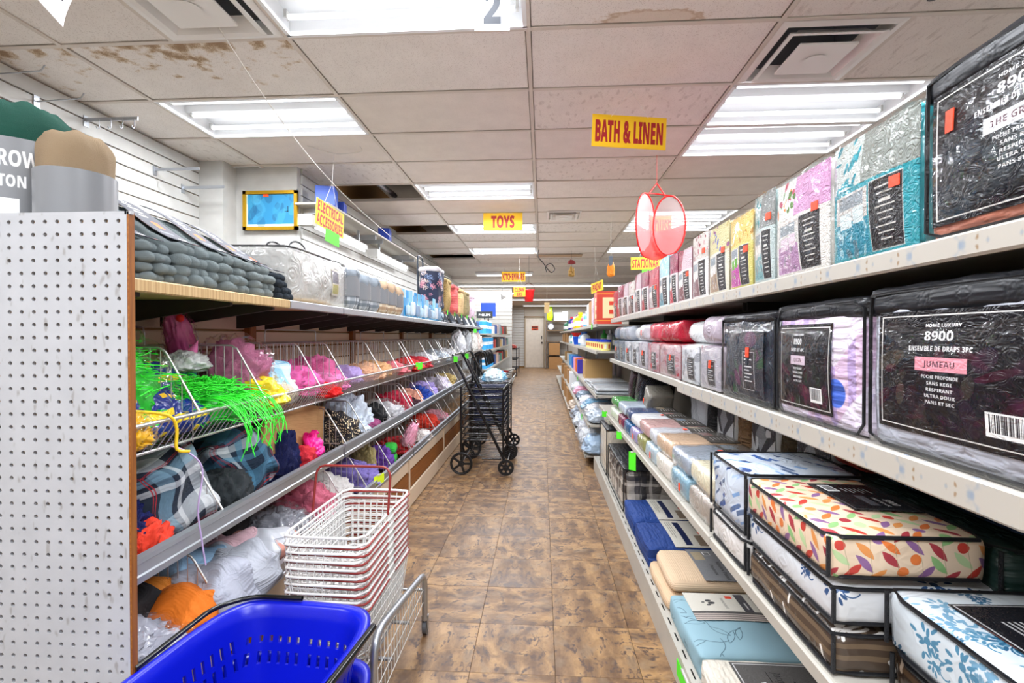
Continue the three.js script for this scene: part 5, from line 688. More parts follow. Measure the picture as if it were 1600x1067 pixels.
// ---------- shopping baskets ----------
{
  const H = 0.2, W = 0.25, L = 0.46, b = 0.82, top = (f, s) => [f * W / 2, s * L / 2];
  const proto = thing('wire_basket', 'white wire basket with red handles at the bottom of the nested stack', 'basket', [0, 0, 0], 0, 'nested white wire baskets');
  const c = (x, y, z) => { const k = lerp(b, 1, y / H); return new V3(x * k, y, z * k); }, g = [], rim = (y, r) => bent([c(-W / 2, y, -L / 2), c(W / 2, y, -L / 2), c(W / 2, y, L / 2), c(-W / 2, y, L / 2)], r, 0.03, 6, true);
  for (let x = -W / 2 + 0.025; x < W / 2 - 0.01; x += 0.025) for (const s of [-1, 1]) g.push(rod(c(x, 0, s * L / 2), c(x, H, s * L / 2), 0.0017, 4));
  for (let z = -L / 2 + 0.025; z < L / 2 - 0.01; z += 0.026) for (const s of [-1, 1]) g.push(rod(c(s * W / 2, 0, z), c(s * W / 2, H, z), 0.0017, 4));
  for (let x = -W / 2 + 0.02; x < W / 2; x += 0.03) g.push(rod(c(x, 0, -L / 2), c(x, 0, L / 2), 0.0017, 4));
  for (let z = -L / 2 + 0.02; z < L / 2; z += 0.03) g.push(rod(c(-W / 2, 0, z), c(W / 2, 0, z), 0.0017, 4));
  mesh('wire_body', [...g, rim(0.004, 0.0022), rim(0.05, 0.0018), rim(0.09, 0.0018), rim(0.13, 0.0018), rim(0.165, 0.0018)], std(0xf0efec, { roughness: 0.35 }), proto);
  mesh('top_rim', rim(H, 0.0042), std(0xf4f3f0, { roughness: 0.35 }), proto);
  const red = std(0x8c2a26, { roughness: 0.35 });
  const hnd = (s) => bent([new V3(-W / 2 - 0.004, H, s * 0.03), new V3(-W / 2 - 0.004, H - 0.006, s * (L / 2 - 0.01)), new V3(W / 2 + 0.004, H - 0.006, s * (L / 2 + 0.002)), new V3(W / 2 + 0.004, H, s * 0.03)], 0.0036, 0.03);
  const up = bent([new V3(-W / 2 - 0.004, H, 0.03), new V3(-W / 2 - 0.004, H + 0.15, 0.0), new V3(W / 2 + 0.004, H + 0.15, 0.0), new V3(W / 2 + 0.004, H, 0.03)], 0.0042, 0.035);
  const h1 = mesh('handle', hnd(1), red, proto), h2 = mesh('handle', hnd(-1), red, proto);
  const N = 10, y0 = 0.2, dy = 0.0235, X = -0.63, D = 1.64;
  proto.position.set(X, y0, -D); proto.rotation.y = -0.02;
  for (let i = 1; i < N; i++) { const q = copy(proto, [X + 0.004 * ((i * 3) % 3 - 1), y0 + dy * i, -D - 0.003 * (i % 2)], -0.02 + 0.012 * ((i * 5) % 3 - 1)); if (i < N - 1) q.userData.label = `white wire basket with red handles, ${ORD[N - 1 - i]} down from the top of the nested stack`; if (i === N - 1) { q.userData.label = 'topmost white wire basket with one red handle standing up'; delete q.userData.group; const k = q.children.find((m) => m.name === 'handle'); k.geometry = up; } }
  const st = thing('basket_stand', 'chrome wheeled stand under the stack of wire baskets', 'stand', [X, 0, -D]);
  for (const s of [-1, 1]) mesh('side_frame', bent([new V3(s * 0.16, 0.05, 0.3), new V3(s * 0.16, 0.36, 0.27), new V3(s * 0.16, 0.25, -0.33), new V3(s * 0.16, 0.06, -0.33)], 0.012, 0.07, 8), M.galv, st);
  mesh('side_mesh', Array.from({ length: 18 }, (_, i) => { const z = 0.25 - i * 0.032; return rod(new V3(0.16, 0.34 - i * 0.0056, z), new V3(0.15, 0.12, z - 0.04), 0.0016, 4); }).concat([0.14, 0.19, 0.24].map((y) => rod(new V3(0.158, y, 0.26), new V3(0.158, y, -0.31), 0.0016, 4))), std(0xe8e6e2), st);
  mesh('base_rack', [0.3, 0.1, -0.1, -0.33].map((z) => rod(new V3(-0.16, 0.18, z > 0.2 ? 0.285 : z), new V3(0.16, 0.18, z > 0.2 ? 0.285 : z), 0.006, 6)).concat([-0.1, 0, 0.1].map((x) => rod(new V3(x, 0.186, 0.285), new V3(x, 0.186, -0.33), 0.004, 6))), M.galv, st);
  for (const sx of [-1, 1]) for (const z of [0.3, -0.33]) { const w = mesh('caster', new THREE.CylinderGeometry(0.028, 0.028, 0.016, 16).rotateZ(PI / 2), plain(0x5a5c60), st, [sx * 0.16, 0.028, z - 0.01]); mesh('caster_fork', [bx(0.003, 0.05, 0.022, -0.011, 0.022, 0.004), bx(0.003, 0.05, 0.022, 0.011, 0.022, 0.004), bx(0.025, 0.004, 0.022, 0, 0.046, 0.004)], M.galv, w); }
}
// blue plastic hand baskets
{
  const W = 0.37, L = 0.5, H = 0.27;
  const ring = (k, y, inset) => { const a = W / 2 * k - inset, b = L / 2 * k - inset, n = 48, o = []; for (let i = 0; i < n; i++) { const t = i / n * 2 * PI, cs = Math.cos(t), sn = Math.sin(t), e = 0.36; o.push([Math.sign(cs) * Math.abs(cs) ** e * a, y, Math.sign(sn) * Math.abs(sn) ** (e + 0.12) * b * (1 + 0.05 * Math.abs(sn) ** 3)]); } return o; };
  const rings = [ring(0.8, 0, 0), ring(0.84, 0.06, 0), ring(0.98, H - 0.02, 0), ring(1.08, H - 0.018, 0), ring(1.09, H, 0), ring(1.04, H + 0.004, 0), ring(1.0, H, 0.006), ring(0.97, H - 0.03, 0.006), ring(0.84, 0.06, 0.006), ring(0.8, 0.008, 0.006)];
  const v = [], id = [], n = 48; rings.forEach((r) => r.forEach((p) => v.push(...p)));
  for (let k = 0; k < rings.length - 1; k++) for (let i = 0; i < n; i++) { const a = k * n + i, b = k * n + (i + 1) % n, c = a + n, d = b + n; id.push(a, c, b, b, c, d); }
  const cb = v.length / 3; v.push(0, 0, 0, 0, 0.008, 0); const last = (rings.length - 1) * n; for (let i = 0; i < n; i++) { id.push(cb, i, (i + 1) % n); id.push(cb + 1, last + (i + 1) % n, last + i); }
  const g = new THREE.BufferGeometry(); g.setAttribute('position', new THREE.Float32BufferAttribute(v, 3)); g.setAttribute('uv', new THREE.Float32BufferAttribute(new Float32Array(v.length / 3 * 2), 2)); g.setIndex(id); g.computeVertexNormals();
  const slots = []; for (const y of [0.195, 0.155]) { for (let i = 0; i < 12; i++) { const x = -0.13 + i * 0.0235 + (i > 5 ? 0.01 : 0); slots.push(bx(0.0085, y > 0.17 ? 0.016 : 0.028, 0.7, x, y, 0)); } for (let i = 0; i < 16; i++) { const z = -0.19 + i * 0.0245; slots.push(bx(0.6, 0.03, 0.0085, 0, y - 0.002, z)); } }
  let shell = g;
  try { const ev = new Evaluator(); ev.useGroups = false; let a = new Brush(g); a.updateMatrixWorld(); for (const s of slots) { const q = new Brush(s); q.updateMatrixWorld(); a = ev.evaluate(a, q, SUBTRACTION); } shell = a.geometry; } catch (e) { console.log('csg', e.message); }
  const blue = std(0x0716b0, { roughness: 0.3 });
  const t = thing('blue_basket', 'topmost blue plastic hand basket with a black carry handle', 'basket', [-0.605, 0.262, -0.935], -0.1);
  mesh('basket_shell', shell, blue, t);
  mesh('floor_rib', bent([new V3(-0.12, 0.011, 0.19), new V3(-0.12, 0.011, -0.19), new V3(0.12, 0.011, -0.19), new V3(0.12, 0.011, 0.19)], 0.003, 0.05, 6, true), blue, t);
  for (const s of [-1, 1]) { mesh('carry_handle', bent([new V3(s * 0.2, H + 0.008, 0.02), new V3(s * 0.208, H + 0.012, -0.2), new V3(s * 0.15, H + 0.012, -0.262), new V3(s * 0.02, H + 0.012, -0.272)].map((p) => s > 0 ? new V3(p.x, p.y, -p.z) : p), 0.006, 0.05, 8), M.blackGloss, t); }
  mesh('handle_grip', bent([new V3(0.203, H + 0.008, 0.2), new V3(0.206, H + 0.01, -0.19)], 0.008, 0.03, 8), M.blackGloss, t);
  t.userData.group = undefined; delete t.userData.group;
  const lower = thing('blue_basket', 'blue plastic hand basket in the middle of the blue stack', 'basket', [-0.605, 0.132, -0.935], -0.1, 'blue baskets below the topmost'); mesh('basket_shell', shell, blue, lower);
  copy(lower, [-0.605, 0.002, -0.935], -0.1, 'blue plastic hand basket at the bottom of the blue stack on the floor');
}
// ---------- folding carts ----------
function cart(d0, d1, label, bag) {
  const t = thing('folding_cart', label, 'cart', [-0.5, 0, -(d0 + d1) / 2]); const w = (d1 - d0) / 2, m = M.blackGloss;
  const F = (x, y, s) => new V3(x + 0.5, y, s * w);
  mesh('push_frame', [bent([F(-0.32, 0.12, 1), F(-0.765, 1.02, 1), F(-0.78, 1.05, -1).clone().setZ(-w), F(-0.32, 0.12, -1)].map((p, i) => i === 1 ? F(-0.775, 1.04, 1) : i === 2 ? F(-0.775, 1.04, -1) : p), 0.0125, 0.05, 8)], m, t);
  const g = [], X0 = -0.7, X1 = -0.335;
  for (let k = 0; k < 9; k++) { const y = 0.3 + k * 0.055; g.push(bent([F(X0, y, 1), F(X1, y, 1), F(X1, y, -1), F(X0, y, -1)], 0.0048, 0.02, 6, true)); }
  for (let i = 0; i <= 6; i++) g.push(rod(F(lerp(X0, X1, i / 6), 0.3, 1), F(lerp(X0, X1, i / 6), 0.3, -1), 0.003, 5)); for (let i = 0; i <= 5; i++) { const z = lerp(-w, w, i / 5); g.push(rod(new V3(X0 + 0.5, 0.3, z), new V3(X1 + 0.5, 0.3, z), 0.003, 5)); if (i % 2) g.push(rod(new V3(X1 + 0.5, 0.3, z), new V3(X1 + 0.5, 0.74, z), 0.003, 5), rod(new V3(X0 + 0.5, 0.3, z), new V3(X0 + 0.5, 0.74, z), 0.003, 5)); }
  mesh('wire_basket_body', g, m, t);
  for (const s of [-1, 1]) { mesh('corner_post', rod(F(X0, 0.1, s), F(X0, 0.76, s), 0.009, 8), m, t); mesh('corner_post', rod(F(X1, 0.1, s), F(X1, 0.74, s), 0.008, 8), m, t); }
  mesh('base_rack', [rod(F(-0.64, 0.16, -1), F(-0.64, 0.16, 1), 0.004), rod(F(-0.36, 0.16, -1), F(-0.36, 0.16, 1), 0.004), ...Array.from({ length: 9 }, (_, i) => { const z = lerp(-w, w, (i + 0.5) / 9); return rod(new V3(-0.14, 0.16, z), new V3(0.14, 0.16, z), 0.0022, 4); }), rod(F(-0.52, 0.14, 1), F(-0.35, 0.14, 1), 0.006, 6)], m, t);
  mesh('top_grip', bent([F(X1, 0.72, 1), F(X1 + 0.05, 0.79, 1), F(X1 + 0.05, 0.79, -1), F(X1, 0.72, -1)], 0.007, 0.03, 8), m, t);
  const wheel = (R, wd, holes) => { const s = new THREE.Shape(); s.absarc(0, 0, R, 0, 2 * PI); const n = holes ? 6 : 5; for (let i = 0; i < n; i++) { const a = i / n * 2 * PI, p = new THREE.Path(); if (holes) p.absarc(Math.cos(a) * R * 0.56, Math.sin(a) * R * 0.56, R * 0.17, 0, 2 * PI, true); else { const q = (r, b) => [Math.cos(b) * r * R, Math.sin(b) * r * R]; p.moveTo(...q(0.28, a + 0.35)); p.lineTo(...q(0.8, a + 0.13)); p.lineTo(...q(0.82, a + 0.63)); p.lineTo(...q(0.8, a + 1.13)); p.lineTo(...q(0.28, a + 0.9)); p.closePath(); } s.holes.push(p); } return merge([new THREE.ExtrudeGeometry(s, { depth: wd * 0.5, bevelEnabled: false, curveSegments: 28 }).translate(0, 0, -wd * 0.25), new THREE.TorusGeometry(R * 0.94, R * 0.09, 10, 40), new THREE.CylinderGeometry(R * 0.16, R * 0.16, wd * 1.3, 14).rotateX(PI / 2)]); };
  const big = wheel(0.096, 0.02, false), small = wheel(0.068, 0.026, true);
  for (const s of [-1, 1]) { mesh('rear_wheel', big, M.black, t, [-0.195, 0.101, s * (w + 0.022)]); mesh('front_wheel', small, M.black, t, [0.19, 0.071, s * (w + 0.02)]); }
  mesh('axle', [rod(new V3(-0.195, 0.101, -w - 0.02), new V3(-0.195, 0.101, w + 0.02), 0.005, 6), rod(new V3(0.19, 0.071, -w - 0.02), new V3(0.19, 0.071, w + 0.02), 0.005, 6)], M.galv, t);
  mesh('paper_tag', bx(0.035, 0.05, 0.004, -0.245, 1.0, w + 0.012), M.green, t);
  if (bag) mesh('liner_bag', soft(0.33, bag, 2 * w - 0.04, { r: 0.03, bf: 0.0, bt: -0.02, amp: 0.006 }), std(0x141f44, { roughness: 0.35, bumpMap: T.fold, bumpScale: 0.01 }), t, [-0.018, 0.306, 0]);
}
cart(4.28, 4.8, 'black folding shopping cart standing foremost in the aisle');
cart(4.92, 5.4, 'second black folding cart with a navy liner bag', 0.42);
heap('blue_white_packet', 'blue and white packets heaped on the cart liner bag', 'packet', -0.5, 0.725, 5.16, 0.24, 0.12, 0.3, checkB, 150, { part: 'packets', fq: 4 });
for (let i = 0; i < 3; i++) { const t = thing('folded_cart', ['folded black cart standing just behind the navy liner bag', 'folded black cart in the middle of the folded ones', 'folded black cart beside the low black racks'][i], 'cart', [-0.72, 0, -(5.75 + i * 0.32)]); mesh('frame', [bent([new V3(-0.06, 0.1, 0.1), new V3(-0.08, 0.98, 0.1), new V3(0.06, 1.04, 0.1), new V3(0.09, 0.86, 0.1)], 0.011, 0.06, 8), bent([new V3(-0.06, 0.1, -0.1), new V3(-0.08, 0.98, -0.1), new V3(0.06, 1.04, -0.1), new V3(0.09, 0.86, -0.1)], 0.011, 0.06, 8), rod(new V3(-0.08, 0.6, -0.1), new V3(-0.08, 0.6, 0.1), 0.008)], M.blackGloss, t); mesh('folded_body', soft(0.14, 0.6, 0.24, { r: 0.02, amp: 0.004 }), plain(0x14161a, 0.4), t, [0, 0.1, 0]); for (const s of [-1, 1]) mesh('wheel', merge([new THREE.TorusGeometry(0.075, 0.014, 8, 24), new THREE.CylinderGeometry(0.07, 0.07, 0.008, 20).rotateX(PI / 2)]), M.black, t, [0, 0.09, s * 0.135]); }

// ---------- top shelf of the bin unit, further along ----------
const blister = (c, s) => printed(canvas(64, 128, (x, w, h) => { x.fillStyle = c; x.fillRect(0, 0, w, h); x.fillStyle = '#f4f6f8'; x.fillRect(6, 44, w - 12, h - 52); const r = rng(s); for (let i = 0; i < 8; i++) { x.fillStyle = ['#38a0d8', '#8890a0', '#2a4060', '#c8d8e4', '#6ac0e8'][i % 5]; x.fillRect(10 + r() * 30, 50 + r() * 60, 6 + r() * 12, 6 + r() * 24); } x.fillStyle = '#ffffff'; x.fillRect(20, 8, 24, 8); }), { roughness: 0.25 });
const blMats = [blister('#3f9fd8', 1), blister('#e8ecf0', 2), blister('#7cc4e8', 3), blister('#c0392b', 4), ], blCol = ['blue', 'white', 'sky blue', 'red'];
for (let i = 0; i < 20; i++) { const row = i % 2, h = row ? 0.24 : 0.14 + 0.03 * (i % 3), d = 3.44 + Math.floor(i / 2) * 0.13, k = (i * 7 + row) % 4; const t = thing('blister_pack', `${blCol[k]} carded packet, ${ORD[Math.floor(i / 2)]} in the ${row ? 'tall back' : 'short front'} row from the tan plaid throws`, 'packet', [row ? -1.08 : -0.95, 1.327, -d], PI / 2, `${blCol[k]} ${row ? 'tall' : 'short'} carded packets`); t.rotation.order = 'YXZ'; mesh('backing_card', bx(0.105, h, 0.003, 0, h / 2, 0), blMats[k], t); mesh('plastic_bubble', soft(0.06, h * 0.5, 0.03, { r: 0.012, amp: 0, bf: 0.003, bt: 0, n: 0.015 }), phy([0xb8d0e0, 0x8aa0b8, 0xd0d8e0][i % 3], { roughness: 0.1 }), t, [0, 0.02, 0.016]); }
pack({ n: 'amber_gift_pack', l: 'dark gift pack with amber print between tan throws and packets', c: 'packet', s: -1, x: -1.02, y: 1.327, d0: 3.36, d1: 3.42, h: 0.2, dep: 0.16, m: plast(0x7a6450) });
const floralN = toile('#1b2440', ['#d890a0', '#f0d8d0', '#7a90b8'], 26, 31), leopard = dots('#b89a5c', '#3a2a18'), floralP = toile('#d8c0d0', ['#7a5a88', '#c880a0', '#f0e8f0'], 22, 33);
[[4.66, printed(floralN, { roughness: 0.7 }), 'navy floral shopping trolley bag on the top shelf', 0.5], [5.05, printed(leopard, { roughness: 0.7 }), 'leopard print shopping trolley bag on the top shelf', 0.44], [5.5, fab(0xc85a58), 'coral red shopping trolley bag on the top shelf', 0.42], [5.9, fab(0xc8a878), 'tan shopping trolley bag on the top shelf', 0.42], [6.35, fab(0x8a7c58), 'olive brown shopping trolley bag on the top shelf', 0.42], [6.85, printed(floralP, { roughness: 0.7 }), 'lilac floral shopping trolley bag on the top shelf', 0.42]].forEach(([d, m, l, h], i) => {
  const t = thing('trolley_bag', l, 'trolley bag', [-1.06, 1.327, -d], PI / 2); const fb = 0.12;
  mesh('bag_body', soft(0.27, h - fb, 0.17, { r: 0.03, bf: 0.02, bt: 0.01, amp: 0.012, fq: 5, seed: i }), m, t, [0, fb, 0.02]);
  mesh('bag_flap', soft(0.28, 0.05, 0.19, { r: 0.02, amp: 0.005, seed: i + 4 }), i ? m : fab(0xd0ccd0), t, [0, h - 0.04, 0.02]);
  mesh('frame', [bent([new V3(-0.1, 0.02, -0.08), new V3(-0.1, h + 0.12, -0.09), new V3(0.1, h + 0.12, -0.09), new V3(0.1, 0.02, -0.08)], 0.008, 0.05, 8), ...[-0.1, -0.05, 0, 0.05, 0.1].map((x) => rod(new V3(x, 0.12, 0.1), new V3(x * 1.1, 0.01, 0.16), 0.005, 6)), rod(new V3(-0.12, 0.012, 0.16), new V3(0.12, 0.012, 0.16), 0.006, 6)], std(0x2a3440, { roughness: 0.35 }), t);
  for (const s of [-1, 1]) mesh('wheel', new THREE.CylinderGeometry(0.045, 0.045, 0.02, 20).rotateZ(PI / 2), M.black, t, [s * 0.13, 0.045, -0.06]);
  mesh('price_tag', bx(0.03, 0.045, 0.003, 0.06, fb - 0.02, 0.16), M.green, t);
});

// ---------- upper wall ledge with clock and boxes ----------
{
  const t = thing('wall_ledge', 'white ledge shelf high on the slat wall with brackets', 'shelf', [-2.05, 2.36, -7.2]);
  for (let i = 0; i < 4; i++) { const z = 2.18 - i * 1.46; const s = mesh('ledge_board', cbox(0.3, 0.02, 1.45, 0.003), M.shelfWhite, t, [0.02, 0.01, z]); mesh('bracket', bx(0.26, 0.05, 0.01, 0, -0.04, 0.6), M.galv, s); mesh('bracket', bx(0.26, 0.05, 0.01, 0, -0.04, -0.6), M.galv, s); }
}
{
  const t = thing('picture_clock', 'gold framed blue picture clock on the wall return', 'clock', [-2.42, 2.16, -4.33]);
  mesh('gold_frame', [bx(0.5, 0.03, 0.03, 0, 0, 0), bx(0.5, 0.03, 0.03, 0, 0.32, 0), bx(0.03, 0.35, 0.03, -0.235, 0.16, 0), bx(0.03, 0.35, 0.03, 0.235, 0.16, 0)], std(0xd8a828, { metalness: 0.8, roughness: 0.28 }), t);
  mesh('picture', bx(0.46, 0.32, 0.012, 0, 0.16, -0.004), printed(canvas(368, 256, (x, w, h) => { x.fillStyle = '#e8e4cc'; x.fillRect(0, 0, w, h); x.fillStyle = '#2a88b8'; x.fillRect(8, 10, 250, h - 20); const r = rng(4); for (let i = 0; i < 120; i++) { x.globalAlpha = 0.35; x.fillStyle = ['#1a5a88', '#58b0d4', '#12486c', '#3c9cc4'][i % 4]; x.beginPath(); x.ellipse(8 + r() * 250, 10 + r() * (h - 20), 4 + r() * 26, 3 + r() * 12, r() * 3, 0, 7); x.fill(); } x.globalAlpha = 1; x.strokeStyle = '#555'; x.lineWidth = 3; for (let k = 0; k < 12; k++) { const a = k / 12 * 6.283; x.beginPath(); x.moveTo(314 + Math.cos(a) * 36, 140 + Math.sin(a) * 62); x.lineTo(314 + Math.cos(a) * 42, 140 + Math.sin(a) * 72); x.stroke(); } })), t);
  mesh('clock_hand', [bx(0.004, 0.05, 0.003, 0.163, 0.17, 0.006), bx(0.035, 0.004, 0.003, 0.15, 0.15, 0.006)], M.black, t);
  mesh('price_sticker', bx(0.05, 0.026, 0.002, -0.04, 0.295, 0.004), M.orange, t);
}
const prod = (bg, fn, w = 128, h = 128) => printed(canvas(w, h, (x) => { x.fillStyle = bg; x.fillRect(0, 0, w, h); fn?.(x, w, h); }), { roughness: 0.4 });
const pBlueWhite = prod('#eef2f8', (x, w, h) => { x.fillStyle = '#2a58c8'; x.fillRect(0, 0, w * 0.35, h); x.fillStyle = '#8890a0'; x.beginPath(); x.arc(w * 0.68, h * 0.6, 22, 0, 7); x.fill(); x.fillStyle = '#d8dce4'; x.beginPath(); x.arc(w * 0.68, h * 0.6, 12, 0, 7); x.fill(); }), pBlue = prod('#1f3fa8', (x, w, h) => { x.fillStyle = '#e05030'; x.fillRect(w * 0.7, 0, w * 0.3, h); x.fillStyle = '#ffffff'; x.fillRect(10, 20, 50, 12); });
const boxThing = (n, l, x, y, d, w, h, dp, m, ry = 0, g) => { const t = thing(n, l, 'box', [x, y, -d], ry, g); mesh('carton', cbox(w, h, dp, 0.004, 0, h / 2, 0), m, t); mesh('lid_flap', bx(w * 0.98, 0.003, dp * 0.48, 0, h + 0.001, dp * 0.25), m, t); return t; };
boxThing('speaker_box', 'blue and white boxed fan on the wall ledge by the clock', -1.98, 2.382, 4.5, 0.17, 0.17, 0.2, pBlueWhite, 0.25);
boxThing('small_box', 'dark blue small box behind the fan box on the ledge', -1.98, 2.382, 4.78, 0.12, 0.11, 0.14, pBlue, 0.2);
boxThing('small_box', 'blue and orange box halfway along the wall ledge', -1.98, 2.382, 6.2, 0.14, 0.16, 0.16, pBlue, 0.15);
// strip lights under the ledge
[[4.9, 'under-ledge strip light with a grey end box beside the clock'], [6.6, 'second strip light under the wall ledge']].forEach(([d, l]) => { const t = thing('ledge_light', l, 'strip light', [-2.02, 2.2, -d]); mesh('housing', [bx(0.1, 0.05, 1.3, 0, 0, 0), bx(0.12, 0.09, 0.1, 0, -0.005, 0.7)], M.white, t); for (const e of [-0.5, 0.5]) mesh('hanger', bx(0.02, 0.15, 0.02, 0, 0.09, e), M.galv, t); mesh('fluorescent_tube', new THREE.CylinderGeometry(0.013, 0.013, 1.2, 8).rotateX(PI / 2), M.tube, t, [0.03, -0.045, 0]); const L = new THREE.RectAreaLight(TUBE_COL, TUBE_L * 0.5, 0.024, 1.2); L.position.set(0.03, -0.062, 0); L.rotation.x = -PI / 2; t.add(L); });
// slat wall hooks
[[2.55, 2.62, 'wire slat hook high on the slat wall above the green throw', 0], [2.78, 2.58, 'second wire slat hook nearer the tan throw', 0], [3.1, 2.6, 'faceout arm with hanging hooks on the slat wall', 1], [3.68, 2.47, 'plain faceout bar near the wall return', 2], [3.98, 2.42, 'lower faceout bar next to the wall return', 2]].forEach(([d, y, l, k]) => { const t = thing('slatwall_hook', l, 'hook', [-2.976, y, -d]); mesh('plate', bx(0.006, 0.07, 0.035, 0.004, 0, 0), M.galv, t); if (!k) mesh('prong', bent([new V3(0.006, 0, 0), new V3(0.28, 0.01, 0), new V3(0.3, 0.04, 0)], 0.004, 0.02), M.galv, t); else { mesh('arm', bx(0.36, 0.022, 0.008, 0.18, 0.01, 0), M.galv, t); if (k === 1) for (let i = 0; i < 4; i++) mesh('small_hook', bent([new V3(0.1 + i * 0.08, 0.01, 0.005), new V3(0.1 + i * 0.08, -0.05, 0.005), new V3(0.1 + i * 0.08, -0.06, 0.02), new V3(0.1 + i * 0.08, -0.045, 0.028)], 0.003, 0.01), M.galv, t); } });

// ---------- hanging signs ----------
function sign(lines, label, x, y, d, w, h, ry, o = {}) {
  const t = thing('hanging_sign', label, 'sign', [x, y, -d], ry); t.rotation.order = 'YXZ'; t.rotation.z = o.rz ?? 0;
  const tex = canvas(512, Math.round(512 * h / w), (c, W, H) => { c.fillStyle = o.bg ?? '#f7c412'; c.fillRect(0, 0, W, H); c.fillStyle = o.ink ?? '#a8141c'; const n = lines.length; lines.forEach((s, i) => { c.save(); c.font = 'bold 100px sans-serif'; const m = c.measureText(s).width, th = H * (n > 1 ? 0.4 : 0.66), k = Math.min(W * 0.93 / m, th / 74 * (o.wide ?? 0.62)); c.translate(W / 2, H * ((i + 0.5) / n) + th * 0.5); c.scale(k, th / 74); c.textAlign = 'center'; c.fillText(s, 0, 0); c.lineWidth = 5; c.strokeStyle = c.fillStyle; c.strokeText(s, 0, 0); c.restore(); }); });
  mesh('sign_board', bx(w, h, 0.004), std(0xffffff, { roughness: 0.6 }), t).material = [0, 1, 2, 3, 4, 5].map((i) => i < 4 ? plain(0xf7c412) : (() => std(0xffffff, { roughness: 0.6, map: (() => { const q = tex.clone(); q.repeat.set(1 / w, 1 / h); q.needsUpdate = true; return q; })() }))());
  if (o.string !== 0) { const ap = new V3(0, o.string ?? 0.26, 0); mesh('string', [rod(new V3(-w * 0.25, h / 2 - 0.01, 0.003), ap, 0.0012, 4), rod(new V3(w * 0.25, h / 2 - 0.01, 0.003), ap, 0.0012, 4), ...(o.up ? [rod(ap, new V3(0, o.up, 0), 0.0012, 4)] : [])], M.string, t); }
  if (o.tag) mesh('green_card', bx(w * 0.5, h * 0.5, 0.003, w * 0.1, -h * 0.7, 0.002), M.green, t);
  return t;
}
sign(['BATH & LINEN'], 'yellow hanging sign reading BATH & LINEN', 0.53, 2.445, 3.1, 0.46, 0.195, 0.12, { rz: -0.035, string: 0.26 });
sign(['TOYS'], 'yellow hanging sign reading TOYS', -0.47, 2.57, 5.98, 0.47, 0.21, 0.02, { string: 0.125 });
sign(['ELECTRICAL', 'ACCESSORIES'], 'angled yellow sign reading ELECTRICAL ACCESSORIES with a green card', -1.73, 2.16, 4.0, 0.42, 0.21, 1.45, { rz: -0.1, string: 0.3, up: 0.55, tag: 1 });
sign(['KITCHENWARE'], 'yellow hanging sign reading KITCHENWARE', -0.58, 2.4, 10.1, 0.48, 0.2, 0, { string: 0.22, up: 0.317 });
sign(['STATIONARY'], 'yellow hanging sign reading STATIONARY with a green card below', 1.42, 2.19, 6.9, 0.42, 0.17, -0.1, { string: 0.3, up: 0.527, tag: 1 });
sign(['CLEAN', 'ERS'], 'small orange sign partly hidden by the red bucket', -0.42, 2.02, 9.3, 0.22, 0.17, 0, { string: 0.3, up: 0.66, bg: '#f0941c' });
sign(['PAINT'], 'yellow sign turned nearly edge on above the detergent shelf', 0.87, 1.98, 8.0, 0.34, 0.16, -1.1, { rz: 0.12, string: 0.3, up: 0.743 });
sign(['HOUSE'], 'orange sign seen through the red mesh hamper', 1.16, 2.27, 5.0, 0.22, 0.22, 0, { string: 0.24, up: 0.42, bg: '#e8a050', ink: '#8a3a20', wide: 0.5 });
sign(['2'], 'white card with a large number two hanging below a light', -0.215, 2.61, 2.15, 0.15, 0.2, 0.05, { bg: '#d9dadf', ink: '#2c3038', string: 0, wide: 0.8 });
{ const t = thing('hanging_card', 'curled white card with dark print above the green throw', 'sign', [-1.74, 2.36, -1.72], 1.95); const g = new THREE.PlaneGeometry(0.16, 0.22, 8, 8), p = g.attributes.position; for (let i = 0; i < p.count; i++) p.setZ(i, 0.03 * Math.sin(p.getY(i) * 12)); g.computeVertexNormals(); mesh('card_sheet', g, std(0xffffff, { side: THREE.DoubleSide, map: canvas(64, 96, (x) => { x.fillStyle = '#f0f0f2'; x.fillRect(0, 0, 64, 96); x.fillStyle = '#3a3e46'; x.fillRect(10, 8, 14, 60); x.fillRect(24, 8, 24, 12); x.fillRect(36, 34, 12, 30); }) }), t, [0, 0.11, 0]); mesh('string', rod(new V3(0, 0.22, 0), new V3(0, 0.35, 0), 0.0012, 4), M.string, t); }
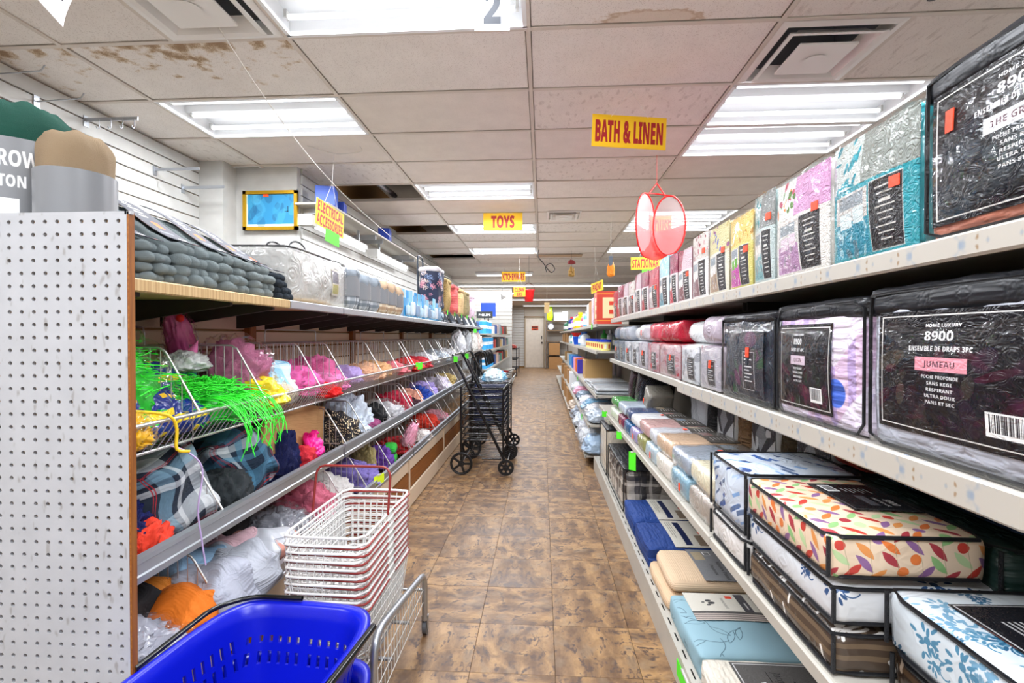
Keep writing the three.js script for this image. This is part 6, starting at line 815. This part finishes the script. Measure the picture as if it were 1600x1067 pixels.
// red pop-up hamper
{
  const t = thing('mesh_hamper', 'red pop-up mesh hamper hanging from the ceiling', 'hamper', [0.925, 1.84, -4.2], 0.1); const red = plain(0xe0201c, 0.4);
  const oval = (cx, cz, ry, a, b) => { const pts = []; for (let i = 0; i < 28; i++) { const q = i / 28 * 2 * PI; pts.push(new V3(cx + Math.cos(q) * a * Math.cos(ry), 0.26 + Math.sin(q) * b, cz + Math.cos(q) * a * Math.sin(ry))); } return pts; };
  const o1 = oval(-0.09, 0.06, -0.75, 0.15, 0.26), o2 = oval(0.1, 0.07, 0.35, 0.125, 0.24);
  mesh('hoop', pipe(o1, 0.007, 6, true, 56), red, t); mesh('hoop', pipe(o2, 0.007, 6, true, 56), red, t);
  const net = phy(0xf6e2e2, { transmission: 0.8, thickness: 0, roughness: 0.35, side: THREE.DoubleSide });
  const fan = (o) => { const v = []; const c = o.reduce((s, p) => s.add(p), new V3()).multiplyScalar(1 / o.length); for (let i = 0; i < o.length; i++) { const a = o[i], b = o[(i + 1) % o.length]; v.push(c.x, c.y, c.z + 0.012, a.x, a.y, a.z, b.x, b.y, b.z); } const g = new THREE.BufferGeometry(); g.setAttribute('position', new THREE.Float32BufferAttribute(v, 3)); g.computeVertexNormals(); return g; };
  mesh('net_panel', fan(o1), net, t); mesh('net_panel', fan(o2), net, t);
  { const v = [], id = []; for (let j = 0; j <= 7; j++) { const a = o1[(14 + j) % 28], b = o2[(28 - j) % 28]; for (let k = 0; k <= 6; k++) { const f = k / 6, dip = 0.16 * Math.sin(f * PI) * (1 - j / 9); v.push(lerp(a.x, b.x, f), lerp(a.y, b.y, f) - 0.03 * Math.sin(f * PI), lerp(a.z, b.z, f) - dip); } } for (let j = 0; j < 7; j++) for (let k = 0; k < 6; k++) { const a = j * 7 + k; id.push(a, a + 7, a + 1, a + 1, a + 7, a + 8); } const g = new THREE.BufferGeometry(); g.setAttribute('position', new THREE.Float32BufferAttribute(v, 3)); g.setIndex(id); g.computeVertexNormals(); mesh('red_base', g, phy(0xe83a30, { transmission: 0.5, thickness: 0, roughness: 0.6, side: THREE.DoubleSide }), t); }
  mesh('side_rib', pipe([new V3(0, 0.02, -0.18), new V3(0.02, 0.28, -0.2), new V3(0, 0.5, -0.1)], 0.005, 6, false, 16), red, t); mesh('top_rib', pipe([o1[7], new V3(0, 0.53, 0.02), o2[7]], 0.006, 6, false, 12), red, t);
  mesh('hanging_loop', [rod(o1[6], new V3(0.02, 0.62, 0), 0.006, 5), rod(o2[8], new V3(0.02, 0.62, 0), 0.006, 5), rod(new V3(0.02, 0.62, 0), new V3(0.02, 0.855, 0), 0.0015, 4)], red, t);
}
// red bucket and small hanging goods
{ const t = thing('red_bucket', 'red plastic bucket hanging over the aisle', 'bucket', [-0.25, 1.85, -9.45], 0.2); mesh('bucket_shell', new THREE.LatheGeometry([[0.001, 0], [0.075, 0], [0.105, 0.2], [0.112, 0.2], [0.112, 0.225], [0.1, 0.225], [0.072, 0.01], [0.001, 0.01]].map((p) => new THREE.Vector2(...p)), 28), std(0xe01414, { roughness: 0.35 }), t); mesh('bail_handle', pipe([new V3(-0.108, 0.21, 0), new V3(-0.09, 0.3, 0), new V3(0, 0.345, 0), new V3(0.09, 0.3, 0), new V3(0.108, 0.21, 0)], 0.005, 6, false, 24), plain(0x4a1414), t); mesh('hook_wire', rod(new V3(0, 0.34, 0), new V3(0, 0.866, 0), 0.002, 4), M.dark, t); }
{ const t = thing('orange_sponge_pack', 'orange scrubber packet hanging by the stationary sign', 'packet', [0.87, 1.95, -6.4], 0.2); mesh('scrubber', crumple(0.1, 0.19, 0.06, { seed: 3, amp: 0.12 }), plain(0xf08a18, 0.6), t); mesh('header_card', bx(0.05, 0.12, 0.01, -0.01, 0.2, 0.02), plain(0x5a6470), t); mesh('string', rod(new V3(0, 0.25, 0), new V3(0, 0.765, 0), 0.0015, 4), M.string, t); }
{ const t = thing('dangling_cable', 'dark looped cable dangling from the ceiling over the aisle', 'cable', [0.02, 2.3, -8.8]); mesh('cable_loop', pipe([new V3(-0.08, 0.415, 0), new V3(-0.09, 0.3, 0), new V3(0, 0.18, 0), new V3(0.13, 0.02, 0), new V3(0.2, 0.08, 0), new V3(0.13, 0.17, 0), new V3(0.04, 0.12, 0), new V3(0.06, 0.02, 0)], 0.009, 6, false, 50), M.dark, t); }
{ const t = thing('hanging_ornament', 'brown and red ornament hanging beyond the looped cable', 'ornament', [0.52, 2.25, -8.9]); mesh('ornament_body', crumple(0.1, 0.16, 0.08, { seed: 8 }), plain(0x9a7428), t); mesh('red_top', crumple(0.12, 0.07, 0.06, { seed: 9 }), plain(0x8a2828), t, [0, 0.22, 0]); mesh('string', rod(new V3(0, 0.15, 0), new V3(0, 0.465, 0), 0.002, 4), M.dark, t); }
{ const t = thing('ceiling_plank', 'stained brown strip on the ceiling tiles by the cable', 'panel', [0.32, 2.7, -9.4]); mesh('plank', cbox(0.85, 0.014, 0.25, 0.003), plain(0xc2a68a, 0.9), t); }
{ const t = thing('extension_wire', 'long white cord drooping from the ceiling to the angled yellow sign', 'cord', [-1.5, 2.3, -3]); mesh('cord_line', pipe([new V3(-0.05, 0.41, 0.75), new V3(-0.1, 0.28, 0.2), new V3(-0.12, 0.13, -0.5), new V3(-0.1, 0.02, -1.2), new V3(-0.1, -0.05, -2.2)], 0.003, 5, false, 40), M.string, t); mesh('tile_loop', pipe([new V3(-0.35, 0.4, -0.85), new V3(-0.2, 0.398, -1.02), new V3(0.02, 0.398, -1.0), new V3(0.06, 0.402, -0.88)], 0.003, 5, false, 24), M.string, t); }
{ const t = thing('spotlight_clip', 'white clip lamp hanging below the kitchenware sign', 'lamp', [-0.85, 2.05, -10.6]); mesh('lamp_head', new THREE.ConeGeometry(0.06, 0.12, 16).rotateZ(0.6), M.white, t); mesh('lamp_arm', rod(new V3(0, 0.05, 0), new V3(0.05, 0.585, 0), 0.006, 6), M.white, t); }
{ const t = thing('hanging_tag', 'tan paper tag hanging over the aisle by the back door', 'tag', [0.11, 1.85, -11.5]); mesh('tag_sheet', bx(0.12, 0.24, 0.004), plain(0xe8c890, 0.8), t); mesh('string', rod(new V3(0, 0.12, 0), new V3(0, 0.78, 0), 0.002, 4), M.string, t); }

// ---------- right shelving beyond the bedding ----------
{
  const u = thing('back_shelving_unit', 'white shelving of household goods beyond the bedding unit', 'shelving', [0.75, 0, -9.3]); const D0 = 4.62, D1 = 14;
  mesh('back_panel', bx(0.03, 1.75, D1 - D0, 0.29, 0.875, 0), std(0x8c867c), u);
  for (const [x, y] of [[0.5, 1.31], [0.5, 1.06], [0.5, 0.65], [0.43, 0.38], [0.4, 0.1]]) for (let i = 0; i < 4; i++) { const a = D0 + i * 2.345, l = 2.34; mesh('shelf', [bx(1.03 - x, 0.018, l, (1.03 + x) / 2 - 0.75, y - 0.009, 9.3 - a - l / 2), bx(0.012, 0.03, l, x - 0.75, y - 0.012, 9.3 - a - l / 2)], M.shelfWhite, u); }
  for (let i = 0; i < 5; i++) mesh('upright_post', bx(0.03, 1.7, 0.04, 0.26, 0.85, 9.3 - (D0 + 0.03 + i * 2.33)), M.galv, u);
}
// top shelf goods
{ const t = boxThing('blanket_box', 'red boxed blanket printed with a large cream E shape', 0.62, 1.312, 4.78, 0.23, 0.3, 0.22, prod('#c8402c', (x, w, h) => { x.fillStyle = '#f0dca8'; x.fillRect(w * 0.24, h * 0.18, w * 0.62, h * 0.64); x.fillStyle = '#c8402c'; x.fillRect(w * 0.5, h * 0.3, w * 0.4, h * 0.12); x.fillRect(w * 0.5, h * 0.56, w * 0.4, h * 0.13); x.fillStyle = '#f0a838'; x.fillRect(0, h * 0.06, w, 4); x.fillRect(0, h * 0.88, w, 4); }, 128, 160)); t.children[0].geometry = bx(0.23, 0.3, 0.22, 0, 0.15, 0); const u = t.children[0].geometry.attributes.uv; for (let i = 0; i < u.count; i++) u.setXY(i, u.getX(i) > 0.01 ? 1 : 0, u.getY(i) > 0.01 ? 1 : 0); }
boxThing('gift_bag_box', 'purple and white patterned bag beside the red boxed blanket', 0.62, 1.312, 5.1, 0.22, 0.27, 0.2, printed(floralP));
boxThing('carton_box', 'plain brown carton on the top shelf past the red boxed blanket', 0.62, 1.312, 5.45, 0.2, 0.26, 0.3, M.cardboard);
boxThing('carton_box', 'grey white carton beside the brown carton on the top shelf', 0.62, 1.312, 5.85, 0.18, 0.26, 0.26, plain(0xd0d0d0));
const goods = (n, l, x, y, d, w, h, dp, m, g) => { const t = thing(n, l, 'household goods', [x, y, -d], 0, g); return t; };
function bottle(n, l, x, y, d, r, h, c, cap) { const t = thing(n, l, 'bottle', [x, y, -d], 0.3); mesh('bottle_body', new THREE.LatheGeometry([[0.001, 0], [r, 0.004], [r, h * 0.62], [r * 0.75, h * 0.74], [r * 0.32, h * 0.82], [r * 0.32, h * 0.88]].map((p) => new THREE.Vector2(...p)), 18), plain(c, 0.3), t); mesh('cap', new THREE.CylinderGeometry(r * 0.38, r * 0.4, h * 0.14, 14).translate(0, h * 0.93, 0), plain(cap, 0.35), t); mesh('paper_label', new THREE.CylinderGeometry(r * 1.01, r * 1.01, h * 0.3, 18, 1, true).translate(0, h * 0.34, 0), plain(0xf0f0ee, 0.5), t); return t; }
[[6.2, 0.05, 0.22, 0x50a8d8, 0xf4f4f4, 'sky blue cleaner bottle on the top shelf'], [6.45, 0.05, 0.2, 0x88c8e0, 0x3060c0, 'pale blue cleaner bottle on the top shelf'], [6.75, 0.05, 0.22, 0x60b4e4, 0xffffff, 'bright blue cleaner bottle on the top shelf'], [7.1, 0.06, 0.2, 0xe06878, 0xf0f0f0, 'pink cleaner bottle on the top shelf'], [7.9, 0.09, 0.26, 0xf0c810, 0xf0c810, 'large yellow detergent jug on the top shelf'], [8.5, 0.08, 0.24, 0xe8d040, 0xa040a0, 'yellow detergent jug with a purple cap'], [9.2, 0.07, 0.24, 0xa070c0, 0xffffff, 'purple detergent jug on the top shelf'], [10.2, 0.07, 0.28, 0x283a90, 0xd03040, 'dark blue bottle with a red cap'], [11.5, 0.11, 0.24, 0x2f7a58, 0x2f7a58, 'dark green jug at the end of the top shelf']].forEach(([d, r, h, c, cap, l]) => bottle('cleaner_bottle', l, 0.6, 1.312, d, r, h, c, cap));
// second shelf: tubs and bottles
const tubM = printed(canvas(128, 32, (x) => { x.fillStyle = '#f4e890'; x.fillRect(0, 0, 128, 32); for (let k = 0; k < 8; k++) { x.fillStyle = k % 2 ? '#c03a28' : '#f8f8f0'; x.fillRect(k * 16 + 4, 8, 8, 16); } }));
for (let i = 0; i < 9; i++) { const t = thing('wipes_tub', `yellow labelled tub with a blue lid, ${ORD[i]} from the bedding unit`, 'tub', [0.6, 1.062, -(4.75 + i * 0.2)], -0.6, 'yellow tubs with blue lids'); mesh('tub_body', new THREE.CylinderGeometry(0.05, 0.045, 0.08, 20).translate(0, 0.04, 0), tubM, t); mesh('lid', new THREE.CylinderGeometry(0.052, 0.052, 0.025, 20).translate(0, 0.093, 0), plain(0x1a3cc0, 0.35), t); }
[[5.0, 0.2, 0x186a34, 0x186a34, 'dark green spray bottle behind the tubs'], [5.4, 0.2, 0x2c4a3c, 0xf0f0f0, 'bottle green cleaner behind the tubs'], [5.9, 0.21, 0xd8dce0, 0xe0e0e0, 'white cleaner bottle behind the tubs'], [6.5, 0.22, 0x40b848, 0x40b848, 'bright green spray bottle behind the tubs']].forEach(([d, h, c, cap, l]) => bottle('spray_bottle', l, 0.8, 1.062, d, 0.045, h, c, cap));
{ const t = thing('blue_tub', 'blue bucket with a red bowl on the second shelf', 'bucket', [0.6, 1.062, -8.2]); mesh('tub_shell', new THREE.CylinderGeometry(0.1, 0.08, 0.13, 24).translate(0, 0.065, 0), plain(0x1450c0, 0.35), t); mesh('bowl', new THREE.CylinderGeometry(0.13, 0.09, 0.06, 24).translate(0, 0.162, 0), plain(0xd8201c, 0.35), t); }
[[7.0, 0xe8f0f8, 'white'], [7.4, 0x68a8e0, 'light blue'], [8.9, 0xf0f4f8, 'very pale'], [9.4, 0x50b0b8, 'aqua'], [10, 0xdcecf4, 'icy blue']].forEach(([d, c, w], i) => bottle('detergent_jug', `${w} detergent jug standing on the second shelf`, 0.6, 1.062, d, 0.07, 0.2, c, 0x2060c0));
[[10.6, 0.2, 0.2, 'brown carton at the far part of the second shelf'], [11.4, 0.24, 0.2, 'wide brown carton near the end of the second shelf'], [12.4, 0.22, 0.18, 'last brown carton on the second shelf']].forEach(([d, w, h, l]) => boxThing('carton_box', l, 0.62, 1.062, d, w, h, 0.3, M.cardboard));
// third shelf
boxThing('carton_box', 'open brown carton with dark print on the third shelf', 0.72, 0.652, 6.6, 0.34, 0.24, 0.4, prod('#c09a62', (x, w, h) => { x.fillStyle = '#3a2c1c'; x.fillRect(w * 0.3, h * 0.56, w * 0.5, 14); x.fillRect(w * 0.6, h * 0.24, w * 0.24, 7); }));
[[7.4, 0x4838b0, 'violet'], [7.8, 0xe8743c, 'orange'], [8.2, 0xf0a8c8, 'pink'], [8.8, 0x3a70d0, 'mid blue'], [9.6, 0x58a0d8, 'azure'], [10.4, 0xd8d4cc, 'cream'], [11.4, 0xb08a54, 'kraft']].forEach(([d, c, w]) => boxThing('product_box', `${w} product box standing on the third shelf`, 0.6, 0.652, d, 0.16, 0.2, 0.16, plain(c)));
for (let i = 0; i < 7; i++) flat({ n: 'placemat_pack', c: 'placemat', l: `silvery wrapped placemat pack, ${i % 2 ? 'upper' : 'lower'} one of the ${ORD[Math.floor(i / 2)]} pile from the bedding unit`, g: 'placemat packs on the third shelf', x: 0.51, y: 0.652 + (i % 2) * 0.032, d0: 4.68 + Math.floor(i / 2) * 0.4, d1: 5.04 + Math.floor(i / 2) * 0.4, h: 0.026, dep: 0.4, m: plast(i % 3 ? 0xc8ccd0 : 0xa8aeb4), yaw: 0.06 * (i % 3 - 1) });
// lower shelves: bagged goods
[[4.8, 0xb4c0cc, 'blue grey'], [5.15, 0xc8c8cc, 'silver'], [5.5, 0x6a9ab8, 'steel blue'], [5.9, 0xd8d4dc, 'pale lilac'], [6.4, 0x8898a8, 'slate'], [7.0, 0xe8a8c0, 'rose pink'], [7.6, 0xdce0e4, 'white']].forEach(([d, c, w], i) => heap('bagged_linen', `${w} bagged linen on the fourth shelf of the household unit`, 'bagged linen', 0.62, 0.382, d, 0.36, 0.12, 0.32, plast(c), 160 + i, { part: 'folded_stack', film: i < 3, amp: 0.12, pw: 0.55 }));
[[4.75, 0xa8c0d8, 'light blue'], [5.15, 0xd4d8dc, 'pearl'], [5.6, 0xb8bcc4, 'ash grey'], [6.1, 0xc8d0d8, 'frost'], [6.7, 0xa0a8b4, 'dove grey'], [7.4, 0xd8c8b8, 'oatmeal']].forEach(([d, c, w], i) => heap('bagged_linen', `${w} bagged linen on the base shelf of the household unit`, 'bagged linen', 0.58, 0.102, d, 0.38, 0.17, 0.36, plast(c), 170 + i, { part: 'folded_stack', film: i < 2, amp: 0.12, pw: 0.55 }));
[[8.2, 0.3, 0.235, 'white storage box with goods on the fourth shelf', plain(0xe6e8ec)], [8.9, 0.3, 0.23, 'brown carton on the fourth shelf', M.cardboard], [9.8, 0.34, 0.235, 'second brown carton on the fourth shelf', M.cardboard], [11, 0.34, 0.22, 'far brown carton on the fourth shelf', M.cardboard]].forEach(([d, w, h, l, m]) => boxThing('storage_box', l, 0.6, 0.382, d, w, h, 0.4, m));
[[8.3, 'brown carton on the base shelf by the oatmeal linen'], [9.3, 'brown carton further along the base shelf'], [10.4, 'last brown carton on the base shelf']].forEach(([d, l]) => boxThing('storage_box', l, 0.58, 0.102, d, 0.34, 0.245, 0.5, M.cardboard));
[[4.95, 1.315], [6.9, 0.64], [5.3, 0.37]].forEach(([d, y], i) => { const t = thing('shelf_tag', ['lime tag below the purple patterned bag', 'lime tag on the third shelf edge', 'lime tag on the fourth shelf edge'][i], 'price tag', [(i === 2 ? 0.418 : 0.488), y - 0.02, -d], -PI / 2); mesh('tag_card', bx(0.07, 0.06, 0.002), M.green, t); mesh('tag_clip', bx(0.03, 0.008, 0.006, 0, 0.03, 0), M.white, t); });

// ---------- left shelving beyond the bins ----------
{
  const u = thing('kitchen_shelving_unit', 'white shelving of kitchen goods beyond the bin unit', 'shelving', [-1.15, 0, -10]); const D0 = 7.7, D1 = 13.1;
  mesh('back_panel', bx(0.03, 1.6, D1 - D0, -0.2, 0.8, -0.4), std(0xd8d2c6), u);
  for (const [x, y] of [[-0.85, 1.24], [-0.85, 0.98], [-0.85, 0.68], [-0.72, 0.36], [-0.72, 0.1]]) for (let i = 0; i < 3; i++) mesh('shelf', [bx(x + 1.33, 0.018, 1.79, (x - 1.33) / 2 + 1.15, y - 0.009, 10 - D0 - 0.9 - i * 1.8), bx(0.012, 0.03, 1.79, x + 1.15, y - 0.012, 10 - D0 - 0.9 - i * 1.8)], M.shelfWhite, u);
}
const pHil = thing('brand_board', 'black board with white capital lettering on the kitchen shelf', 'sign', [-0.93, 1.243, -8.05]); mesh('board', bx(0.26, 0.11, 0.02, 0, 0.3, 0), plain(0x2c3030), pHil); mesh('letter_face', bx(0.24, 0.09, 0.002, 0, 0.3, 0.011), printed(canvas(256, 96, (x, w, h) => { x.fillStyle = '#2c3030'; x.fillRect(0, 0, w, h); x.fillStyle = '#f2f2f2'; x.font = 'bold 56px sans-serif'; x.textAlign = 'center'; x.fillText('PHILIPS', w / 2, 68); }), {}), pHil); { const g = pHil.children[1].geometry.attributes.uv; for (let i = 0; i < g.count; i++) g.setXY(i, g.getX(i) > 0.001 ? 1 : 0, g.getY(i) > 0.001 ? 1 : 0); } mesh('stand_post', bx(0.02, 0.25, 0.02, 0, 0.125, 0), M.dark, pHil);
{ const t = thing('product_poster', 'blue and white pictured box above the kitchen shelf', 'poster', [-1.1, 1.6, -10.2]); mesh('panel', bx(0.3, 0.28, 0.06, 0, 0.14, 0), pBlueWhite, t); mesh('support', bx(0.02, 0.36, 0.02, 0, -0.18, 0), M.dark, t); }
const bluePk = prod('#3aa0dc', (x, w, h) => { x.fillStyle = '#e8f4fc'; x.fillRect(0, h * 0.34, w, h * 0.26); x.fillStyle = '#1460b0'; x.fillRect(w * 0.1, h * 0.42, w * 0.7, h * 0.1); });
for (const [y, n] of [[1.242, 4], [0.982, 5], [0.682, 5]]) for (let i = 0; i < n; i++) { const t = thing('towel_roll_pack', `blue and white roll pack, ${ORD[i]} from the bins on the ${y > 1.2 ? 'upper' : y > 0.8 ? 'second' : 'third'} kitchen shelf`, 'roll pack', [-0.93, y, -(7.85 + i * 0.24)], 0.6, `roll packs on the ${y > 1.2 ? 'upper' : y > 0.8 ? 'second' : 'third'} kitchen shelf`); mesh('roll', new THREE.CylinderGeometry(0.065, 0.065, y > 0.8 ? 0.19 : 0.15, 20).translate(0, y > 0.8 ? 0.095 : 0.075, 0), bluePk, t); mesh('wrap_top', new THREE.CylinderGeometry(0.03, 0.06, 0.02, 16).translate(0, y > 0.8 ? 0.2 : 0.16, 0), plain(0xf0f4f8), t); }
{ const pal = [[0xd8d4cc, 'ivory'], [0x6a4a3a, 'brown'], [0xb03a34, 'red'], [0x8a9098, 'grey'], [0x2c4a80, 'navy'], [0xc8a878, 'tan'], [0x3a3838, 'black'], [0x5a8a78, 'sage'], [0xd0b0a0, 'blush']]; [[1.242, 'upper', 9.0], [0.982, 'second', 9.25], [0.682, 'third', 9.25]].forEach(([y, w, d0], j) => { for (let i = 0; i < 9; i++) { const [c, n] = pal[(i * 4 + j * 2) % 9]; boxThing('kitchen_box', `${n} kitchenware box, ${ORD[i]} past the roll packs on the ${w} kitchen shelf`, -0.94, y, d0 + i * 0.42, 0.15 + 0.02 * (i % 2), 0.14 + 0.02 * ((i + j) % 4), 0.2, plain(c)); } }); }
[[7.9, 0x2a2c30, 'black pan'], [8.4, 0x8a8680, 'grey pan'], [8.9, 0xc8c0b0, 'cream pan'], [9.5, 0x3a3838, 'dark pan'], [10.2, 0xa8a49c, 'silver pan'], [11, 0xb03030, 'red pan']].forEach(([d, c, w]) => { const t = thing('cooking_pan', `${w} on the low kitchen shelf behind the carts`, 'pan', [-0.86, 0.362, -d], 0.5); mesh('pan_bowl', new THREE.LatheGeometry([[0.001, 0], [0.1, 0], [0.13, 0.07], [0.136, 0.07], [0.104, -0.004 + 0.008], [0.001, 0.008]].map((p) => new THREE.Vector2(...p)), 24), plain(c, 0.3), t); mesh('pan_handle', rod(new V3(0.12, 0.06, 0), new V3(0.02, 0.1, 0.0).setX(0.26), 0.01, 8), M.black, t); });
// white hanging goods at the end of the bins
[[5.7, 0xd8dade, 'clear bag of white hangers hanging below the top shelf'], [6.2, 0xa8acb0, 'grey mesh bag hanging below the top shelf'], [6.8, 0xe4e2dc, 'white netting bag hanging below the top shelf'], [7.3, 0xd8c8c0, 'pinkish bagged bundle hanging below the top shelf']].forEach(([d, c, l], i) => { const t = thing('hanging_bag', l, 'bag', [-0.97, 0.98, -d]); mesh('bag_body', crumple(0.16, 0.28, 0.3, { seed: 180 + i, amp: 0.15, fq: 2 }), plast(c), t); mesh('hook', rod(new V3(0, 0.26, 0), new V3(0, 0.325, 0), 0.003, 5), M.galv, t); });
// ---------- by the back wall ----------
{ const u = thing('back_wall_shelf', 'brown shelf of odds and ends beside the back door', 'shelving', [0.55, 0, -18.6]); for (const y of [0.5, 1.0, 1.4, 1.75]) mesh('shelf', bx(0.8, 0.025, 0.4, 0, y, 0), plain(0x7a6248), u); for (const s of [-1, 1]) mesh('side_panel', bx(0.025, 1.78, 0.4, s * 0.4, 0.89, 0), plain(0x6a5440), u); }
boxThing('carton_box', 'tall brown carton on the floor shelf beside the back door', 0.45, 0.515, 18.5, 0.4, 0.42, 0.3, M.cardboard);
boxThing('carton_box', 'low brown carton under the back wall shelf', 0.5, 0.0, 18.5, 0.5, 0.42, 0.3, M.cardboard);
{ const t = thing('wall_clock', 'small round white clock on the back wall shelf', 'clock', [0.32, 1.42, -18.45]); mesh('rim', new THREE.TorusGeometry(0.11, 0.016, 8, 28).translate(0, 0.126, 0), plain(0x6a6a70), t); mesh('face', new THREE.CylinderGeometry(0.11, 0.11, 0.02, 28).rotateX(PI / 2).translate(0, 0.126, 0), plain(0xf0f0ec), t); mesh('hand', [bx(0.006, 0.06, 0.003, 0, 0.15, 0.012), bx(0.05, 0.006, 0.003, 0.02, 0.126, 0.012)], M.black, t); }
heap('green_bag', 'lime green bag standing on top of the back wall shelf', 'bag', 0.28, 1.765, 18.5, 0.22, 0.56, 0.2, plast(0xb8e81c), 190, { part: 'bag_body', amp: 0.08, pw: 0.5 });
boxThing('white_box', 'white box with drawings on top of the back wall shelf', 0.58, 1.765, 18.5, 0.3, 0.3, 0.2, plain(0xeeeeee));
boxThing('white_box', 'second white box at the end of the back wall shelf', 0.84, 1.765, 18.5, 0.2, 0.34, 0.2, plain(0xe4e4e8));
{ const u = thing('black_rack', 'low black metal rack at the back before the door', 'rack', [-1.0, 0, -15.6]); for (const y of [0.2, 0.5, 0.8]) mesh('rack_shelf', bx(0.5, 0.02, 1.6, 0, y, 0), M.black, u); for (const sx of [-1, 1]) for (const sz of [-1, 1]) mesh('rack_post', bx(0.025, 0.85, 0.025, sx * 0.24, 0.425, sz * 0.79), M.black, u); }
heap('rack_goods', 'red and dark packets on the low black rack', 'packets', -0.95, 0.812, 15.4, 0.3, 0.12, 0.5, plain(0xa83828), 192, { part: 'packets' });

// back row of the kitchen shelving
[[7.85, 1.242, 0xd8dce0, 'pearl white'], [8.3, 1.242, 0x4a6aa8, 'denim blue'], [8.8, 1.242, 0xc85040, 'brick red'], [9.4, 1.242, 0x8a8078, 'ash'], [7.85, 0.982, 0xb8c4cc, 'ice grey'], [8.4, 0.982, 0x9a8a78, 'walnut'], [9.0, 0.982, 0xe0d8c8, 'bone'], [7.85, 0.682, 0xa8b0b8, 'pewter'], [8.5, 0.682, 0x706860, 'umber']].forEach(([d, y, c, w]) => boxThing('kitchen_box', `${w} kitchenware box behind the blue roll packs`, -1.15, y, d, 0.18, 0.2, 0.3, plain(c)));
{ const t = thing('sprinkler_head', 'small dark sprinkler head on the ceiling beside the square vent', 'sprinkler', [1.69, 2.69, -2.28]); mesh('sprinkler_body', new THREE.LatheGeometry([[0.001, -0.03], [0.025, -0.028], [0.008, -0.02], [0.008, 0.0], [0.03, 0.018], [0.03, 0.026]].map((p) => new THREE.Vector2(...p)), 16), M.dark, t); mesh('ceiling_ring', new THREE.TorusGeometry(0.032, 0.006, 6, 20).rotateX(PI / 2).translate(0, 0.024, 0), M.galv, t); }
scene.traverse((o) => { if (o.isMesh) o.castShadow = o.receiveShadow = true; });
renderer.render(scene, camera);
